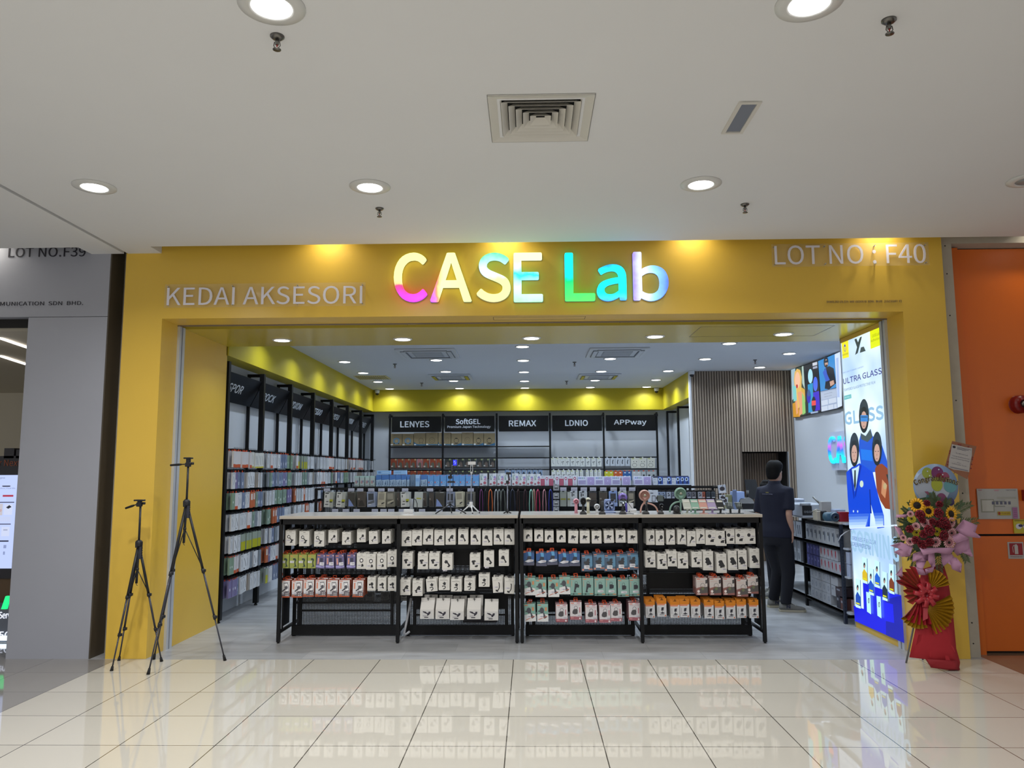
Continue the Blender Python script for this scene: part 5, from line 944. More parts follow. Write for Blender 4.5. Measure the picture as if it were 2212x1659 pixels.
# lanyards
for i, (f, x, c_, n_, w_) in enumerate([(f4, 1825, '#70326e', 'purple', 14), (f4, 1870, '#18191c', 'black', 13), (f4, 1920, '#c2622c', 'orange', 18), (f4, 1980, '#a5aab0', 'silver', 16), (f4, 2012, '#8d9290', 'grey', 14), (f4, 2050, '#59605c', 'grey-green', 20), (f4, 2105, '#17191f', 'black', 10), (f4, 2150, '#141a2e', 'navy', 22),
        (f5, 28, '#131a2e', 'navy', 18), (f5, 82, '#3e231e', 'brown', 10), (f5, 146, '#3a1822', 'maroon', 12), (f5, 200, '#8fc9b9', 'mint', 14), (f5, 226, '#8a7466', 'tan', 9), (f5, 263, '#b5355c', 'raspberry', 14), (f5, 322, '#b98590', 'dusty pink', 13), (f5, 379, '#23308a', 'royal blue', 15)]):
    sc = 4.809 if f is f4 else 4.254; p0 = onY(*f(x, 322 if f is f4 else 285), IY-.15); p1 = onY(*f(x, 560 if f is f4 else 500), IY-.15); wd = w_/sc*.0095
    b = MB(); L = p0.z-p1.z+.08; m = mat('lanyard_'+c_[1:], c_, .6)
    for s_ in (-1, 1): b.tube([(p0.x, IY-.15+.004*s_, p0.z), (p0.x+s_*wd*.45, IY-.15+.006*s_, p0.z-.03), (p0.x+s_*wd*.75, IY-.15, p0.z-L*.5), (p0.x+s_*wd*.6, IY-.15, p0.z-L)], wd*.62, m, n=6, flat=.25)
    b.tube([(p0.x, IY-.16, p0.z+.012), (p0.x, IY+.01, p0.z+.012)], .003, M_BLACK, n=6)
    tag(b.build('lanyard', o=(p0.x, IY-.15, p0.z)), '%s phone lanyard hanging on the island rack, %s lanyard from the left' % (n_, ORD[i]), 'lanyard', 'lanyards on the island rack')

# ================================================================ THINGS ON THE FRONT COUNTERS
CZT = CZ+.034
def base(x, y=1109): p = onZ(x, y, CZT); return Vector((p.x, min(max(p.y, .66), 1.25), CZT))
def at(p, x, y): return onY(x, y, p.y)
M_PB = mat('black_plastic', '#141519', .4); M_PW = mat('white_plastic', '#cfd0d2', .35); M_SIL = mat('pole_silver', '#8a8fa0', .3, metal=.5)
def table_tripod(lab, p, hub, feet, top, m, mcol, heads):
    t = thing('phone_tripod', p, lab, 'tripod', 'small tripods on the counter'); H = at(p, *hub); Tt = at(p, *top)
    b = MB(); b.tube([H-Vector((0, 0, .02)), H+Vector((0, 0, .02))], .009, m, n=10); b.build('hub', t)
    for i, (fx, dy) in enumerate(feet):
        q = at(p, fx, 1108); b = MB(); b.tube([H, (q.x, p.y+dy, CZT+.006)], [.007, .006], m, n=8).lathe([(.008, 0), (.006, .012)], M_PB, (q.x, p.y+dy, CZT), n=8); b.build('leg', t)
    b = MB(); b.tube([H, Tt], .0055, mcol, n=10); b.build('pole', t)
    for nm_, f in heads: b = MB(); f(b); b.build(nm_, t)
p = base(972, 1109.5)
def hd(b):
    a, c = at(p, 967, 1043), at(p, 982, 1039); b.rbox(a.x, c.x, p.y-.01, p.y+.01, a.z, c.z, M_PB, .002)
def arm(b): b.tube([at(p, 972, 1031), at(p, 976, 1022), at(p, 978, 1006)], .009, M_PB, n=8).rbox(at(p, 968, 1034).x, at(p, 977, 1030).x, p.y-.012, p.y+.012, at(p, 970, 1034).z, at(p, 970, 1028).z, M_PB, .003)
def scr(b):
    a, c = at(p, 978, 1006.5), at(p, 987.5, 992.5); b.rbox(a.x, c.x, p.y-.006, p.y+.004, a.z, c.z, M_PB, .002)
    art(b, [('r', .08, .06, .92, .94, '#3038e0'), ('p', [(.2, .3), (.5, .2), (.8, .5), (.5, .8)], '#7a88ff'), ('l', [(.2, .7), (.7, .3)], .12, '#1a20a0')], (a.x, p.y-.007, c.z), (1, 0, 0), (0, 0, 1), c.x-a.x, c.z-a.z, mf=lambda c_: EM(c_, .9))
table_tripod('black tabletop selfie tripod with glowing blue phone screen, left counter', p, (972, 1089), [(943, -.05), (1006.5, -.05), (973, .12)], (972, 1031), M_PB, M_SIL, [('clamp', hd), ('gimbal_arm', arm), ('phone', scr)])
p = base(1018, 1109)
def wh(b):
    a, c = at(p, 1011, 1004), at(p, 1027.6, 997); b.rbox(a.x, c.x, p.y-.01, p.y+.01, a.z, c.z, M_PW, .002)
    for x in (1016.6, 1021): b.tube([at(p, x, 1004), at(p, x, 1019)], .003, M_PW, n=6)
    b.tube([at(p, 1016.6, 1019), at(p, 1021, 1019)], .003, M_PW, n=6).lathe([(.012, -.006), (.014, 0), (.012, .006)], M_PW, at(p, 1018.5, 1021.5), n=12)
    b.tube([at(p, 1018, 1026), at(p, 1018.5, 1020)], .005, M_PW, n=8)
table_tripod('white tabletop selfie tripod with white phone bracket, left counter', p, (1017.5, 1089), [(995, .03), (1035, .03), (1022, -.08)], (1018, 1026), M_PW, M_SIL, [('phone_bracket', wh), ('grip_handle', lambda b: b.rbox(at(p, 1014, 1094).x, at(p, 1021, 1094).x, p.y-.014, p.y+.014, at(p, 1017, 1096).z, at(p, 1017, 1084).z, M_PW, .004))])
p = base(1096, 1109)
def bh(b):
    b.rbox(at(p, 1093, 1024).x, at(p, 1104, 1024).x, p.y-.012, p.y+.012, at(p, 1095, 1025).z, at(p, 1095, 1020).z, M_PB, .002).tube([at(p, 1098, 1024), at(p, 1100, 1038)], .008, M_PB, n=8)
    b.rbox(at(p, 1093, 1040).x, at(p, 1099.5, 1040).x, p.y-.01, p.y+.01, at(p, 1095, 1045).z, at(p, 1095, 1038).z, M_PB, .003)
table_tripod('slim silver selfie stick stand with black phone head, left counter', p, (1096, 1104), [(1089, -.02), (1103, -.02), (1096, .05)], (1096, 1045), M_PB, M_SIL, [('phone_head', bh)])
# handheld and desk fans
def hfan(lab, x, hy, r, hx0, hx1, m, core, side=0):
    p = base(x, 1108.5); c = at(p, x, hy); k = .0047; t = thing('handheld_fan', p, lab, 'fan', 'small fans on the counter')
    b = MB(); b.tube([(p.x, p.y, CZT), (p.x, p.y, c.z-r*k*.8)], [(hx1-hx0)*k/2, (hx1-hx0)*k/2*.9], m, n=14).rbox(p.x-.02, p.x+.02, p.y-.015, p.y+.015, CZT, CZT+.008, m, .002); b.build('handle', t)
    b = MB(); b.lathe([(r*k*.7, -.02), (r*k, -.012), (r*k, .012), (r*k*.75, .02)], m, c, ax='y', n=24)
    b.lathe([(r*k*.55, -.022), (r*k*.72, -.0205)], mat('fan_core_'+core[1:], core, .5), c, ax='y', n=20); b.build('fan_head', t)
    b = MB(); [b.tube([c+Vector((0, -.023, 0)), c+Vector((math.cos(a)*r*k*.7, -.023, math.sin(a)*r*k*.7))], .0015, m, n=4) for a in [i*math.pi/5 for i in range(10)]]; b.lathe([(.006, -.026), (.006, -.02)], m, c, ax='y', n=10); b.build('grille', t)
hfan('pink handheld fan standing on the right counter', 1244.5, 1083, 6.5, 1241, 1248, mat('fan_pink', '#c98a98', .4), '#b0505f')
hfan('cream handheld fan standing behind the first black holder', 1270.5, 1080, 5.5, 1266.5, 1273, mat('fan_cream', '#c9c6ae', .4), '#d9d7c8')
hfan('small white round desk fan between two black holders', 1289.5, 1094.5, 6.3, 1286.5, 1292.5, M_PW, '#6d6a66')
# blue square fan
p = base(1316, 1108); t = thing('desk_fan', p, 'powder blue square desk fan on the right counter', 'fan', 'small fans on the counter'); m = mat('fan_blue', '#8799c6', .35)
a, c = at(p, 1303.5, 1107.5), at(p, 1329, 1078); cc = (a+c)/2
b = MB(); b.rbox(a.x+.01, c.x-.006, p.y, p.y+.035, CZT+.02, c.z, m, .012).rbox(a.x+.014, c.x, p.y-.03, p.y+.05, CZT, CZT+.014, m, .004); b.build('body', t)
b = MB(); [b.lathe([(r_, -.004), (r_+.003, -.006), (r_+.004, -.001)], mat('fan_blue_dark', '#6579a8', .4), (cc.x, p.y, cc.z+.005), ax='y', n=24) for r_ in (.018, .034, .048)]
for i in range(5): an = i*2*math.pi/5+.3; b.slab([(cc.x, p.y-.005, cc.z+.005), (cc.x+.046*math.cos(an), p.y-.005, cc.z+.005+.046*math.sin(an)), (cc.x+.044*math.cos(an+.6), p.y-.005, cc.z+.005+.044*math.sin(an+.6))], (0, .003, 0), mat('fan_blue_blade', '#9dafd6', .35))
b.build('rotor', t)
b = MB(); b.tube([at(p, 1329, 1091), at(p, 1334, 1088)], .006, m, n=8); b.build('wind_knob', t)
# big clip fans on bendy legs
def bendy(lab, x, hy, r, feet, col, core):
    p = base(x, 1107.5); p.y = max(p.y, .9); c = onY(x, hy, p.y); k = .0049; m = mat('fan_'+col[1:], col, .4); t = thing('tripod_fan', p, lab, 'fan', 'small fans on the counter')
    b = MB(); b.lathe([(r*k*.6, -.03), (r*k*.95, -.02), (r*k, 0), (r*k*.95, .02), (r*k*.5, .035)], m, c, ax='y', n=32); b.build('cage', t)
    b = MB(); m2 = mat('fan_'+core[1:], core, .45)
    b.lathe([(r*k*.78, -.032), (r*k*.8, -.028)], m2, c, ax='y', n=32)
    for i in range(24): an = i*math.pi/12; b.tube([c+Vector((math.cos(an)*.012, -.036, math.sin(an)*.012)), c+Vector((math.cos(an+.35)*r*k*.9, -.026, math.sin(an+.35)*r*k*.9))], .0012, m, n=4)
    b.lathe([(.002, -.04), (.012, -.038), (.012, -.03)], mat('fan_hub', '#a9a690', .4), c, ax='y', n=16); b.build('grille', t)
    b = MB(); h = c-Vector((0, 0, r*k)); b.tube([h+Vector((0, 0, .01)), h-Vector((0, 0, .03))], .014, m, n=12); b.build('neck', t)
    for fx, dy, kx in feet:
        q = onY(fx, 1107, p.y+dy); s_ = h-Vector((0, 0, .02)); e = Vector((q.x, p.y+dy, CZT+.007)); d_ = e-s_
        pts = [s_ + Vector((d_.x*(1-(1-u)**kx), d_.y*u, d_.z*u**kx)) for u in [i/10 for i in range(11)]]
        b = MB(); b.tube(pts, .0085, m, n=10); b.build('bendy_leg', t)
bendy('peach clip fan with bent legs behind the fourth black holder', 1392, 1070, 12, [(1384, -.08, 1.6), (1420.5, -.02, 1.9), (1398, .12, 1.5)], '#b48a7c', '#9a6c60')
bendy('sage green clip fan with bent legs on the right counter', 1469.5, 1066, 12.8, [(1447, -.03, 1.9), (1493, -.03, 1.9), (1470, .12, 1.5)], '#7c9c8a', '#6a8a78')
p = base(1346, 1104); p.y = 1.15; c = onY(1345, 1074.3, p.y); t = thing('handheld_fan', p, 'purple round fan standing behind the third black holder', 'fan', 'small fans on the counter'); m = mat('fan_purple', '#6f57a6', .35)
b = MB(); b.lathe([(.03, -.02), (.048, -.01), (.048, .01), (.03, .02)], m, c, ax='y', n=28); b.build('fan_head', t); b = MB(); b.tube([(p.x+.02, p.y, CZT), (p.x+.008, p.y, c.z-.045)], .012, mat('fan_violet', '#4c3f9a', .35), n=10); b.build('handle', t)
b = MB(); b.lathe([(.03, -.022), (.034, -.02)], mat('fan_purple_in', '#8d74bd', .4), c, ax='y', n=24); b.build('grille', t)
# black phone holders
def holder(lab, x, kind, bw=14):
    p = base(x, 1111); p.y = .68; k = .0047; t = thing('phone_holder', p, lab, 'phone holder', 'black phone holders'); w = bw*k/2
    b = MB(); b.loft([[Vector((p.x+sx*w*s, p.y+.03+sy*w*.8*s, CZT+z)) for sx, sy in ((-1, -1), (1, -1), (1, 1), (-1, 1))] for z, s in ((0, 1), (.012, 1), (.03, .6))], M_PB, smooth=False); b.build('base', t)
    P = lambda xx, yy: onY(xx, yy, p.y+.03)
    b = MB()
    if kind == 'disc':
        b.tube([P(x, 1106), P(x, 1090)], [.016, .013], M_PB, n=10); b.build('stem', t); b = MB(); c = P(x, 1082.5)
        b.lathe([(.024, -.008), (.03, -.004), (.03, .006), (.02, .012)], M_PB, c, ax='y', n=24, M=Matrix.Diagonal((1, 1, 1.3, 1))); b.box(P(x-10, 0).x, P(x+11, 0).x, p.y+.03, p.y+.04, c.z-.004, c.z+.012, M_PB); b.lathe([(.003, -.011), (.004, -.008)], mat('led_dot', '#55585f', .3), c, ax='y', n=8); b.build('charging_disc', t)
    elif kind == 'stick':
        b.tube([P(x, 1106), P(x, 1082)], [.015, .012], M_PB, n=10); b.build('stem', t); b = MB(); b.rbox(P(x-3, 0).x, P(x+3, 0).x, p.y+.01, p.y+.05, P(x, 1083).z, P(x, 1078).z, M_PB, .004); b.build('head', t)
    elif kind == 'tilt':
        b.tube([P(x-1, 1106), P(x, 1086)], [.015, .01], M_PB, n=10); b.build('stem', t); b = MB(); b.lathe([(.034, -.004), (.036, 0), (.034, .006)], mat('holder_face', '#2a2e30', .2), P(x, 1082.5), ax='y', n=28, M=Matrix.Rotation(R(-42), 4, 'X')); b.build('charging_disc', t)
    elif kind == 'clamp':
        b.tube([P(x, 1106), P(x, 1083)], [.014, .01], M_PB, n=10); b.build('stem', t); b = MB(); m = mat('holder_grey', '#4c5657', .35); b.rbox(P(x-6.5, 0).x, P(x+6.5, 0).x, p.y, p.y+.03, P(x, 1083).z, P(x, 1070).z, m, .005)
        for s_ in (-1, 1): b.rbox(P(x+s_*7.2, 0).x-.004, P(x+s_*7.2, 0).x+.004, p.y-.01, p.y+.02, P(x, 1079).z, P(x, 1073).z, M_PB, .002)
        b.build('clamp', t)
    elif kind == 'ring':
        b.tube([P(x, 1108), P(x, 1098)], .01, M_PB, n=10); b.build('stem', t); b = MB(); b.lathe([(.016, -.006), (.025, -.004), (.025, .006), (.016, .008)], M_PB, P(x-.5, 1093), ax='y', n=24); b.lathe([(.003, -.009), (.005, -.007)], mat('glint', '#c9ccd2', .2), P(x+.6, 1094.5), ax='y', n=8); b.build('ring', t)  # pale dot on the ring is a painted highlight
    else:
        b.lathe([(.03, 0), (.036, .02), (.034, .045), (.022, .066), (.008, .072)], M_PB, (p.x, p.y+.03, CZT+.012), n=20); b.build('dome', t)
holder('black magnetic phone holder with round head, first from left on the right counter', 1260, 'disc')
holder('slim black phone holder left of the powder blue fan', 1301, 'stick')
holder('black phone holder with tilted round pad in front of the purple fan', 1346, 'tilt')
holder('black phone holder with square grey clamp in front of the peach fan', 1396.5, 'clamp')
holder('low black ring phone holder left of the sage green fan', 1429.5, 'ring', 12)
holder('squat black dome-shaped holder under the sage green fan', 1465, 'dome', 15)
def pstand(lab, x0, x1, col, y0=1079.5, y1=1099.5, bx=None, stripes=False):
    x = (x0+x1)/2; p = base(x, 1110.5); p.y = .72; m = mat('stand_'+col[1:], col, .4); t = thing('phone_stand', p, lab, 'phone stand', 'folding phone stands'); P = lambda xx, yy, d=0: onY(xx, yy, p.y+d)
    a, c = P(x0+1, y1), P(x1-3, y0); sh = P(x0, y0).x-a.x
    b = MB(); b.slab([(a.x, p.y, a.z), (P(x1, y1).x, p.y, a.z), (P(x1-3.5, y0).x, p.y+.05, c.z), (P(x0-1, y0).x, p.y+.05, c.z)], (0, .008, .003), m)
    b.box(a.x, P(x1, y1).x, p.y-.016, p.y, a.z-.004, a.z+.004, m); b.build('plate', t)
    b = MB(); lt = mat('stand_pad_'+col[1:], '#c9c9c0' if not stripes else '#3a3e3e', .6)
    if stripes:
        for i in range(3): b.slab([(a.x+.014+.016*i, p.y+.007, a.z+.02), (a.x+.02+.016*i, p.y+.007, a.z+.02), (a.x+.03+.016*i, p.y+.03, a.z+.06), (a.x+.024+.016*i, p.y+.03, a.z+.06)], (0, -.002, 0), mat('stripe', '#8d948f', .5))
    else:
        for u0, u1 in ((.06, .2), (.72, .92)):
            z0, z1 = a.z+(c.z-a.z)*u0, a.z+(c.z-a.z)*u1; X = lambda u: a.x+(P(x0-1, y0).x-a.x)*u
            b.slab([(X(u0)+.008, p.y+.05*u0-.001, z0), (X(u0)+(P(x1, y1).x-a.x)-.01, p.y+.05*u0-.001, z0), (X(u1)+(P(x1, y1).x-a.x)-.014, p.y+.05*u1-.001, z1), (X(u1)+.008, p.y+.05*u1-.001, z1)], (0, -.0015, 0), lt)
    b.build('rubber_pad', t)
    bx = bx or x+1; b = MB(); b.slab([P(bx-2.2, 1110, .02), P(bx+2.2, 1110, .02), P(x+2.5, 1097, .02), P(x-1.5, 1097, .02)], (0, .008, 0), m); b.build('stem', t)
    b = MB(); q = P(bx, 1110); b.rbox(q.x-.04, q.x+.04, p.y-.03, p.y+.05, CZT, CZT+.006, m, .002); b.build('base', t)
pstand('cream folding phone stand, leftmost of the pastel stands', 1476, 1494.5, '#b4b9ae', bx=1484); pstand('mint green folding phone stand beside the cream one', 1493.5, 1512, '#84ab98', bx=1501)
pstand('coral pink folding phone stand between mint and lilac ones', 1510.7, 1530, '#c79487', bx=1520); pstand('lilac folding phone stand beside the coral pink one', 1529, 1548.7, '#a596b8', bx=1539)
pstand('black folding phone stand right of the lilac one', 1548.7, 1566, '#1d2022', bx=1556)
pstand('small grey striped phone stand, left one at the right counter end', 1569, 1585, '#2f3636', 1086, 1098, 1578.5, True); pstand('small grey striped phone stand, right one at the right counter end', 1590, 1604, '#2f3636', 1086, 1098.5, 1597, True)
# small white router, webcam and adapters
p = base(882, 1109); b = MB(); b.rbox(p.x-.05, p.x+.05, p.y, p.y+.07, CZT, CZT+.042, M_PW, .004); tag(b.build('wireless_router', o=p), 'small white box on the left counter beside the seam', 'device')
p = base(886, 1106); p.y = 1.05; t = thing('desk_lamp', (p.x, p.y, CZT), 'grey cylinder clip light with black gooseneck on the left counter', 'lamp')
q = onY(889, 1090, p.y); b = MB(); b.tube([(q.x, p.y, CZT), (q.x, p.y, q.z+.06)], .018, mat('lamp_grey', '#777c82', .4), n=14); b.build('body', t)
b = MB(); b.tube([onY(*z, p.y) for z in ((889, 1082), (893, 1077), (898, 1079), (901, 1088), (901, 1100), (898, 1106))], .004, M_PB, n=8); b.build('gooseneck', t)
p = base(1362, 1106); p.y = 1.1; b = MB(); a, c = onY(1356, 1106, p.y), onY(1368, 1087, p.y); b.rbox(a.x, c.x, p.y, p.y+.03, CZT, c.z, M_PW, .003); tag(b.build('charger_block', o=p), 'white upright charger block among cables on the right counter', 'charger')
p = base(1369, 1107); b = MB(); b.rbox(p.x-.035, p.x+.035, p.y+.04, p.y+.1, CZT, CZT+.035, M_PW, .004); tag(b.build('power_adapter', o=p), 'low white adapter box right of the third black holder', 'adapter')
b = MB(); b.tube([onZ(x, y, CZT+.004) for x, y in ((1319, 1104), (1326, 1107.5), (1336, 1108.5), (1348, 1109), (1360, 1109), (1369, 1110))], .003, M_PB, n=6); b.tube([onY(x, y, 1.08) for x, y in ((1357, 1087), (1361, 1092), (1367, 1100), (1360, 1104), (1357, 1107))], .003, M_PB, n=6)
tag(b.build('cable'), 'tangled black cables on the right counter beside the third holder', 'cable')
p = base(1251, 1104); b = MB(); b.rbox(p.x-.05, p.x+.05, 1.1, 1.16, CZT, CZT+.02, M_PW, .004); tag(b.build('charging_pad', o=p), 'low white charging pad behind the pink fan', 'charger')
# ================================================================ LIGHT BOX, SCREENS, NEON
def wall_px(X):            # picture coordinates on a wall facing -X
    def f(px, py): p = onX(px, py, X); return p
    return f
def art_px(b, X, items, mf=EM, lift=.0006):
    """items drawn from measured points on the plane x = X, laid on a print that faces -X"""
    k = 1
    for it in items:
        def P(q): v = onX(q[0], q[1], X); return Vector((X-lift*k, v.y, v.z))
        if it[0] == 'p':
            pts = [P(q) for q in it[1]]; n = Vector()
            for i in range(len(pts)): n += pts[i].cross(pts[(i+1) % len(pts)])
            b.poly(pts if n.x < 0 else pts[::-1], mf(it[2]))
        elif it[0] == 'e': pts = [P(q) for q in ell(*it[1:5], 20)]; b.poly(pts if True else pts, mf(it[5]))
        elif it[0] == 't':         # text: top-left, bottom-left, right end x
            _, s, x0, yt, yb, x1, c = it[:7]; a, d = P((x0, yt)), P((x0, yb)); e = onX(x1, yt, X)
            b.text(s, mf(c), Vector((X-lift*k, a.y, d.z)), (0, -1, 0), (0, 0, 1), a.y-e.y, a.z-d.z, off=it[7] if len(it) > 7 else 0, res=2)
        k += 1
LBX = 3.487
M_CLOUD = bpy.data.materials.new('cloudy_backlit_film'); M_CLOUD.use_nodes = True; nt = M_CLOUD.node_tree; bs = nt.nodes['Principled BSDF']; bs.inputs['Base Color'].default_value = (.02, .02, .02, 1)
tc = N(nt, 'ShaderNodeTexCoord'); no = N(nt, 'ShaderNodeTexNoise'); no.inputs['Scale'].default_value = 1.6; no.inputs['Detail'].default_value = 1.5; rp = N(nt, 'ShaderNodeValToRGB')
rp.color_ramp.elements[0].position = .36; rp.color_ramp.elements[0].color = (*lin('#a6c6f0'), 1); rp.color_ramp.elements[1].position = .62; rp.color_ramp.elements[1].color = (*lin('#e2f6ff'), 1)
nt.links.new(tc.outputs['Object'], no.inputs['Vector']); nt.links.new(no.outputs['Fac'], rp.inputs[0]); nt.links.new(rp.outputs[0], bs.inputs['Emission Color']); bs.inputs['Emission Strength'].default_value = .85
t = thing('lightbox_poster', (3.48, .92, .05), 'tall backlit screen protector poster with blue base on the right jamb', 'lightbox')
b = MB(); b.box(3.478, 3.492, .36, 1.44, 0, .065, M_YEL).box(3.478, 3.492, .36, 1.44, 3.07, 3.118, M_YEL).box(3.472, 3.49, 1.425, 1.44, 0, 3.12, mat('alu_frame', '#a8acb4', .3, metal=.5)); b.build('frame', t)
b = MB(); b.box(3.482, 3.49, .37, 1.43, .065, 3.07, M_CLOUD)
c1 = lambda x, y: (1820+x/7.54, 1180+y/7.54); c2 = lambda x, y: (1810+x/6.633, 700+y/6.633); c3 = lambda x, y: (1810+x/4.607, 840+y/4.607)
def q(f, *pts): return [f(*p) for p in pts]
def tx(f, s, x0, yt, yb, x1, c, off=0): a, d, e = f(x0, yt), f(x0, yb), f(x1, yt); return ('t', s, a[0], a[1], d[1], e[0], c, off)
def el(f, x, y, rx, ry, c, s): a = f(x, y); return ('e', a[0], a[1], rx/s, ry/s, c)
A = [('p', q(c2, (52, 265), (148, 235), (158, 475), (68, 497)), '#f0e810'), ('p', q(c2, (458, 103), (605, 42), (620, 300), (470, 358)), '#e2ee10'),
    ('p', q(c2, (86, 330), (100, 282), (116, 325), (118, 368), (104, 402), (88, 378)), '#2b3b8c'), ('p', q(c2, (91, 325), (112, 320), (114, 365), (104, 392), (92, 372)), '#e9dc3c'), ('p', q(c2, (86, 325), (100, 284), (116, 318)), '#2a30b8'),
    tx(c2, 'momows', 66, 437, 462, 152, '#5a5a20'), tx(c2, 'CASELab', 492, 150, 195, 598, '#6a7410'), tx(c2, 'Authorized', 472, 225, 265, 606, '#6a7410'),
    ('p', q(c2, (240, 222), (268, 206), (292, 262), (320, 190), (348, 178), (330, 250), (288, 415), (250, 443), (278, 332)), '#33413e'), ('p', q(c2, (333, 335), (375, 322), (402, 385), (318, 413)), '#3d4c4a'),
    tx(c2, 'STRICT QUALITY STANDARD. COMFIDENT', 75, 693, 716, 378, '#4a6a9c'), tx(c2, 'ULTRA GLASS', 80, 785, 868, 665, '#2a2a80', .02), tx(c2, 'TEMPERED GLASSPROTECTIVE FILM', 88, 932, 968, 545, '#3a6088'),
    ('p', q(c2, (95, 1030), (195, 1004), (200, 1060), (97, 1088)), '#5fb6bc'), tx(c2, '9H HD C', 104, 1042, 1070, 190, '#d8fbff'),
    tx(c2, 'GLASS', 95, 1262, 1455, 715, '#93bfe0', .045)]
# three plainly drawn models in grey hood, blue suit and brown jacket
def figure(f, cx, top, w, h, skin='#c7a294', hair='#2c3a40'):
    s = 4.607
    return [el(f, cx, top+h*.5, w*.52, h*.5, '#1c262c', s), el(f, cx, top+h*.27, w*.44, h*.24, '#2c3c48', s), el(f, cx, top+h*.33, w*.3, h*.1, '#1c262c', s), el(f, cx, top+h*.62, w*.31, h*.26, skin, s), el(f, cx-w*.14, top+h*.58, w*.05, h*.015, '#33383c', s), el(f, cx+w*.14, top+h*.58, w*.05, h*.015, '#33383c', s), el(f, cx, top+h*.68, w*.04, h*.03, '#a97f72', s), el(f, cx, top+h*.8, w*.1, h*.012, '#8a5a54', s)]
A += [('p', q(c3, (215, 520), (235, 440), (280, 470), (330, 400), (350, 470), (430, 520), (470, 640), (525, 810), (350, 830), (240, 800), (215, 620)), '#2058d0'), ('p', q(c3, (232, 440), (282, 470), (328, 398), (350, 480), (300, 530), (236, 500)), '#46585c'), ('p', q(c3, (232, 600), (345, 612), (350, 720), (240, 705)), '#1a78e8')]
A += figure(c3, 265, 100, 96, 340) + [('p', q(c3, (232, 262), (306, 262), (306, 325), (232, 325)), '#3a88d8'), ('p', q(c3, (238, 275), (300, 275), (300, 285), (238, 285)), '#24507c')]
A += [('p', q(c3, (378, 800), (400, 750), (450, 745), (545, 830), (580, 900), (588, 1210), (480, 1190), (430, 1110), (395, 1010)), '#8a4426'), ('p', q(c3, (450, 900), (500, 960), (480, 1090), (440, 1040)), '#c58a62'), ('p', q(c3, (490, 850), (520, 855), (548, 985), (525, 975)), '#20302c'), el(c3, 478, 968, 17, 32, '#b9a77c', 4.607)]
A += figure(c3, 400, 425, 94, 340)
A += [('p', q(c3, (95, 830), (150, 780), (230, 740), (360, 830), (400, 1010), (470, 1260), (475, 1380), (405, 1390), (340, 1140), (330, 1380), (135, 1400), (110, 1100)), '#1048d8'), ('p', q(c3, (150, 800), (200, 780), (225, 760), (215, 900), (180, 1020)), '#bfe0ec'), ('p', q(c3, (176, 810), (190, 808), (192, 960), (182, 1015), (172, 960)), '#26302e'), ('p', q(c3, (128, 800), (150, 790), (178, 1080), (170, 1100)), '#0a2fa8'), ('p', q(c3, (230, 752), (250, 765), (190, 1080), (180, 1060)), '#0a2fa8'), ('p', q(c3, (325, 1000), (335, 1000), (350, 1240), (338, 1240)), '#0a2a90'), el(c3, 168, 1218, 6, 12, '#b9d8e8', 4.607), el(c3, 210, 1220, 6, 12, '#b9d8e8', 4.607), el(c3, 250, 946, 18, 34, '#c9e0d0', 4.607)]
A += figure(c3, 178, 435, 92, 340)
fade = ['#3a6ae0', '#5f8ce8', '#86aef0', '#a8caf6', '#c4e0fb']
for i_, fc in enumerate(fade): A += [('p', q(c3, (122+2*i_, 1245+28*i_), (330-8*i_, 1240+28*i_), (325-8*i_, 1269+28*i_), (124+2*i_, 1274+28*i_)), fc), ('p', q(c3, (378+4*i_, 1235+28*i_), (468+i_, 1232+28*i_), (470+i_, 1261+28*i_), (382+4*i_, 1264+28*i_)), fc)]
A += [('p', q(c3, (135, 1385), (610, 1350), (612, 1365), (140, 1395)), '#d8ecfd'), ('l2', 0)][:1] + [ tx(c3, 'CORNING', 140, 1390, 1610, 640, '#9fc6e4', .03), tx(c3, 'BORDERLESS FULL CLEAR', 150, 1462, 1500, 395, '#2c4c80'), tx(c3, 'SCREEN PROTECTOR', 152, 1520, 1558, 345, '#2c4c80')]
A += [('p', q(c1, (215, 965), (380, 1020), (365, 585), (480, 612), (570, 660), (690, 705), (800, 745), (990, 800), (1045, 1578), (235, 1215)), '#0a10e0'), ('p', q(c1, (740, 870), (990, 800), (1045, 1578), (745, 1445)), '#0810a8'), ('p', q(c1, (700, 900), (860, 945), (880, 1250), (720, 1210)), '#0c14f0')]
for (x, y0, y1, cc, top) in [(397, 210, 600, '#d8b820', 0), (505, 385, 790, '#1a50c8', 0), (608, 265, 670, '#1a60d0', 0), (735, 445, 880, '#1c2c3c', 0), (850, 320, 770, '#7a3a1e', 0), (300, 560, 1000, '#1a4ab0', 0)]:
    w_ = 42
    A += [('p', q(c1, (x-w_, y0-40), (x+w_, y0-10), (x+w_+12, y1+20), (x-w_+6, y1-10)), '#c9f4ff'), ('p', q(c1, (x+w_-6, y0-12), (x+w_+2, y0-8), (x+w_+14, y1+20), (x+w_+4, y1+16)), '#3c6898'),
          ('p', q(c1, (x-w_+4, y0+(y1-y0)*.55), (x-8, y0+(y1-y0)*.4), (x+w_, y0+(y1-y0)*.6), (x+w_+6, y1-20), (x-w_+6, y1-60)), cc), el(c1, x-4, y0+(y1-y0)*.26, 16, 48, '#233038', 7.54), el(c1, x-4, y0+(y1-y0)*.31, 10, 30, '#b98f86', 7.54), ('p', q(c1, (x-w_+14, y1-90), (x+w_-12, y1-70), (x+w_-10, y1-45), (x-w_+16, y1-65)), '#d8d820')]
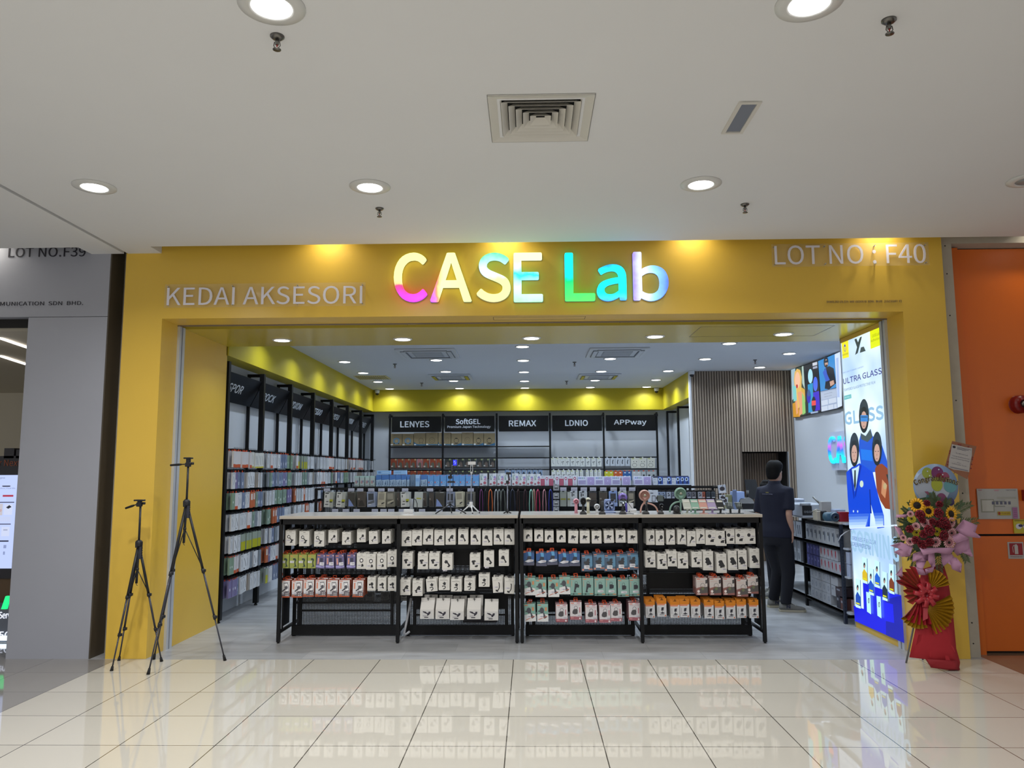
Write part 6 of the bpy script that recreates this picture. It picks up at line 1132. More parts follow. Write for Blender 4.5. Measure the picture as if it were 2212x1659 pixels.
for x, y0 in ((478, 745), (650, 810)): A += [('p', q(c1, (x-40, y0-5), (x+28, y0+15), (x+42, y0+365), (x-25, y0+320)), '#b8f0f4'), el(c1, x+4, y0+140, 14, 44, '#2c3450', 7.54), el(c1, x+5, y0+143, 9, 30, '#9ecbd8', 7.54)]
art_px(b, LBX-.0055, A, lambda c: EM(c, .78), .0003); b.build('backlit_print', t)
# menu screens along the right wall
def screen(lab, x0, x1, items):
    X = 4.79; a, c = onX(x0, 803, X), onX(x1, 803, X); t = thing('wall_screen', (4.82, (a.y+c.y)/2, 2.62), lab, 'screen', 'screens on the right wall')
    MB().box(4.80, 4.838, c.y+.01, a.y-.01, 2.62, 3.468, M_PB).build('bezel', t)
    b = MB(); b.box(4.795, 4.80, c.y+.02, a.y-.02, 2.64, 3.45, EM('#0c1018', .6)); art_px(b, 4.7945, items, lambda k: EM(k, .85), .0006); b.build('display', t)
s4 = lambda x, y: (1690+x/5.924, 740+y/5.924)
Y_ = lambda *p: q(s4, *p)
screen('left wall screen showing a smiling blonde woman holding a phone', 1708, 1737, [('p', Y_((112, 350), (270, 300), (300, 925), (140, 955)), '#3a4a3e'), ('p', Y_((112, 350), (165, 330), (160, 700), (125, 740)), '#9ab4c0'), ('p', Y_((250, 305), (270, 300), (290, 600), (255, 520)), '#a8c0b8'), ('p', Y_((225, 560), (290, 600), (295, 760), (250, 740)), '#c9a448'), ('p', Y_((132, 780), (200, 750), (230, 950), (142, 955)), '#c08a28'),
    ('p', Y_((150, 480), (160, 380), (190, 335), (230, 350), (250, 440), (245, 620), (225, 680), (240, 820), (190, 850), (180, 700)), '#d8b060'), el(s4, 196, 480, 34, 105, '#e8b898', 5.924), el(s4, 190, 560, 12, 26, '#b03030', 5.924), ('p', Y_((196, 640), (240, 620), (280, 660), (275, 900), (215, 940), (225, 800)), '#d89a74'), ('p', Y_((255, 640), (292, 700), (302, 900), (262, 925)), '#8ac070'), ('p', Y_((165, 700), (190, 680), (205, 900), (185, 925)), '#d89a74'), ('p', Y_((135, 550), (180, 560), (190, 740), (150, 755)), '#7ac4c0')])
screen('middle wall screen with blue and red speakers on dark ground', 1737.5, 1768, [('p', Y_((275, 300), (455, 238), (495, 880), (305, 925)), '#262b30'), ('p', Y_((325, 540), (390, 515), (400, 880), (335, 900)), '#2a8ec0'), ('p', Y_((395, 640), (470, 618), (485, 860), (405, 880)), '#3a2ac0'), el(s4, 360, 430, 30, 92, '#a8dcf0', 5.924), el(s4, 425, 530, 29, 92, '#4a6ae0', 5.924), el(s4, 341, 690, 25, 88, '#2a2cae', 5.924), el(s4, 340, 645, 18, 46, '#385a8c', 5.924), el(s4, 405, 790, 28, 100, '#1c2024', 5.924), ('p', Y_((378, 745), (432, 740), (434, 800), (380, 808)), '#d84a4a'), ('p', Y_((390, 262), (448, 245), (450, 285), (392, 300)), '#c0c6d0'), ('p', Y_((395, 312), (450, 296), (452, 325), (396, 340)), '#9aa2b4'), ('p', Y_((362, 890), (460, 875), (462, 895), (372, 912)), '#8fa4c4')])
screen('right wall screen with a bearded man in goggles above grey text panels', 1768.5, 1816, [('p', Y_((458, 238), (668, 150), (690, 575), (488, 625)), '#3a86c8'), ('p', Y_((488, 628), (692, 582), (706, 840), (500, 885)), '#8fa0bc'), ('p', Y_((670, 150), (755, 112), (765, 810), (708, 835)), '#c9d8f4'), ('p', Y_((690, 200), (720, 190), (735, 700), (705, 700)), '#a3b8e0'),
    ('p', Y_((540, 340), (600, 300), (660, 330), (690, 520), (600, 600), (545, 590), (560, 450)), '#1c2430'), ('p', Y_((520, 380), (560, 330), (575, 400), (610, 480), (560, 500)), '#3a5cc0'), el(s4, 562, 250, 30, 72, '#262c34', 5.924), el(s4, 566, 262, 20, 48, '#c09a88', 5.924), ('p', Y_((545, 232), (592, 218), (594, 250), (548, 262)), '#30383e'), el(s4, 568, 302, 14, 22, '#3a3230', 5.924), ('p', Y_((610, 500), (660, 480), (670, 530), (620, 560)), '#c09a88'), ('p', Y_((500, 640), (695, 598), (700, 690), (508, 735)), '#a8b6cc'), tx(s4, 'Hands-Free Talking', 540, 655, 672, 645, '#4a5468'), tx(s4, 'Effortless Clarity', 545, 690, 705, 640, '#4a5468')] +
    [('p', Y_((x0, y0), (x1, y0-d), (x1+4, y0+h-d), (x0+3, y0+h)), '#bcc8da') for x0, x1, y0, h, d in ((505, 588, 745, 65, 20), (600, 695, 722, 62, 22), (506, 586, 822, 60, 16), (594, 660, 804, 58, 14), (670, 703, 790, 56, 8))])
# second rainbow sign, on the right wall
X = 4.72; a, c = onX(1785, 940, X), onX(1786, 1002, X); t = thing('illuminated_sign', (4.84, a.y, c.z), 'small rainbow shop name sign on a white box on the right wall', 'sign')
MB().box(4.76, 4.84, a.y-2.3, a.y-.04, c.z-.1, a.z+.04, mat('sign_box_white', '#b9c0d6', .4)).build('sign_box', t)
gm = glow('neon_small', [(0, '#20c8ff'), (.2, '#10e8ff'), (.45, '#2a6cff'), (.6, '#c060e0'), (.8, '#20a0ff'), (1, '#20ffff')], 'z', 1.1)
MB().text('CASE Lab', gm, (4.76, a.y, c.z), (0, -1, 0), (0, 0, 1), 2.15, a.z-c.z, ext=.03).build('letters', t)

# ================================================================ RIGHT COUNTER, TILL AREA
t = thing('side_counter', (3.75, 2.3, 0), 'black shelf counter with pale top along the right wall, loaded with boxed gadgets', 'display counter')
CX0, CX1 = 3.42, 3.9
b = MB(); b.rbox(CX0-.01, CX1, 1.56, 3.95, 1.072, 1.1, M_TOP, .002); b.build('counter_top', t)
b = MB(); b.rbox(3.44, 3.9, 1.462, 1.556, 1.07, 1.09, mat('white_shelf', '#aeb6c4', .4), .002); b.build('end_shelf', t)
M_POST = mat('blue_black_post', '#1b2436', .45)
for y in (1.59, 2.76, 3.93):
    for x in (CX0, CX1-.04):
        b = MB(); b.box(x, x+.03, y-.02, y+.02, 0, 1.07, M_POST if y < 2 else M_BLACK)
        if y < 2 and x == CX0:
            for i in range(26): b.box(x+.008, x+.014, y-.0208, y-.02, .1+i*.036, .115+i*.036, mat('slot_black'))
        b.build('post', t)
    b = MB(); b.box(CX0+.03, CX1-.04, y-.012, y+.012, .06, .09, M_BLACK); b.build('side_rail', t)
for z in (.82, .515, .135):
    for y0, y1 in ((1.6, 2.75), (2.77, 3.92)):
        b = MB(); b.box(CX0, CX1-.02, y0, y1, z-.025, z, mat('shelf_grey', '#8f959c', .5)).box(CX0, CX0+.01, y0, y1, z-.04, z, M_BLACK); b.build('shelf', t)
    MB().box(3.44, 3.88, 1.47, 1.565, z-.02, z, mat('white_shelf')).build('end_shelf', t)
MB().box(CX1-.02, CX1-.01, 1.6, 3.92, .1, 1.07, M_BLACK).build('back_panel', t)
def sidebox(name, y, z, w, h, d, body, items, lab, grp, x=CX0+.02):
    b = MB(); b.rbox(0, w, 0, d, 0, h, mat('card_'+body[1:], body, .45), .001); art(b, items, (0, -.0004, h), (1, 0, 0), (0, 0, 1), w, h, .0003)
    o = b.build(name); o.location = (x, y, z); o.rotation_euler = (0, 0, R(-90)); tag(o, lab, 'box', grp); return o
cup = [('l', [(.3, .3), (.32, .5)], .16, '#22242c'), ('e', .58, .55, .17, .3, '#6a7280'), ('r', .2, .08, .7, .12, '#8a8f98')]
for i in range(8): sidebox('bottle_box', 2.70-.135*i, .82, .13, .19, .2, '#a9aeb6', cup, 'pale box with grey cup picture, %s from the left, top shelf of the side counter' % ORD[i], 'cup boxes')
for r in range(2):
    for i in range(4): sidebox('can_box', 2.70-.105*i, .515+.135*r, .1, .13, .2, '#3b3c72', [('r', .2, .1, .5, .9, '#565898'), ('e', .7, .4, .12, .1, '#8688b8')], 'indigo box, %s from the left in the %s layer on the middle shelf' % (ORD[i], ('lower', 'upper')[r]), 'indigo boxes')
    for i in range(6 if r == 0 else 5): sidebox('gadget_pack', 2.27-.108*i, .515+.135*r, .1, .13, .2, '#a8acb8', [('p', [(.3, .2), (.6, .15), (.62, .6), (.5, .85), (.36, .6)], '#a02838'), ('r', .2, .05, .7, .1, '#7a8090')], 'pale pack with red gadget, %s from left, %s layer, middle shelf' % (ORD[i], ('lower', 'upper')[r]), 'red gadget packs')
for r in range(3):
    for i in range(5): sidebox('cube_box', 2.62-.125*i, .135+.118*r, .12, .115, .22, '#a3a8b2', [('e', .55, .5, .22, .26, '#888e9a'), ('e', .55, .5, .12, .15, '#9ca2ae')], 'white cube box, %s from the left, %s layer on the low shelf' % (ORD[i], ('bottom', 'middle', 'top')[r]), 'white cube boxes')
for i, (y, z, w, h, c_, l) in enumerate([(1.97, .37, .2, .12, '#a9adb6', 'long white box at the top'), (1.97, .25, .12, .115, '#a3a8b2', 'white box in the middle'), (1.83, .135, .1, .14, '#2c2c38', 'dark box at the bottom'), (1.72, .135, .1, .12, '#5a3a38', 'brown box at the bottom'), (1.84, .275, .2, .09, '#3a3038', 'dark brown flat box')]):
    sidebox('gadget_box', y, z, w, h, .2, c_, [('r', .15, .2, .6, .4, '#8a8f9c')], '%s near the post, low shelf, side counter' % l, 'mixed boxes on the low shelf')
for i, (y, z, w, h) in enumerate([(3.05, .82, .2, .19), (3.28, .82, .2, .19), (3.05, .515, .12, .13), (3.2, .515, .12, .13), (3.05, .648, .12, .13), (3.2, .648, .12, .13), (3.36, .515, .12, .13), (3.36, .648, .12, .13)]):
    sidebox('gadget_box', y, z, w, h, .2, '#a6acb6', [('l', [(.3, .2), (.35, .8)], .14, '#4a505c'), ('l', [(.65, .2), (.7, .8)], .14, '#5a606c')], 'white gadget box in the far section of the side counter, %s of eight' % ORD[i], 'white boxes in the far section')
for i, z in enumerate((.515, .648)):
    o = MB().rbox(0, .15, 0, .085, 0, .128, mat('box_pale_blue', '#a8b4d0', .4), .002).build('storage_box'); o.location = (3.46, 1.47, z); tag(o, 'plain white box, %s of two on the counter end beside the lightbox' % ('lower', 'upper')[i], 'box', 'white boxes at the counter end')
o = MB().rbox(0, .09, 0, .08, 0, .13, mat('box_pink', '#8f7884', .5), .002).build('storage_box'); o.location = (3.49, 1.475, .135); tag(o, 'dusty pink box on the lowest end shelf beside the lightbox', 'box')
MB_ = MB(); pts = [onY(*z, 1.5) for z in ((1838, 1145), (1826, 1150), (1816, 1158), (1811, 1168))]; tag(MB_.tube(pts, .006, mat('white_cable'), n=8).build('cable', o=pts[0]), 'white cable hanging in front of the side counter post', 'cable')
# things on the side counter
f1 = lambda x, y: (1700+x/5.531, 1060+y/5.531)
def cb(name, x0, x1, y0, y1, Y, d, m, lab, cat, r=.006, extra=None):
    a, c = onY(*f1(x0, y1), Y), onY(*f1(x1, y0), Y); z0 = 1.1; b = MB(); t = thing(name, ((a.x+c.x)/2, Y, z0), lab, cat)
    b.rbox(a.x, c.x, Y, Y+d, z0, c.z, m, r); b.build('body', t)
    if extra: extra(t, a, c, Y)
    return t
M_MW = mat('machine_white', '#a9b2c0', .35)
def ex(t, a, c, Y):
    b = MB(); b.rbox(a.x+.02, a.x+(c.x-a.x)*.55, Y-.012, Y, 1.13, c.z-.03, M_PB, .003)
    for i in range(4): b.lathe([(.014, -.016), (.016, -.012)], mat('roller', '#6a6f78', .3), (a.x+.05+.03*i, Y, 1.17), ax='y', n=10)
    b.build('roller_panel', t); MB().tube([(a.x-.0, Y, c.z-.01), (a.x+.12, Y, c.z-.01)], .018, M_MW, n=10).build('roller', t); MB().rbox(a.x+.02, c.x, Y-.02, Y, 1.1, 1.12, M_MW, .003).build('tray', t)
cb('cutting_machine', 165, 400, 150, 315, 2.35, .3, M_MW, 'white film cutting machine with black roller panel on the side counter', 'machine', .02, ex)
cb('storage_box', 120, 210, 95, 290, 2.75, .2, mat('box_pale', '#a6aec0', .4), 'tall pale box behind the cutting machine', 'box', .01)
cb('canister', 80, 130, 200, 275, 2.75, .1, mat('purple_tin', '#40204a', .35), 'dark purple tin beside the person on the side counter', 'tin', .01)
cb('card_box', 415, 528, 130, 250, 2.05, .08, mat('box_offwhite', '#a9aaad', .5), 'upright off-white box behind the speakers', 'box', .003)
cb('wireless_speaker', 355, 410, 240, 338, 1.72, .12, mat('speaker_cream', '#a8a496', .4), 'cream box-shaped speaker with handle left of the black one', 'speaker', .01, lambda t, a, c, Y: MB().tube([(a.x-.03, Y+.03, c.z-.01), (a.x+.01, Y+.02, c.z+.012), (c.x, Y+.02, c.z)], .008, mat('speaker_cream'), n=8).build('handle', t))
cb('wireless_speaker', 410, 480, 240, 345, 1.7, .12, mat('speaker_black', '#17191d', .5), 'black cube speaker between cream and teal speakers', 'speaker', .01)
a = onY(*f1(455, 312), 1.62); t = thing('wireless_speaker', (a.x+.08, 1.62, 1.1), 'teal cylindrical speaker with round driver on the side counter', 'speaker'); m = mat('speaker_teal', '#2f5468', .45)
c = onY(*f1(575, 312), 1.60); zc = 1.1+.05
b = MB(); b.lathe([(.03, -.005), (.046, .01), (.05, .03), (.05, .15), (.04, .17)], m, (a.x, 1.66, zc), ax='x', n=24); b.build('body', t)
b = MB(); b.lathe([(.044, -.012), (.05, -.004), (.05, .03)], mat('speaker_rim', '#3c5668', .4), (c.x, 1.60, zc), ax='y', n=24).lathe([(.01, -.016), (.024, -.014), (.034, -.0125)], mat('speaker_cone', '#1c2c38', .4), (c.x, 1.60, zc), ax='y', n=20); b.build('driver', t)
cb('storage_box', 638, 740, 255, 372, 1.56, .1, mat('box_red', '#8f1c28', .4), 'small red box beside the lightbox on the side counter', 'box', .002)
cb('tray', 580, 700, 225, 262, 1.9, .15, mat('tray_pale', '#98a4c0', .3), 'flat pale tray behind the red box', 'tray', .006)
b = MB(); b.tube([onY(*f1(312, 75), 2.2), onY(*f1(420, 180), 2.1)], .012, mat('grey_bar', '#6a6c6a', .4, metal=.3), n=8); b.tube([onY(*f1(415, 180), 2.1), (onY(*f1(418, 180), 2.1).x, 2.1, 1.1)], .01, mat('grey_bar'), n=8); tag(b.build('bracket_arm'), 'slanting grey arm above the cutting machine', 'arm')
# till counter behind
TY = 4.4
a, c = onY(1560, 1101, TY), onY(1633, 1101, TY); zt = a.z
t = thing('cash_counter', (3.1, TY, 0), 'dark cash counter with pale top left of the standing person', 'counter')
MB().rbox(2.72, 3.42, TY-.02, TY+.6, zt-.03, zt, M_TOP, .003).build('counter_top', t)
MB().box(2.74, 3.4, TY, TY+.58, 0, zt-.03, mat('cabinet_dark', '#20232b', .5)).build('cabinet', t)
def till(name, x0, x1, y0, y1, d, m, lab, cat, r=.008, dy=0, f=None):
    a, c = onY(x0, y1, TY+.05+dy), onY(x1, y0, TY+.05+dy); t = thing(name, ((a.x+c.x)/2, TY+.05+dy, zt), lab, cat); MB().rbox(a.x, c.x, TY+.05+dy, TY+.05+dy+d, zt+.0005, c.z, m, r).build('body', t)
    if f: f(t, a, c)
    return t
def ex2(t, a, c):
    y = TY+.05; MB().loft([[Vector((a.x-.02+.02*s, y+.05+yy, z)), Vector((a.x+.2-.02*s, y+.05+yy, z)), Vector((a.x+.2-.02*s, y+.28-yy, z)), Vector((a.x-.02+.02*s, y+.28-yy, z))] for z, s, yy in ((c.z, 0, 0), (c.z+.05, 1, .03), (c.z+.08, 3, .08))], M_PB, smooth=False).build('printer', t)
    MB().tube([(a.x+.14, y+.16, c.z), (a.x+.14, y+.16, c.z+.18)], .025, M_PB, n=10).build('screen_stand', t)
    p = [onY(*z, y+.1) for z in ((1613, 1036), (1636, 1036), (1644, 1077), (1617, 1079))]
    MB().slab([Vector((v.x, y+.1+(.02 if i > 1 else .08), v.z)) for i, v in enumerate(p)], (0, .04, 0), M_PB).build('screen', t)
    MB().rbox(c.x-.12, c.x-.02, y-.004, y+.0, c.z-.05, c.z-.01, mat('red_label', '#8a3030', .5), .001).build('label', t)
till('cash_register', 1603, 1652, 1086, 1101, .35, M_PB, 'black cash register with tilted screen seen from behind', 'cash register', .01, 0, ex2)
till('storage_box', 1586, 1608, 1062, 1101, .2, mat('box_blue_white', '#8fa3cf', .35), 'stack of pale blue boxes left of the cash register', 'box', .003, .1)
till('storage_box', 1571, 1581, 1069, 1101, .15, mat('box_olive', '#6f7052', .5), 'narrow olive box left of the pale blue boxes', 'box', .002, .12)
till('card_terminal', 1584.5, 1591.5, 1058, 1101, .03, mat('terminal_grey', '#5f6c8c', .4), 'slim grey upright stand in front of the pale blue boxes', 'stand', .004)
# ================================================================ NOTICES ON THE ORANGE WALL
def notice(name, pts, Y, body, items, lab, cat='notice'):
    a, c = onY(*pts[0], Y), onY(*pts[1], Y); b = MB(); w, h = c.x-a.x, a.z-c.z; b.box(a.x, c.x, Y, Y+.012, c.z, a.z, mat('card_'+body[1:], body, .35)); art(b, items, (a.x, Y-.0003, a.z), (1, 0, 0), (0, 0, 1), w, h, .0003)
    return tag(b.build(name, o=((a.x+c.x)/2, Y, c.z)), lab, cat)
plan = [('t', 'FIRST FLOOR', .72, .03, .95, .07, '#3a2850'), ('r', .03, .03, .12, .05, '#a05060'), ('p', [(.4, .03), (.56, .03), (.52, .08), (.44, .08)], '#b08a90'), ('r', .07, .34, .4, .78, '#8a8c80'), ('r', .1, .38, .37, .74, '#b3b3ac'), ('r', .4, .4, .72, .6, '#7d8078'), ('r', .42, .43, .7, .57, '#a5a5a0'), ('r', .48, .27, .94, .34, '#9c9c94'), ('r', .66, .34, .96, .6, '#aaaaa4')] + [('r', .34+.1*i, .42, .4+.1*i, .52, '#54566a') for i in range(5)] + \
    [('r', .46, .75, .78, .88, '#a8952a'), ('e', .5, .815, .03, .05, '#902c20'), ('t', 'YOU ARE HERE', .55, .79, .76, .84, '#7a3018'), ('r', .83, .62, .95, .98, '#a06a94')] + [('r', .85, .66+.06*i, .93, .675+.06*i, '#704868') for i in range(5)]
notice('floor_plan_sign', ((2110, 1056), (2203, 1121)), .205, '#a5a5a2', plan, 'white mall floor plan sign headed FIRST FLOOR on the orange wall', 'sign')
notice('yellow_notice', ((2189, 1122), (2240, 1152)), .21, '#b8ab20', [('r', .04, .04, .96, .14, '#8a7a1c'), ('e', .22, .5, .14, .2, '#c9c9d6'), ('e', .3, .45, .1, .1, '#2c2c5c'), ('e', .5, .5, .1, .2, '#c9c9d6'), ('e', .52, .42, .1, .1, '#2c2c5c')], 'yellow safety notice cut by the right edge, below the floor plan sign')
ext_ = [('r', .1, .07, .93, .78, '#8f1420'), ('r', .42, .24, .64, .72, '#b5b0ac'), ('e', .53, .24, .11, .07, '#b5b0ac'), ('r', .48, .13, .58, .2, '#b5b0ac'), ('l', [(.56, .17), (.36, .2), (.3, .32), (.32, .62)], .035, '#b5b0ac'), ('t', 'PEMADAM API', .12, .84, .9, .91, '#8f1420')]
notice('extinguisher_sign', ((2176, 1171), (2213, 1207)), .212, '#a8a6a4', ext_, 'white and red fire extinguisher sign on the orange cupboard door', 'sign')
c = onY(2207, 873, .16); t = thing('alarm_bell', (c.x, .2, c.z), 'round red fire alarm bell at the right edge of the photo', 'alarm bell')
MB().lathe([(.04, -.06), (.075, -.05), (.085, -.02), (.085, .04)], mat('bell_red', '#7a1012', .35), (c.x, .18, c.z), ax='y', n=32).build('gong', t)
MB().lathe([(.008, -.07), (.022, -.066), (.024, -.058)], M_CHROME, (c.x, .18, c.z), ax='y', n=16).build('centre_bolt', t)
c = onY(2214, 1070, .2); tag(MB().rbox(c.x-.02, c.x+.1, .17, .22, c.z-.05, c.z+.05, mat('bell_red'), .004).build('call_point', o=(c.x, .2, c.z)), 'red fire call point cut off right of the floor plan sign', 'call point')
# ================================================================ NEIGHBOUR SHOP DISPLAY
NY = 1.2
t = thing('display_stand', (-5.5, NY, 0), 'tall display stand with black header and lit promotion panel in the left shop', 'display stand')
def nb(px0, px1, py0, py1): a, c = onY(px0, py1, NY), onY(px1, py0, NY); return a, c
a, c = nb(-60, 58, 1026, 1228); xs0, xs1 = a.x, c.x+.25
b = MB(); b.box(xs0, xs1, NY, NY+.12, onY(0, 1250, NY).z, onY(0, 985, NY).z, mat('header_black', '#2c2a30', .5))
for x0_, x1_, y_ in ((8, 31, 968), (34, 60, 971), (-30, 0, 985)): p0, p1 = onY(x0_, 990, NY), onY(x1_, y_, NY); b.box(p0.x, p1.x, NY, NY+.12, p0.z, p1.z, mat('header_black'))
b.build('header', t)
b = MB(); b.box(xs0, xs1-.05, NY-.006, NY, a.z, c.z, EM('#b9c8f4', .8))
w, h = xs1-.05-xs0, c.z-a.z; u_ = lambda px: (onY(px, 1100, NY).x-xs0)/w; v_ = lambda py: (c.z-onY(20, py, NY).z)/h
E_ = lambda k: EM(k, .7)
art(b, [('r', u_(2), v_(1049), u_(20), v_(1051), '#5a5a64'), ('t', 'oppo', u_(-14), v_(1031), u_(7), v_(1035), '#5a6080'), ('r', u_(4), v_(1049), u_(19), v_(1051.5), '#24243c'), ('t', 'Reno10 Ultra | Find X8s', u_(-22), v_(1053), u_(31), v_(1057), '#5f6898'), ('r', u_(5), v_(1069), u_(28), v_(1073), '#b03048'), ('r', u_(-30), v_(1084), u_(31), v_(1086), '#3a3a54'), ('r', u_(10), v_(1089), u_(28), v_(1112), '#d3dcf8'), ('p', [(u_(14), v_(1096)), (u_(21), v_(1091)), (u_(26), v_(1095)), (u_(19), v_(1099))], '#20222c'), ('r', u_(-20), v_(1088), u_(7), v_(1113), '#c9c4cc'), ('t', '300', u_(-8), v_(1100), u_(5), v_(1105), '#c06a50'),
    ('r', u_(0), v_(1116), u_(26), v_(1127), '#c9d4f6'), ('r', u_(-30), v_(1131), u_(27), v_(1133), '#3a3a54'), ('r', u_(8), v_(1138), u_(25), v_(1158), '#d3dcf8'), ('r', u_(12), v_(1143), u_(21), v_(1146), '#a9b0cc'), ('r', u_(-30), v_(1167), u_(25), v_(1170), '#242840'), ('r', u_(15), v_(1177), u_(21), v_(1184), '#8f9cc8'), ('r', u_(15), v_(1191), u_(19), v_(1198), '#8f9cc8')], (xs0, NY-.0062, c.z), (1, 0, 0), (0, 0, 1), w, h, mf=E_)
b.build('lit_panel', t)
p0, p1 = onY(-12, 1007, NY), onY(45, 993, NY); MB().text('ur Next', mat('header_orange', '#9a4c28', .5), (p0.x, NY-.001, p0.z), (1, 0, 0), (0, 0, 1), p1.x-p0.x, p1.z-p0.z, ext=.003).build('lettering', t)
MB().box(xs0, xs1, NY+.02, NY+.1, .0, onY(0, 1250, NY).z, mat('stand_wood', '#6a5238', .6)).build('base', t)
t = thing('service_desk', (-5.4, .8, 0), 'grey service desk with white lettering and green logo in the left shop', 'desk')
z1 = onY(10, 1316, .7).z; MB().box(-6.5, -4.85, .7, 1.1, 0, z1, mat('desk_grey', '#6f7480', .4)).build('desk', t)
b = MB(); p0, p1 = onY(2, 1316, .69), onY(18, 1288, .69); b.slab([(p0.x, .69, p0.z), (p0.x+.05, .69, p0.z), (p1.x+.01, .69, p1.z), (p1.x-.03, .69, p1.z)], (0, .03, 0), EM('#20e080', 1)); b.build('green_logo', t)
for s_, x0_, x1_, y0_, y1_ in (('Service', -2, 40, 1336, 1321), ('5G', -2, 22, 1380, 1364)): p0, p1 = onY(x0_, y0_, .699), onY(x1_, y1_, .699); MB().text(s_, EM('#e6ecff', 1), (p0.x, .699, p0.z), (1, 0, 0), (0, 0, 1), p1.x-p0.x, p1.z-p0.z, ext=.004).build('lettering', t)
p0 = onY(0, 1420, .69); MB().box(-6.5, -4.86, .68, .7, .02, .06, EM('#dff4ff', 2.5)).build('light_strip', t)
for i, (y0_, y1_, x0_, x1_) in enumerate(((733, 752, 0, 56), (771, 788, 0, 53))):
    p0, p1 = onZ(x0_, y0_, 3.06), onZ(x1_, y1_, 3.06); t = thing('tube_light', (p1.x, p1.y, 3.06), 'linear ceiling tube light in the left shop, %s one' % ('nearer', 'farther')[i], 'tube light', 'linear lights in the left shop')
    MB().slab([p0, p1, p1+Vector((.0, .06, 0)), p0+Vector((0, .06, 0))], (0, 0, .02), EM('#fff8f0', 5)).build('tube', t)
# ================================================================ CAMERA TRIPODS
def camera_tripod(lab, feet, hub, coltop, head, handle, coltip, Y):
    H = onY(*hub, Y); CT = onY(*coltop, Y); t = thing('camera_tripod', (H.x, Y, 0), lab, 'tripod', 'black camera tripods')
    M = mat('tripod_black', '#1c1d22', .4, metal=.2); G = mat('tripod_grey', '#3a3b45', .3, metal=.4)
    b = MB(); b.lathe([(.024, -.03), (.03, -.02), (.03, .012), (.02, .024), (.014, .028)], M, H, n=16)
    for i, f in enumerate(feet):
        d = (Vector(f)-H); d.z = 0; d.normalize(); b.rbox(-.012, .012, 0, .032, -.04, .012, M, .003, M=Matrix.Translation(H) @ Matrix.Rotation(math.atan2(-d.x, d.y), 4, 'Z'))
    b.build('crown', t)
    tip = onY(*coltip, Y); cr = H+(tip-H)*.62
    b = MB(); b.tube([H-Vector((0, 0, .02)), CT], .0095, M, n=12).tube([H, tip], .011, M, n=12).lathe([(.014, 0), (.014, -.02)], M, cr, n=12).tube([tip, tip-Vector((0, 0, .012)), tip-Vector((-.01, 0, .02))], .003, G, n=6); b.build('centre_column', t)
    b = MB(); a = (H+CT)/2; b.box(H.x+.01, H.x+.03, Y-.01, Y+.01, H.z-.14, H.z-.03, G); [b.box(H.x+.028, H.x+.034, Y-.008, Y+.008, H.z-.13+.02*i, H.z-.122+.02*i, M) for i in range(5)]; b.build('crank', t)
    for f in feet:
        f = Vector(f); f.z = .0; s = H+(f-H).normalized()*.03; P = lambda u: s+(f-s)*u
        b = MB(); b.tube([P(0), P(.42)], .0115, M, n=10).tube([P(.42), P(.72)], .009, G, n=10).tube([P(.72), P(.97)], .0065, G, n=10)
        for u, r in ((.42, .016), (.72, .0135)):
            b.tube([P(u-.012), P(u+.014)], r, M, n=8); q = P(u); b.rbox(q.x-.006, q.x+.022, q.y-.012, q.y+.012, q.z-.012, q.z+.012, M, .002)
        L = b.build('leg', t)
        MB().tube([P(.965), P(1)], [.010, .015], mat('rubber'), n=10).build('rubber_foot', L)
        MB().tube([cr-Vector((0, 0, .01)), P(.40)], .0045, M, n=6).build('brace', t)
    b = MB(); h0, h1 = onY(head[0], head[3], Y), onY(head[1], head[2], Y); cx = (h0.x+h1.x)/2
    b.rbox(cx-.022, cx+.022, Y-.02, Y+.02, CT.z-.01, CT.z+.028, M, .005).rbox(h0.x, h1.x, Y-.028, Y+.028, h1.z-.014, h1.z, M, .003).rbox(cx-.014, cx+.018, Y-.018, Y+.018, CT.z+.02, h1.z-.01, M, .004).lathe([(.012, 0), (.012, .02)], M, (cx+.03, Y, CT.z+.02), ax='x', n=10)
    b.build('pan_head', t)
    hd_ = onY(*handle, Y); b = MB(); s = Vector((cx-.01, Y, CT.z+.015)); b.tube([s, s+(hd_-s)*.35], .005, M, n=8).tube([s+(hd_-s)*.33, s+(hd_-s)*.5, hd_], [.008, .011, .009], mat('rubber'), n=10); b.build('pan_handle', t)
camera_tripod('shorter black camera tripod standing before the left yellow pillar', [onZ(241, 1449, 0), (-3.70, -.06, 0), onZ(349, 1429, 0)], (300, 1173), (303.6, 1092), (291, 311.6, 1079, 1093), (271, 1098), (294.7, 1260), -.2)
camera_tripod('taller black camera tripod standing in front of the left jamb', [onZ(320, 1457, 0), onZ(332, 1424.5, 0), onZ(486, 1427, 0)], (403, 1085), (406.6, 1006), (398, 415, 988, 1007), (368, 1005), (396.8, 1173), -.2)

# ================================================================ CONGRATULATORY FLOWER STAND
FSY = -.26
fs = thing('flower_stand', (3.45, FSY, 0), 'tall congratulatory flower stand with red cloth, pink wrapping and round balloon sign', 'flower stand')
g1 = lambda x, y: (1900+x/3.016, 930+y/3.016); g2 = lambda x, y: (1920+x/7.543, 1040+y/7.543)
def pt(f, x, y, Y=FSY):
    if Y == FSY and f is g1 and y > 950: Y = FSY-.13*min(1, (y-950)/600)
    return onY(*f(x, y), Y)
M_RED = mat('red_nonwoven', '#9c1420', .75, var=.06, vscale=30); M_ORG = mat('red_organza', '#a3202c', .5, alpha=.82); M_GOLD = mat('gold_satin', '#a8801c', .32, metal=.25); M_PAP = mat('pink_paper', '#b98aa8', .6, var=.04, vscale=6); M_GREEN = mat('leaf_green', '#3a4f30', .5, var=.15, vscale=20); M_FERN = mat('fern_green', '#44583a', .6); M_PALM = mat('palm_leaf_dark', '#4a5734', .5)
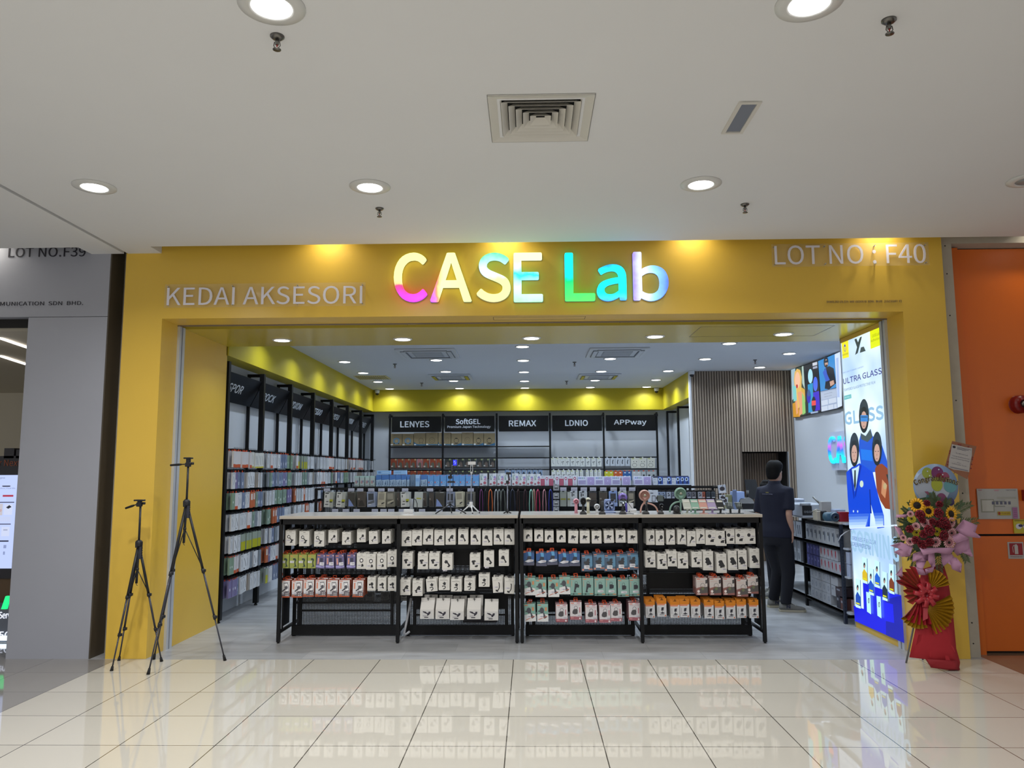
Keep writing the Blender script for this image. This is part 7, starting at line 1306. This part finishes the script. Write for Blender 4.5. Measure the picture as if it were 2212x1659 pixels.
p = [onZ(1961, 1434, 0), onZ(2070, 1450, 0)]
for i, (a, c) in enumerate(((p[0]+Vector((0, .03, 0)), pt(g1, 300, 900, FSY+.05)), (p[1]+Vector((0, .03, 0)), pt(g1, 400, 900, FSY+.05)), (Vector((3.45, -.03, 0)), pt(g1, 350, 880)))): MB().tube([a, c], .008, mat('easel_metal', '#77777a', .35, metal=.6), n=8).build('leg', fs)
def sheet(pts, d=(0, .004, 0), m=M_RED, bulge=0, name='cloth'):
    c = sum(pts, Vector())/len(pts); b = MB(); n = len(pts); c2_ = c+Vector((0, -bulge, 0))
    vs = [v.copy() for v in pts]; mid = [c2_+(v-c2_)*.55+Vector((0, -bulge*.25*((-1)**i), 0)) for i, v in enumerate(pts)]
    allv = vs+mid+[c2_]; fs_ = [(i, (i+1) % n, n+(i+1) % n, n+i) for i in range(n)]+[(n+i, n+(i+1) % n, 2*n) for i in range(n)]
    back = [v+Vector(d) for v in allv]; k = len(allv)
    b.add(allv+back, fs_+[tuple(reversed([a+k for a in f])) for f in fs_]+[(i+k, (i+1) % n+k, (i+1) % n, i) for i in range(n)], m, True); return b.build(name, fs)
sheet([pt(g1, 285, 900), pt(g1, 415, 865), pt(g1, 445, 960), pt(g1, 478, 1180), pt(g1, 500, 1420), pt(g1, 525, 1510), pt(g1, 515, 1575), pt(g1, 420, 1555), pt(g1, 330, 1535), pt(g1, 300, 1490), pt(g1, 195, 1478), pt(g1, 235, 1290), pt(g1, 250, 1000)], m=M_RED, bulge=.02, name='red_cloth')
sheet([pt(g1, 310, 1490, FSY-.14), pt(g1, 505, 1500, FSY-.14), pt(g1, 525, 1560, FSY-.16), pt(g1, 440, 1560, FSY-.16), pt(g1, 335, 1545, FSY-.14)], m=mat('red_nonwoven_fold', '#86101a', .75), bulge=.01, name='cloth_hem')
def pleat(c, r, a0, a1, m, n=22, name='ribbon_fan', r0=.02, wav=.012, Y=0):
    vs = []; b = MB()
    for i in range(n+1):
        an = R(a0+(a1-a0)*i/n); w_ = wav*(1 if i % 2 else -1); u = Vector((math.cos(an), 0, math.sin(an)))
        vs += [c+u*r0+Vector((0, 0, 0)), c+u*r*.6+Vector((0, w_-.01, 0)), c+u*r*(1 if i % 2 else .97)+Vector((0, w_*1.6, 0))]
    f = []
    for i in range(n):
        for j in range(2): f.append((i*3+j, (i+1)*3+j, (i+1)*3+j+1, i*3+j+1))
    b.add(vs, f, m, False); b.add([v+Vector((0, .003, 0)) for v in vs], [q_[::-1] for q_ in f], m, False); return b.build(name, fs)
pleat(pt(g1, 305, 1150, FSY-0.095), .235, -82, 28, M_GOLD); pleat(pt(g1, 330, 1030, FSY-0.090), .17, 12, 100, M_GOLD, 14); pleat(pt(g1, 255, 1160, FSY-0.090), .17, 205, 290, M_GOLD, 14)
pleat(pt(g1, 290, 1060, FSY-0.105), .24, 108, 160, M_ORG, 10, 'organza_fan', wav=.02); pleat(pt(g1, 270, 1080, FSY-0.100), .24, 225, 285, M_ORG, 10, 'organza_fan', wav=.02); pleat(pt(g1, 280, 1050, FSY-0.095), .15, 150, 225, M_ORG, 8, 'organza_fan', wav=.02)
rr_ = random.Random(3); c = pt(g1, 300, 1070, FSY-0.125)
for i in range(16):
    an = i*2*math.pi/16+.2; r_ = .05+.03*(i % 2); u = Vector((math.cos(an), 0, math.sin(an))); w_ = Vector((-u.z, 0, u.x))*.018
    b = MB(); pts = [c+u*.01, c+u*r_*.6+Vector((0, -.035, 0)), c+u*r_*1.2+Vector((0, -.03, 0)), c+u*r_*1.35+Vector((0, -.005, 0)), c+u*r_*.8+Vector((0, .0, 0))]
    vs = [v_ for q_ in pts for v_ in (q_-w_, q_+w_)]; b.add(vs, [(2*k, 2*k+1, 2*k+3, 2*k+2) for k in range(4)], mat('red_ribbon', '#a4242e', .35), True); o = b.build('bow_loop', fs); m_ = o.modifiers.new('s', 'SOLIDIFY'); m_.thickness = .002
b = MB(); s_ = pt(g1, 300, 1145, FSY-0.130); b.slab([s_+Vector((-.018, 0, 0)), s_+Vector((.018, 0, .0)), s_+Vector((.012, 0, -.1)), s_+Vector((-.03, 0, -.12))], (0, .003, 0), mat('red_ribbon_light', '#b04048', .35)); b.build('ribbon_tail', fs)
# round sign with balloons
c = pt(g1, 367, 362, FSY+.02); b = MB(); b.lathe([(.001, 0), (.194, 0), (.194, .006), (.001, .006)], mat('disc_blue', '#7f97b8', .35), c, ax='y', n=48)
art(b, [('e', .42, .52, .4, .4, '#a3abb8'), ('e', .32, .2, .12, .13, '#8f9a3a'), ('e', .55, .2, .14, .15, '#6a2a5c'), ('e', .72, .3, .1, .12, '#8a4058'), ('e', .6, .3, .09, .1, '#74142e'), ('e', .52, .46, .13, .16, '#9aa030'), ('e', .82, .5, .15, .15, '#5c8f96'), ('e', .37, .78, .12, .14, '#54787c'), ('e', .6, .8, .12, .14, '#7a3f62'), ('e', .8, .86, .09, .09, '#443a66'), ('p', [(.22, .62), (.3, .62), (.38, .72), (.3, .7)], '#8c4a66')]
    + [('e', x, y, .016, .016, '#c3cbd6') for x, y in ((.32, .16), (.58, .12), (.66, .24), (.36, .26))], (c.x-.19, c.y-.0006, c.z+.19), (1, 0, 0), (0, 0, 1), .38, .38, .0006)
dsc = b.build('round_sign', fs)
b = MB(); s_ = 'Congratulations'; n = len(s_)
wd = {'i': .5, 'l': .5, 't': .65, 'r': .75, 'C': 1.3, 'n': 1, 'g': 1, 'u': 1, 's': .9, 'a': .95, 'o': 1}; tot = sum(wd[k] for k in s_); acc = 0
for k in s_:
    ph = R(116-(52)*(acc+wd[k]/2)/tot); acc += wd[k]; rad = .42; cc = Vector((c.x-.002+rad*math.cos(ph), c.y-.008, c.z+.045-rad+rad*math.sin(ph))); u = Vector((math.sin(ph), 0, -math.cos(ph))); v = Vector((-u.z, 0, u.x)); hh = {'C': .05, 't': .044, 'l': .05, 'i': .046, 'g': .046}.get(k, .036)
    dn = -.012 if k == 'g' else 0
    for mm, ex, lift in ((mat('letter_halo', '#a89c5a', .5), .07, 0), (mat('letter_brown', '#3a1a14', .5), .02, .001)): b.text(k, mm, cc-u*(wd[k]*.011)+v*dn-Vector((0, lift, 0)), u, v, wd[k]*.0225, hh, off=ex)
b.build('lettering', dsc)
# card on a stick
P4 = [pt(g1, *z, FSY+.03) for z in ((425, 238), (572, 318), (632, 103), (474, 68))]
b = MB(); b.slab(P4, (0, .002, 0), mat('card_border', '#8a5a40', .6)); ce = sum(P4, Vector())/4; U = (P4[2]-P4[3]).normalized(); V = U.cross(Vector((0, 1, 0))); V = Vector((U.z*-1, 0, U.x)); Wd = (P4[2]-P4[3]).length; Hh = (P4[3]-P4[0]).length
O_ = ce-U*Wd/2+V*Hh/2+Vector((0, -.0005, 0))
crd = [('p', [(.07, .05), (.2, .06), (.35, .04), (.6, .06), (.9, .04), (.94, .3), (.92, .6), (.94, .92), (.6, .93), (.3, .95), (.08, .92), (.06, .6), (.08, .3)], '#a9a5a2'), ('e', .18, .14, .065, .045, '#26242c')] + [('r', .3, .11+.035*i, .88-.1*i, .125+.035*i, '#5a5864') for i in range(3)] + \
    [('t', 'To: MR Case Lab', .28, .32, .78, .36, '#5c5a66'), ('t', 'Congratulations on', .16, .44, .86, .49, '#5c5a66'), ('t', 'your Grand Opening!', .12, .52, .88, .57, '#5c5a66'), ('t', 'From:', .4, .66, .56, .69, '#5c5a66'), ('t', 'Infomatix Tech', .2, .72, .78, .76, '#5c5a66'), ('r', .14, .87, .88, .9, '#77757f')] + [('r', x_, .0, x_+.07, .05, '#7a2a24') for x_ in (.3, .38, .7)] + [('r', .0, y_, .05, y_+.05, '#7a2a24') for y_ in (.3, .38, .7, .8)] + [('r', .95, y_, 1, y_+.05, '#7a2a24') for y_ in (.35, .42, .6, .75)]
art(b, crd, O_, U, V, Wd, Hh, .0003); b.build('greeting_card', fs)
MB().tube([ce+Vector((0, .004, 0)), pt(g1, 430, 420, FSY+.04), pt(g1, 400, 600, FSY+.04)], .003, mat('stick_wood', '#7a6440', .7), n=6).build('card_stick', fs)
# wrapping paper
for i, s_ in enumerate([[(1080, 770), (1215, 620), (1445, 715), (1410, 830), (1505, 905), (1480, 925), (1200, 890)], [(1040, 1120), (1100, 990), (1190, 940), (1300, 925), (1325, 1100), (1120, 1215)], [(1190, 1150), (1310, 1060), (1375, 1225), (1330, 1225)], [(850, 1150), (990, 1130), (1085, 1260), (1050, 1390), (960, 1330), (865, 1400)],
        [(980, 1230), (1100, 1240), (1195, 1350), (1175, 1490), (1030, 1430)], [(395, 1180), (560, 1120), (650, 1120), (640, 1290), (560, 1300), (450, 1290), (385, 1310)], [(440, 1290), (620, 1280), (545, 1445), (460, 1440)], [(650, 1110), (740, 1120), (762, 1390), (700, 1400), (640, 1290)], [(20, 1045), (200, 990), (400, 1060), (345, 1220), (210, 1230), (80, 1150), (190, 1100)],
        [(80, 715), (190, 760), (270, 900), (200, 940), (150, 850)], [(130, 540), (320, 535), (290, 590), (110, 590)], [(400, 1380), (560, 1430), (620, 1530), (460, 1520)], [(590, 1430), (740, 1390), (720, 1480), (610, 1530)], [(110, 1520), (220, 1380), (225, 1560)], [(500, 1080), (1080, 1080), (1000, 1200), (760, 1160), (560, 1200)], [(1000, 900), (1150, 840), (1320, 930), (1100, 1010)]]):
    sheet([pt(g2, *z, FSY-.05-.004*i+(rr_.uniform(-.035, .035))) for z in s_], (0, .002, 0), M_PAP, .03, 'paper_wrap')
# foliage and flowers
def frond(a, c, w_, m=M_PALM, n=9, name='palm_leaf', dY=0):
    b = MB(); a = pt(g2, *a, FSY-.03+dY); c = pt(g2, *c, FSY-.05+dY); d = c-a; L = d.length; u = d.normalized(); v = Vector((-u.z, 0, u.x)); b.tube([a, c], .0025, m, n=5)
    for i in range(n):
        t_ = .15+.85*i/n
        for s_ in (-1, 1): q0 = a+d*t_; q1 = q0+u*w_*.7+v*s_*w_*(1-.5*t_)+Vector((0, rr_.uniform(-.01, .01), 0)); n_ = (q1-q0).normalized().cross(Vector((0, 1, 0)))*.006; b.slab([q0-n_*.4, (q0+q1)/2-n_, q1, (q0+q1)/2+n_], (0, .0008, 0), m)
    return b.build(name, fs)
for a, c_, w_ in (((1100, 700), (1440, 640), .06), ((1080, 480), (1340, 370), .05), ((1060, 460), (1200, 340), .04), ((1180, 1080), (1270, 1300), .05), ((790, 1080), (830, 1460), .06), ((480, 1120), (310, 1240), .05), ((470, 1150), (400, 1390), .05), ((300, 950), (90, 960), .04), ((760, 380), (700, 200), .05), ((930, 420), (960, 300), .05)): frond(a, c_, w_, M_PALM if w_ > .04 else M_FERN)
for a, c_ in (((420, 600), (220, 430)), ((400, 700), (150, 620)), ((380, 760), (170, 760)), ((450, 480), (330, 340)), ((330, 520), (250, 560)), ((620, 460), (600, 300)), ((1000, 900), (1180, 860)), ((880, 600), (1180, 560)), ((430, 1000), (250, 1080)), ((900, 1050), (1020, 1140)), ((700, 500), (820, 260))): frond(a, c_, .035, M_FERN, 12, 'fern_sprig')
b = MB(); c = pt(g2, 700, 740, FSY); M_ = Matrix.Diagonal((1, .35, 1, 1))
b.lathe([(.03, -.12), (.2, -.05), (.27, 0), (.2, .02), (.05, .03)], M_GREEN, c-Vector((0, -.02, 0)), ax='y', n=20, M=Matrix.Diagonal((.42*2.1, 1, .42*2.3, 1)) @ Matrix.Identity(4)); b.build('foam_and_leaves', fs)
def head_mat(c, tx_, tz_): return Matrix.Translation(c) @ Matrix.Rotation(tz_, 4, 'Z') @ Matrix.Rotation(tx_, 4, 'X')
def petals(b, M, n, r0, r1, w_, m, cup=0, tw=0, ph=0):
    for i in range(n):
        an = 2*math.pi*i/n+ph; u = Vector((math.cos(an), 0, math.sin(an))); v = Vector((-u.z, 0, u.x))
        pp = [u*r0-v*w_*.35, u*(r0+r1)*.5-v*w_+Vector((0, -cup*.5, 0)), u*r1*.9-v*w_*.7+Vector((0, -cup, 0)), u*r1+Vector((0, -cup*.8, 0)), u*r1*.9+v*w_*.7+Vector((0, -cup, 0)), u*(r0+r1)*.5+v*w_+Vector((0, -cup*.5, 0)), u*r0+v*w_*.35]
        b.add([M @ q_ for q_ in pp], [(0, 1, 5, 6), (1, 2, 4, 5), (2, 3, 4)], m, True)
def flower(kind, x, y, r):
    k = r/7.543*.00415; lift = .09+.05*(1-abs(x-700)/700)-.02*abs(y-740)/500; c = pt(g2, x, y, FSY-lift); M = head_mat(c, R((740-y)*-.035)+rr_.uniform(-.15, .15), R((x-700)*.05)+rr_.uniform(-.15, .15)); b = MB()
    if kind == 'sunflower':
        y1, y2 = mat('sun_petal', '#e0a414', .5), mat('sun_petal_deep', '#a8720c', .5); petals(b, M, 15, k*.35, k, k*.16, y1, .006); petals(b, M @ Matrix.Translation((0, .004, 0)), 15, k*.35, k*.93, k*.16, y2, .002, ph=.2)
        b.lathe([(.001, -.014), (k*.3, -.012), (k*.46, -.003), (k*.46, .006)], mat('sun_heart', '#1c110c', .9), c, ax='y', n=20, M=M.to_3x3().to_4x4())
    elif kind in ('pink_gerbera', 'yellow_gerbera'):
        pm = mat('gerb_pink', '#d9a3a8', .5) if kind[0] == 'p' else mat('gerb_yellow', '#b5a81c', .5); pm2 = mat('gerb_pink_in', '#a46a72', .5) if kind[0] == 'p' else mat('gerb_yellow_in', '#a08e14', .5)
        petals(b, M, 16, k*.2, k, k*.14, pm, .008); petals(b, M @ Matrix.Translation((0, -.003, 0)), 16, k*.15, k*.55, k*.09, pm2, .006, ph=.2)
        b.lathe([(.001, -.012), (k*.14, -.011), (k*.2, -.004)], mat('gerb_heart', '#1a1412', .8), c, ax='y', n=12, M=M.to_3x3().to_4x4())
    else:
        rm, rd = mat('rose_red', '#8a1226', .55), mat('rose_dark', '#5c0a1a', .6)
        for j, (rr2, dep, n_) in enumerate(((1, .0, 6), (.8, -.012, 5), (.58, -.02, 5), (.36, -.026, 4))): petals(b, M @ Matrix.Translation((0, dep, 0)), n_, k*rr2*.2, k*rr2, k*rr2*.5, rm if j % 2 == 0 else rd, .022, ph=j*.7)
        b.lathe([(.001, -.046), (k*.2, -.04), (k*.5, -.015), (k*.8, .01)], rd, c, ax='y', n=14, M=M.to_3x3().to_4x4())
    o = b.build(kind, fs); m_ = o.modifiers.new('s', 'SOLIDIFY'); m_.thickness = .0012; return o
for x, y, r in ((460, 390, 118), (645, 485, 100), (1015, 530, 118)): flower('sunflower', x, y, r)
for x, y, r in ((605, 365, 56), (810, 375, 56), (795, 515, 82), (500, 545, 78), (535, 630, 55), (700, 655, 60), (790, 690, 60), (880, 665, 88), (335, 770, 62), (650, 800, 88), (560, 855, 66), (870, 875, 88), (430, 950, 66), (545, 1020, 76), (650, 980, 70), (930, 730, 60)): flower('rose', x, y, r)
for x, y, r in ((590, 680, 78), (1015, 665, 85), (1020, 840, 90), (760, 985, 90), (980, 995, 102), (345, 980, 68), (440, 730, 66), (350, 530, 54), (235, 915, 50)): flower('pink_gerbera', x, y, r)
for x, y, r in ((370, 610, 70), (450, 830, 74), (780, 815, 76)): flower('yellow_gerbera', x, y, r)

# ================================================================ PEOPLE
M_SKIN = mat('skin', '#b08a78', .55, var=.03, vscale=15); M_HAIR = mat('black_hair', '#060506', .7, spec=.2); M_NAVYS = mat('navy_polo', '#080e26', .85, var=.08, vscale=40); M_TRS = mat('navy_trousers', '#070a17', .9, var=.08, vscale=40)
def ering(c, a, bb, ph, n=20, tilt=0):
    u = Vector((math.cos(ph), -math.sin(ph), 0)); v = Vector((math.sin(ph), math.cos(ph), 0)); return [Vector(c)+u*a*math.cos(2*math.pi*k/n)+v*bb*math.sin(2*math.pi*k/n) for k in range(n)]
def remesh(o, vs_, sm=4):
    r_ = o.modifiers.new('skin', 'REMESH'); r_.mode = 'VOXEL'; r_.voxel_size = vs_; r_.use_smooth_shade = True
    s_ = o.modifiers.new('soft', 'SMOOTH'); s_.iterations = sm; s_.factor = .6
def hand(b, wr, d, up, L=.17, curl=.5, m=None):
    d, up = Vector(d).normalized(), Vector(up); up = (up-d*up.dot(d)).normalized(); sd = d.cross(up); m = m or M_SKIN
    b.loft([[wr+d*t_+sd*w_*math.cos(a)+up*h_*math.sin(a) for a in [2*math.pi*k/12 for k in range(12)]] for t_, w_, h_ in ((0, .024, .019), (.03, .034, .018), (.065, .04, .016), (.09, .038, .013))], m)
    for i, (off, l_) in enumerate(((-.028, .066), (-.0095, .076), (.0095, .072), (.027, .056))):
        q0 = wr+d*.08+sd*off; pts = [q0]; dd = d.copy()
        for s_ in (.45, .3, .25): dd = (dd-up*curl*.55).normalized(); pts.append(pts[-1]+dd*l_*s_)
        b.tube(pts, [.0088, .0084, .0078, .006], m, n=8)
    q0 = wr+d*.03-sd*.028; b.tube([q0, q0+d*.028-sd*.02-up*.008, q0+d*.056-sd*.024-up*.02], [.0115, .0095, .007], m, n=8)
def person(lab, P, ph, H, arms, stance, shirt=M_NAVYS, head_ph=None, hair_long=False, shoes='#6f706e'):
    """P: ground point, ph: heading from +Y towards +X, arms: shoulder side -> (elbow, wrist, hand dir, hand up)"""
    P = Vector(P); k = H/1.75; hp = ph if head_ph is None else head_ph
    t = thing('person', P, lab, 'person'); Z = lambda z: P+Vector((0, 0, z*k)); fw = Vector((math.sin(ph), math.cos(ph), 0)); rt = Vector((math.cos(ph), -math.sin(ph), 0)); hf = Vector((math.sin(hp), math.cos(hp), 0)); hr = Vector((math.cos(hp), -math.sin(hp), 0))
    b = MB(); hc = Z(1.60)+hf*.015
    b.loft([ering(Z(z)+o_, a*k, d_*k, ph) for z, a, d_, o_ in ((.86, .14, .10, fw*0), (.95, .165, .115, fw*0), (1.08, .14, .10, fw*0), (1.25, .165, .11, fw*0), (1.38, .18, .10, -fw*.005), (1.43, .15, .08, -fw*.01), (1.46, .07, .06, -fw*.01), (1.50, .056, .058, fw*0), (1.55, .055, .06, fw*.005))], M_SKIN)
    b.loft([ering(hc+Vector((0, 0, z*k))+hf*o_*k, a*k, d_*k, hp) for z, a, d_, o_ in ((-.105, .02, .03, .05), (-.09, .045, .055, .035), (-.05, .064, .08, .015), (0, .073, .092, .0), (.05, .075, .095, -.004), (.09, .066, .085, -.008), (.115, .045, .06, -.01), (.13, .012, .02, -.01))], M_SKIN)
    b.tube([hc+hf*.088*k+Vector((0, 0, .01)), hc+hf*.112*k-Vector((0, 0, .025)), hc+hf*.09*k-Vector((0, 0, .035))], [.008, .014, .009], M_SKIN, n=8)
    for s_ in (-1, 1):
        e = hc+hr*s_*.076*k-hf*.005; b.lathe([(.004, -.006), (.018, -.004), (.02, .003), (.01, .006)], M_SKIN, e-Vector((0, 0, .008)), ax='x', n=12, M=Matrix.Rotation(-hp+s_*.3, 4, 'Z') @ Matrix.Diagonal((1, .7, 1.5, 1)))
        sh = Z(1.40)+rt*s_*.165*k; el_, wr, hd_, hu = arms[s_]; el_, wr = Vector(el_), Vector(wr)
        b.tube([sh-rt*s_*.03, sh, (sh+el_)/2, el_, el_+(wr-el_)*.25, el_+(wr-el_)*.6, wr], [.05*k, .05*k, .044*k, .037*k, .039*k, .032*k, .024*k], M_SKIN, n=12); hand(b, wr, hd_, hu)
    o = b.build('body', t); remesh(o, .0065, 3)
    for s_ in (-1, 1): MB().lathe([(.001, .011), (.008, .008), (.011, 0)], mat('eye_white', '#c9c6c2', .2), hc+hf*.083*k+hr*s_*.032*k+Vector((0, 0, .012)), ax='y', n=12, M=Matrix.Rotation(-hp, 4, 'Z')).lathe([(.001, .0125), (.005, .011)], mat('eye_dark', '#120d0a', .1), hc+hf*.083*k+hr*s_*.032*k+Vector((0, 0, .012)), ax='y', n=10, M=Matrix.Rotation(-hp, 4, 'Z')).build('eye', t); MB().tube([hc+hf*.09*k+hr*s_*.02*k+Vector((0, 0, .032)), hc+hf*.084*k+hr*s_*.048*k+Vector((0, 0, .03))], .004, M_HAIR, n=6).build('eyebrow', t)
    MB().tube([hc+hf*.083*k-hr*.022-Vector((0, 0, .062)), hc+hf*.094*k-Vector((0, 0, .061)), hc+hf*.083*k+hr*.022-Vector((0, 0, .062))], [.003, .006, .003], mat('lips', '#8c5a52', .5), n=6).build('mouth', t)
    # hair
    b = MB(); L_ = -.075 if not hair_long else -.2
    b.loft([ering(hc+Vector((0, 0, z*k))-hf*o_*k, a*k, d_*k, hp) for z, a, d_, o_ in ((L_, .05, .035, .062), (-.05, .072, .055, .05), (-.01, .084, .072, .038), (.03, .092, .09, .022), (.065, .095, .105, .008), (.1, .09, .105, .0), (.13, .072, .09, .0), (.152, .04, .055, .004))], M_HAIR)
    for i in range(9): a_ = i*.7; b.tube([hc+Vector((0, 0, .12))+hr*.05*math.cos(a_)+hf*.05*math.sin(a_), hc+Vector((0, 0, .155))+hr*.03*math.cos(a_+.4)+hf*.045*math.sin(a_+.4)], [.022, .008], M_HAIR, n=6)
    o = b.build('hair', t); remesh(o, .009, 3)
    # polo shirt
    b = MB(); b.loft([ering(Z(z)+o_, a*k, d_*k, ph, 24) for z, a, d_, o_ in ((.84, .19, .135, fw*0), (.92, .193, .14, fw*0), (1.02, .183, .132, fw*.005), (1.15, .182, .13, fw*0), (1.28, .192, .132, -fw*.005), (1.37, .198, .12, -fw*.01), (1.42, .17, .098, -fw*.012), (1.455, .1, .078, -fw*.01), (1.48, .07, .07, -fw*.004))], shirt)
    for s_ in (-1, 1):
        sh = Z(1.395)+rt*s_*.16*k; el_ = Vector(arms[s_][0]); b.tube([sh-rt*s_*.05, sh+Vector((0, 0, .0)), sh+(el_-sh)*.4, sh+(el_-sh)*.82], [.06*k, .07*k, .071*k, .068*k], shirt, n=14)
    o = b.build('polo_shirt', t); remesh(o, .011, 5)
    b = MB(); b.loft([ering(Z(1.463)-fw*.008, .078*k, .075*k, ph), ering(Z(1.505)-fw*.004, .068*k, .068*k, ph), ering(Z(1.508)-fw*.004, .062*k, .062*k, ph), ering(Z(1.468)-fw*.006, .066*k, .064*k, ph)], shirt, caps=False); b.build('collar', t)
    # trousers and shoes
    b = MB(); b.loft([ering(Z(z), a*k, d_*k, ph) for z, a, d_ in ((.76, .16, .125), (.84, .175, .135), (.92, .17, .13), (.98, .155, .12))], M_TRS)
    for s_ in (-1, 1):
        an, kn, fd = [Vector(v_) for v_ in stance[s_]]; hip = Z(.84)+rt*s_*.085*k
        b.tube([hip, hip+(kn-hip)*.35, kn, kn+(an-kn)*.5, an+Vector((0, 0, .05)), an+Vector((0, 0, .02))], [.1*k, .098*k, .078*k, .07*k, .062*k, .068*k], M_TRS, n=16)
    o = b.build('trousers', t); remesh(o, .013, 4)
    for s_ in (-1, 1):
        an, kn, fd = [Vector(v_) for v_ in stance[s_]]; fd.normalize(); sd_ = Vector((fd.y, -fd.x, 0)); g = Vector((an.x, an.y, 0)); ms = mat('shoe_suede', shoes, .8); 
        def rg(u, w_, h_, z0=.025): c_ = g+fd*u; return [c_+sd_*w_*math.cos(a)+Vector((0, 0, z0+h_*max(0, math.sin(a)) if math.sin(a) > 0 else z0)) for a in [2*math.pi*q_/16 for q_ in range(16)]]
        b = MB(); b.loft([rg(u, w_, h_) for u, w_, h_ in ((-.075, .02, .05), (-.07, .034, .085), (-.03, .04, .1), (.02, .042, .095), (.07, .045, .065), (.13, .05, .045), (.18, .045, .036), (.21, .03, .025), (.222, .012, .012))], ms); sh_ = b.build('shoe', t)
        b = MB(); b.loft([[g+fd*u+sd_*w_*c_+Vector((0, 0, z)) for c_, z in ((-1, .002), (1, .002), (1, .026), (-1, .026))] for u, w_ in ((-.082, .022), (-.07, .038), (0, .044), (.08, .048), (.14, .053), (.19, .047), (.225, .025))], mat('shoe_sole', '#a9a491', .6), smooth=False); b.build('sole', sh_)
        b = MB()
        for q_ in range(5): c_ = g+fd*(.035+.022*q_)+Vector((0, 0, .112-.013*q_)); b.tube([c_-sd_*.022, c_+Vector((0, 0, .008)), c_+sd_*.022+fd*.008], .0035, mat('laces', '#c2c0b6', .7), n=6)
        b.build('laces', sh_)
        b = MB(); c_ = g+fd*.03-sd_*(-.044)+Vector((0, 0, .045))
        for sg in (-1, 1): q_ = g+fd*.02+sd_*sg*.0435+Vector((0, 0, .045)); b.text('N', mat('shoe_mark', '#1a2140', .6), q_-fd*.022+sd_*sg*.0015 if sg > 0 else q_+fd*.022+sd_*sg*.0015, fd if sg > 0 else -fd, (0, 0, 1), .045, .035, ext=.0015, off=.05)
        b.build('shoe_mark', sh_)
    return t
PP = Vector((2.99, 2.42, 0)); PH = R(42)
rt_ = Vector((math.cos(PH), -math.sin(PH), 0)); fw_ = Vector((math.sin(PH), math.cos(PH), 0))
pr = person('standing man seen from behind in navy polo shirt, dark trousers and grey sneakers', PP, PH, 1.79,
    {1: (onY(1704, 1112, 2.26), onY(1711, 1150, 2.3), (.05, .1, -1), (1, -.2, 0)), -1: (PP-rt_*.24+fw_*.02+Vector((0, 0, 1.1)), PP-rt_*.13+fw_*.26+Vector((0, 0, 1.08)), fw_+rt_*.6, (0, 0, 1))},
    {1: (onZ(1700, 1322, 0)+Vector((0, .03, .07)), onY(1703, 1235, 2.36), (1, -.12, 0)), -1: (onZ(1675, 1313, 0)+Vector((.0, .05, .07)), onY(1681, 1232, 2.5), (1, .1, 0))}, head_ph=R(52))
# small print between the shoulders
b = MB(); q0 = onY(1656, 1055, 2.40); n_ = -fw_; U_ = rt_
for s_, w_, h_, dz, c_ in (('SoftGEL', .04, .014, .012, '#a8a050'), ('Premium Japan Technology', .13, .012, -.008, '#8f94a8')):
    o_ = PP+Vector((0, 0, 1.385+dz))-fw_*.146-U_*(w_/2+.03); b.text(s_, mat('back_print_'+c_[1:], c_, .6), o_, U_, (0, 0, 1), w_, h_, ext=.0015)
b.build('back_print', pr)
P2 = Vector((3.21, 3.42, 0)); D = 3.3
person('shorter person in dark navy, mostly hidden behind the standing man, hand raised', P2, R(-65), 1.52,
    {1: (P2+Vector((.12, .14, 1.0)), P2+Vector((-.02, .2, .86)), (-.6, .2, -.4), (0, 0, 1)), -1: (onY(1653, 1112, 3.24), onY(1645.5, 1088, 3.2), (-.25, 0, 1), (-1, -.1, 0))},
    {1: (P2+Vector((.05, .12, .07)), P2+Vector((.04, .1, .42)), (-1, .3, 0)), -1: (P2+Vector((0, -.1, .07)), P2+Vector((0, -.08, .42)), (-1, -.1, 0))}, head_ph=R(-60), shoes='#22242a')

a, c = onY(1000, 1357, 1.7), onY(1074, 1296, 1.7); tag(MB().rbox(a.x, c.x, 1.7, 2.1, 0, c.z, mat('crate_plum', '#3a2c38', .6), .01).box(a.x+.03, c.x-.03, 1.695, 1.7, c.z-.08, c.z-.05, mat('slot_black')).build('storage_crate', o=((a.x+c.x)/2, 1.9, 0)), 'dark plum storage crate on the floor behind the left middle bay', 'crate')
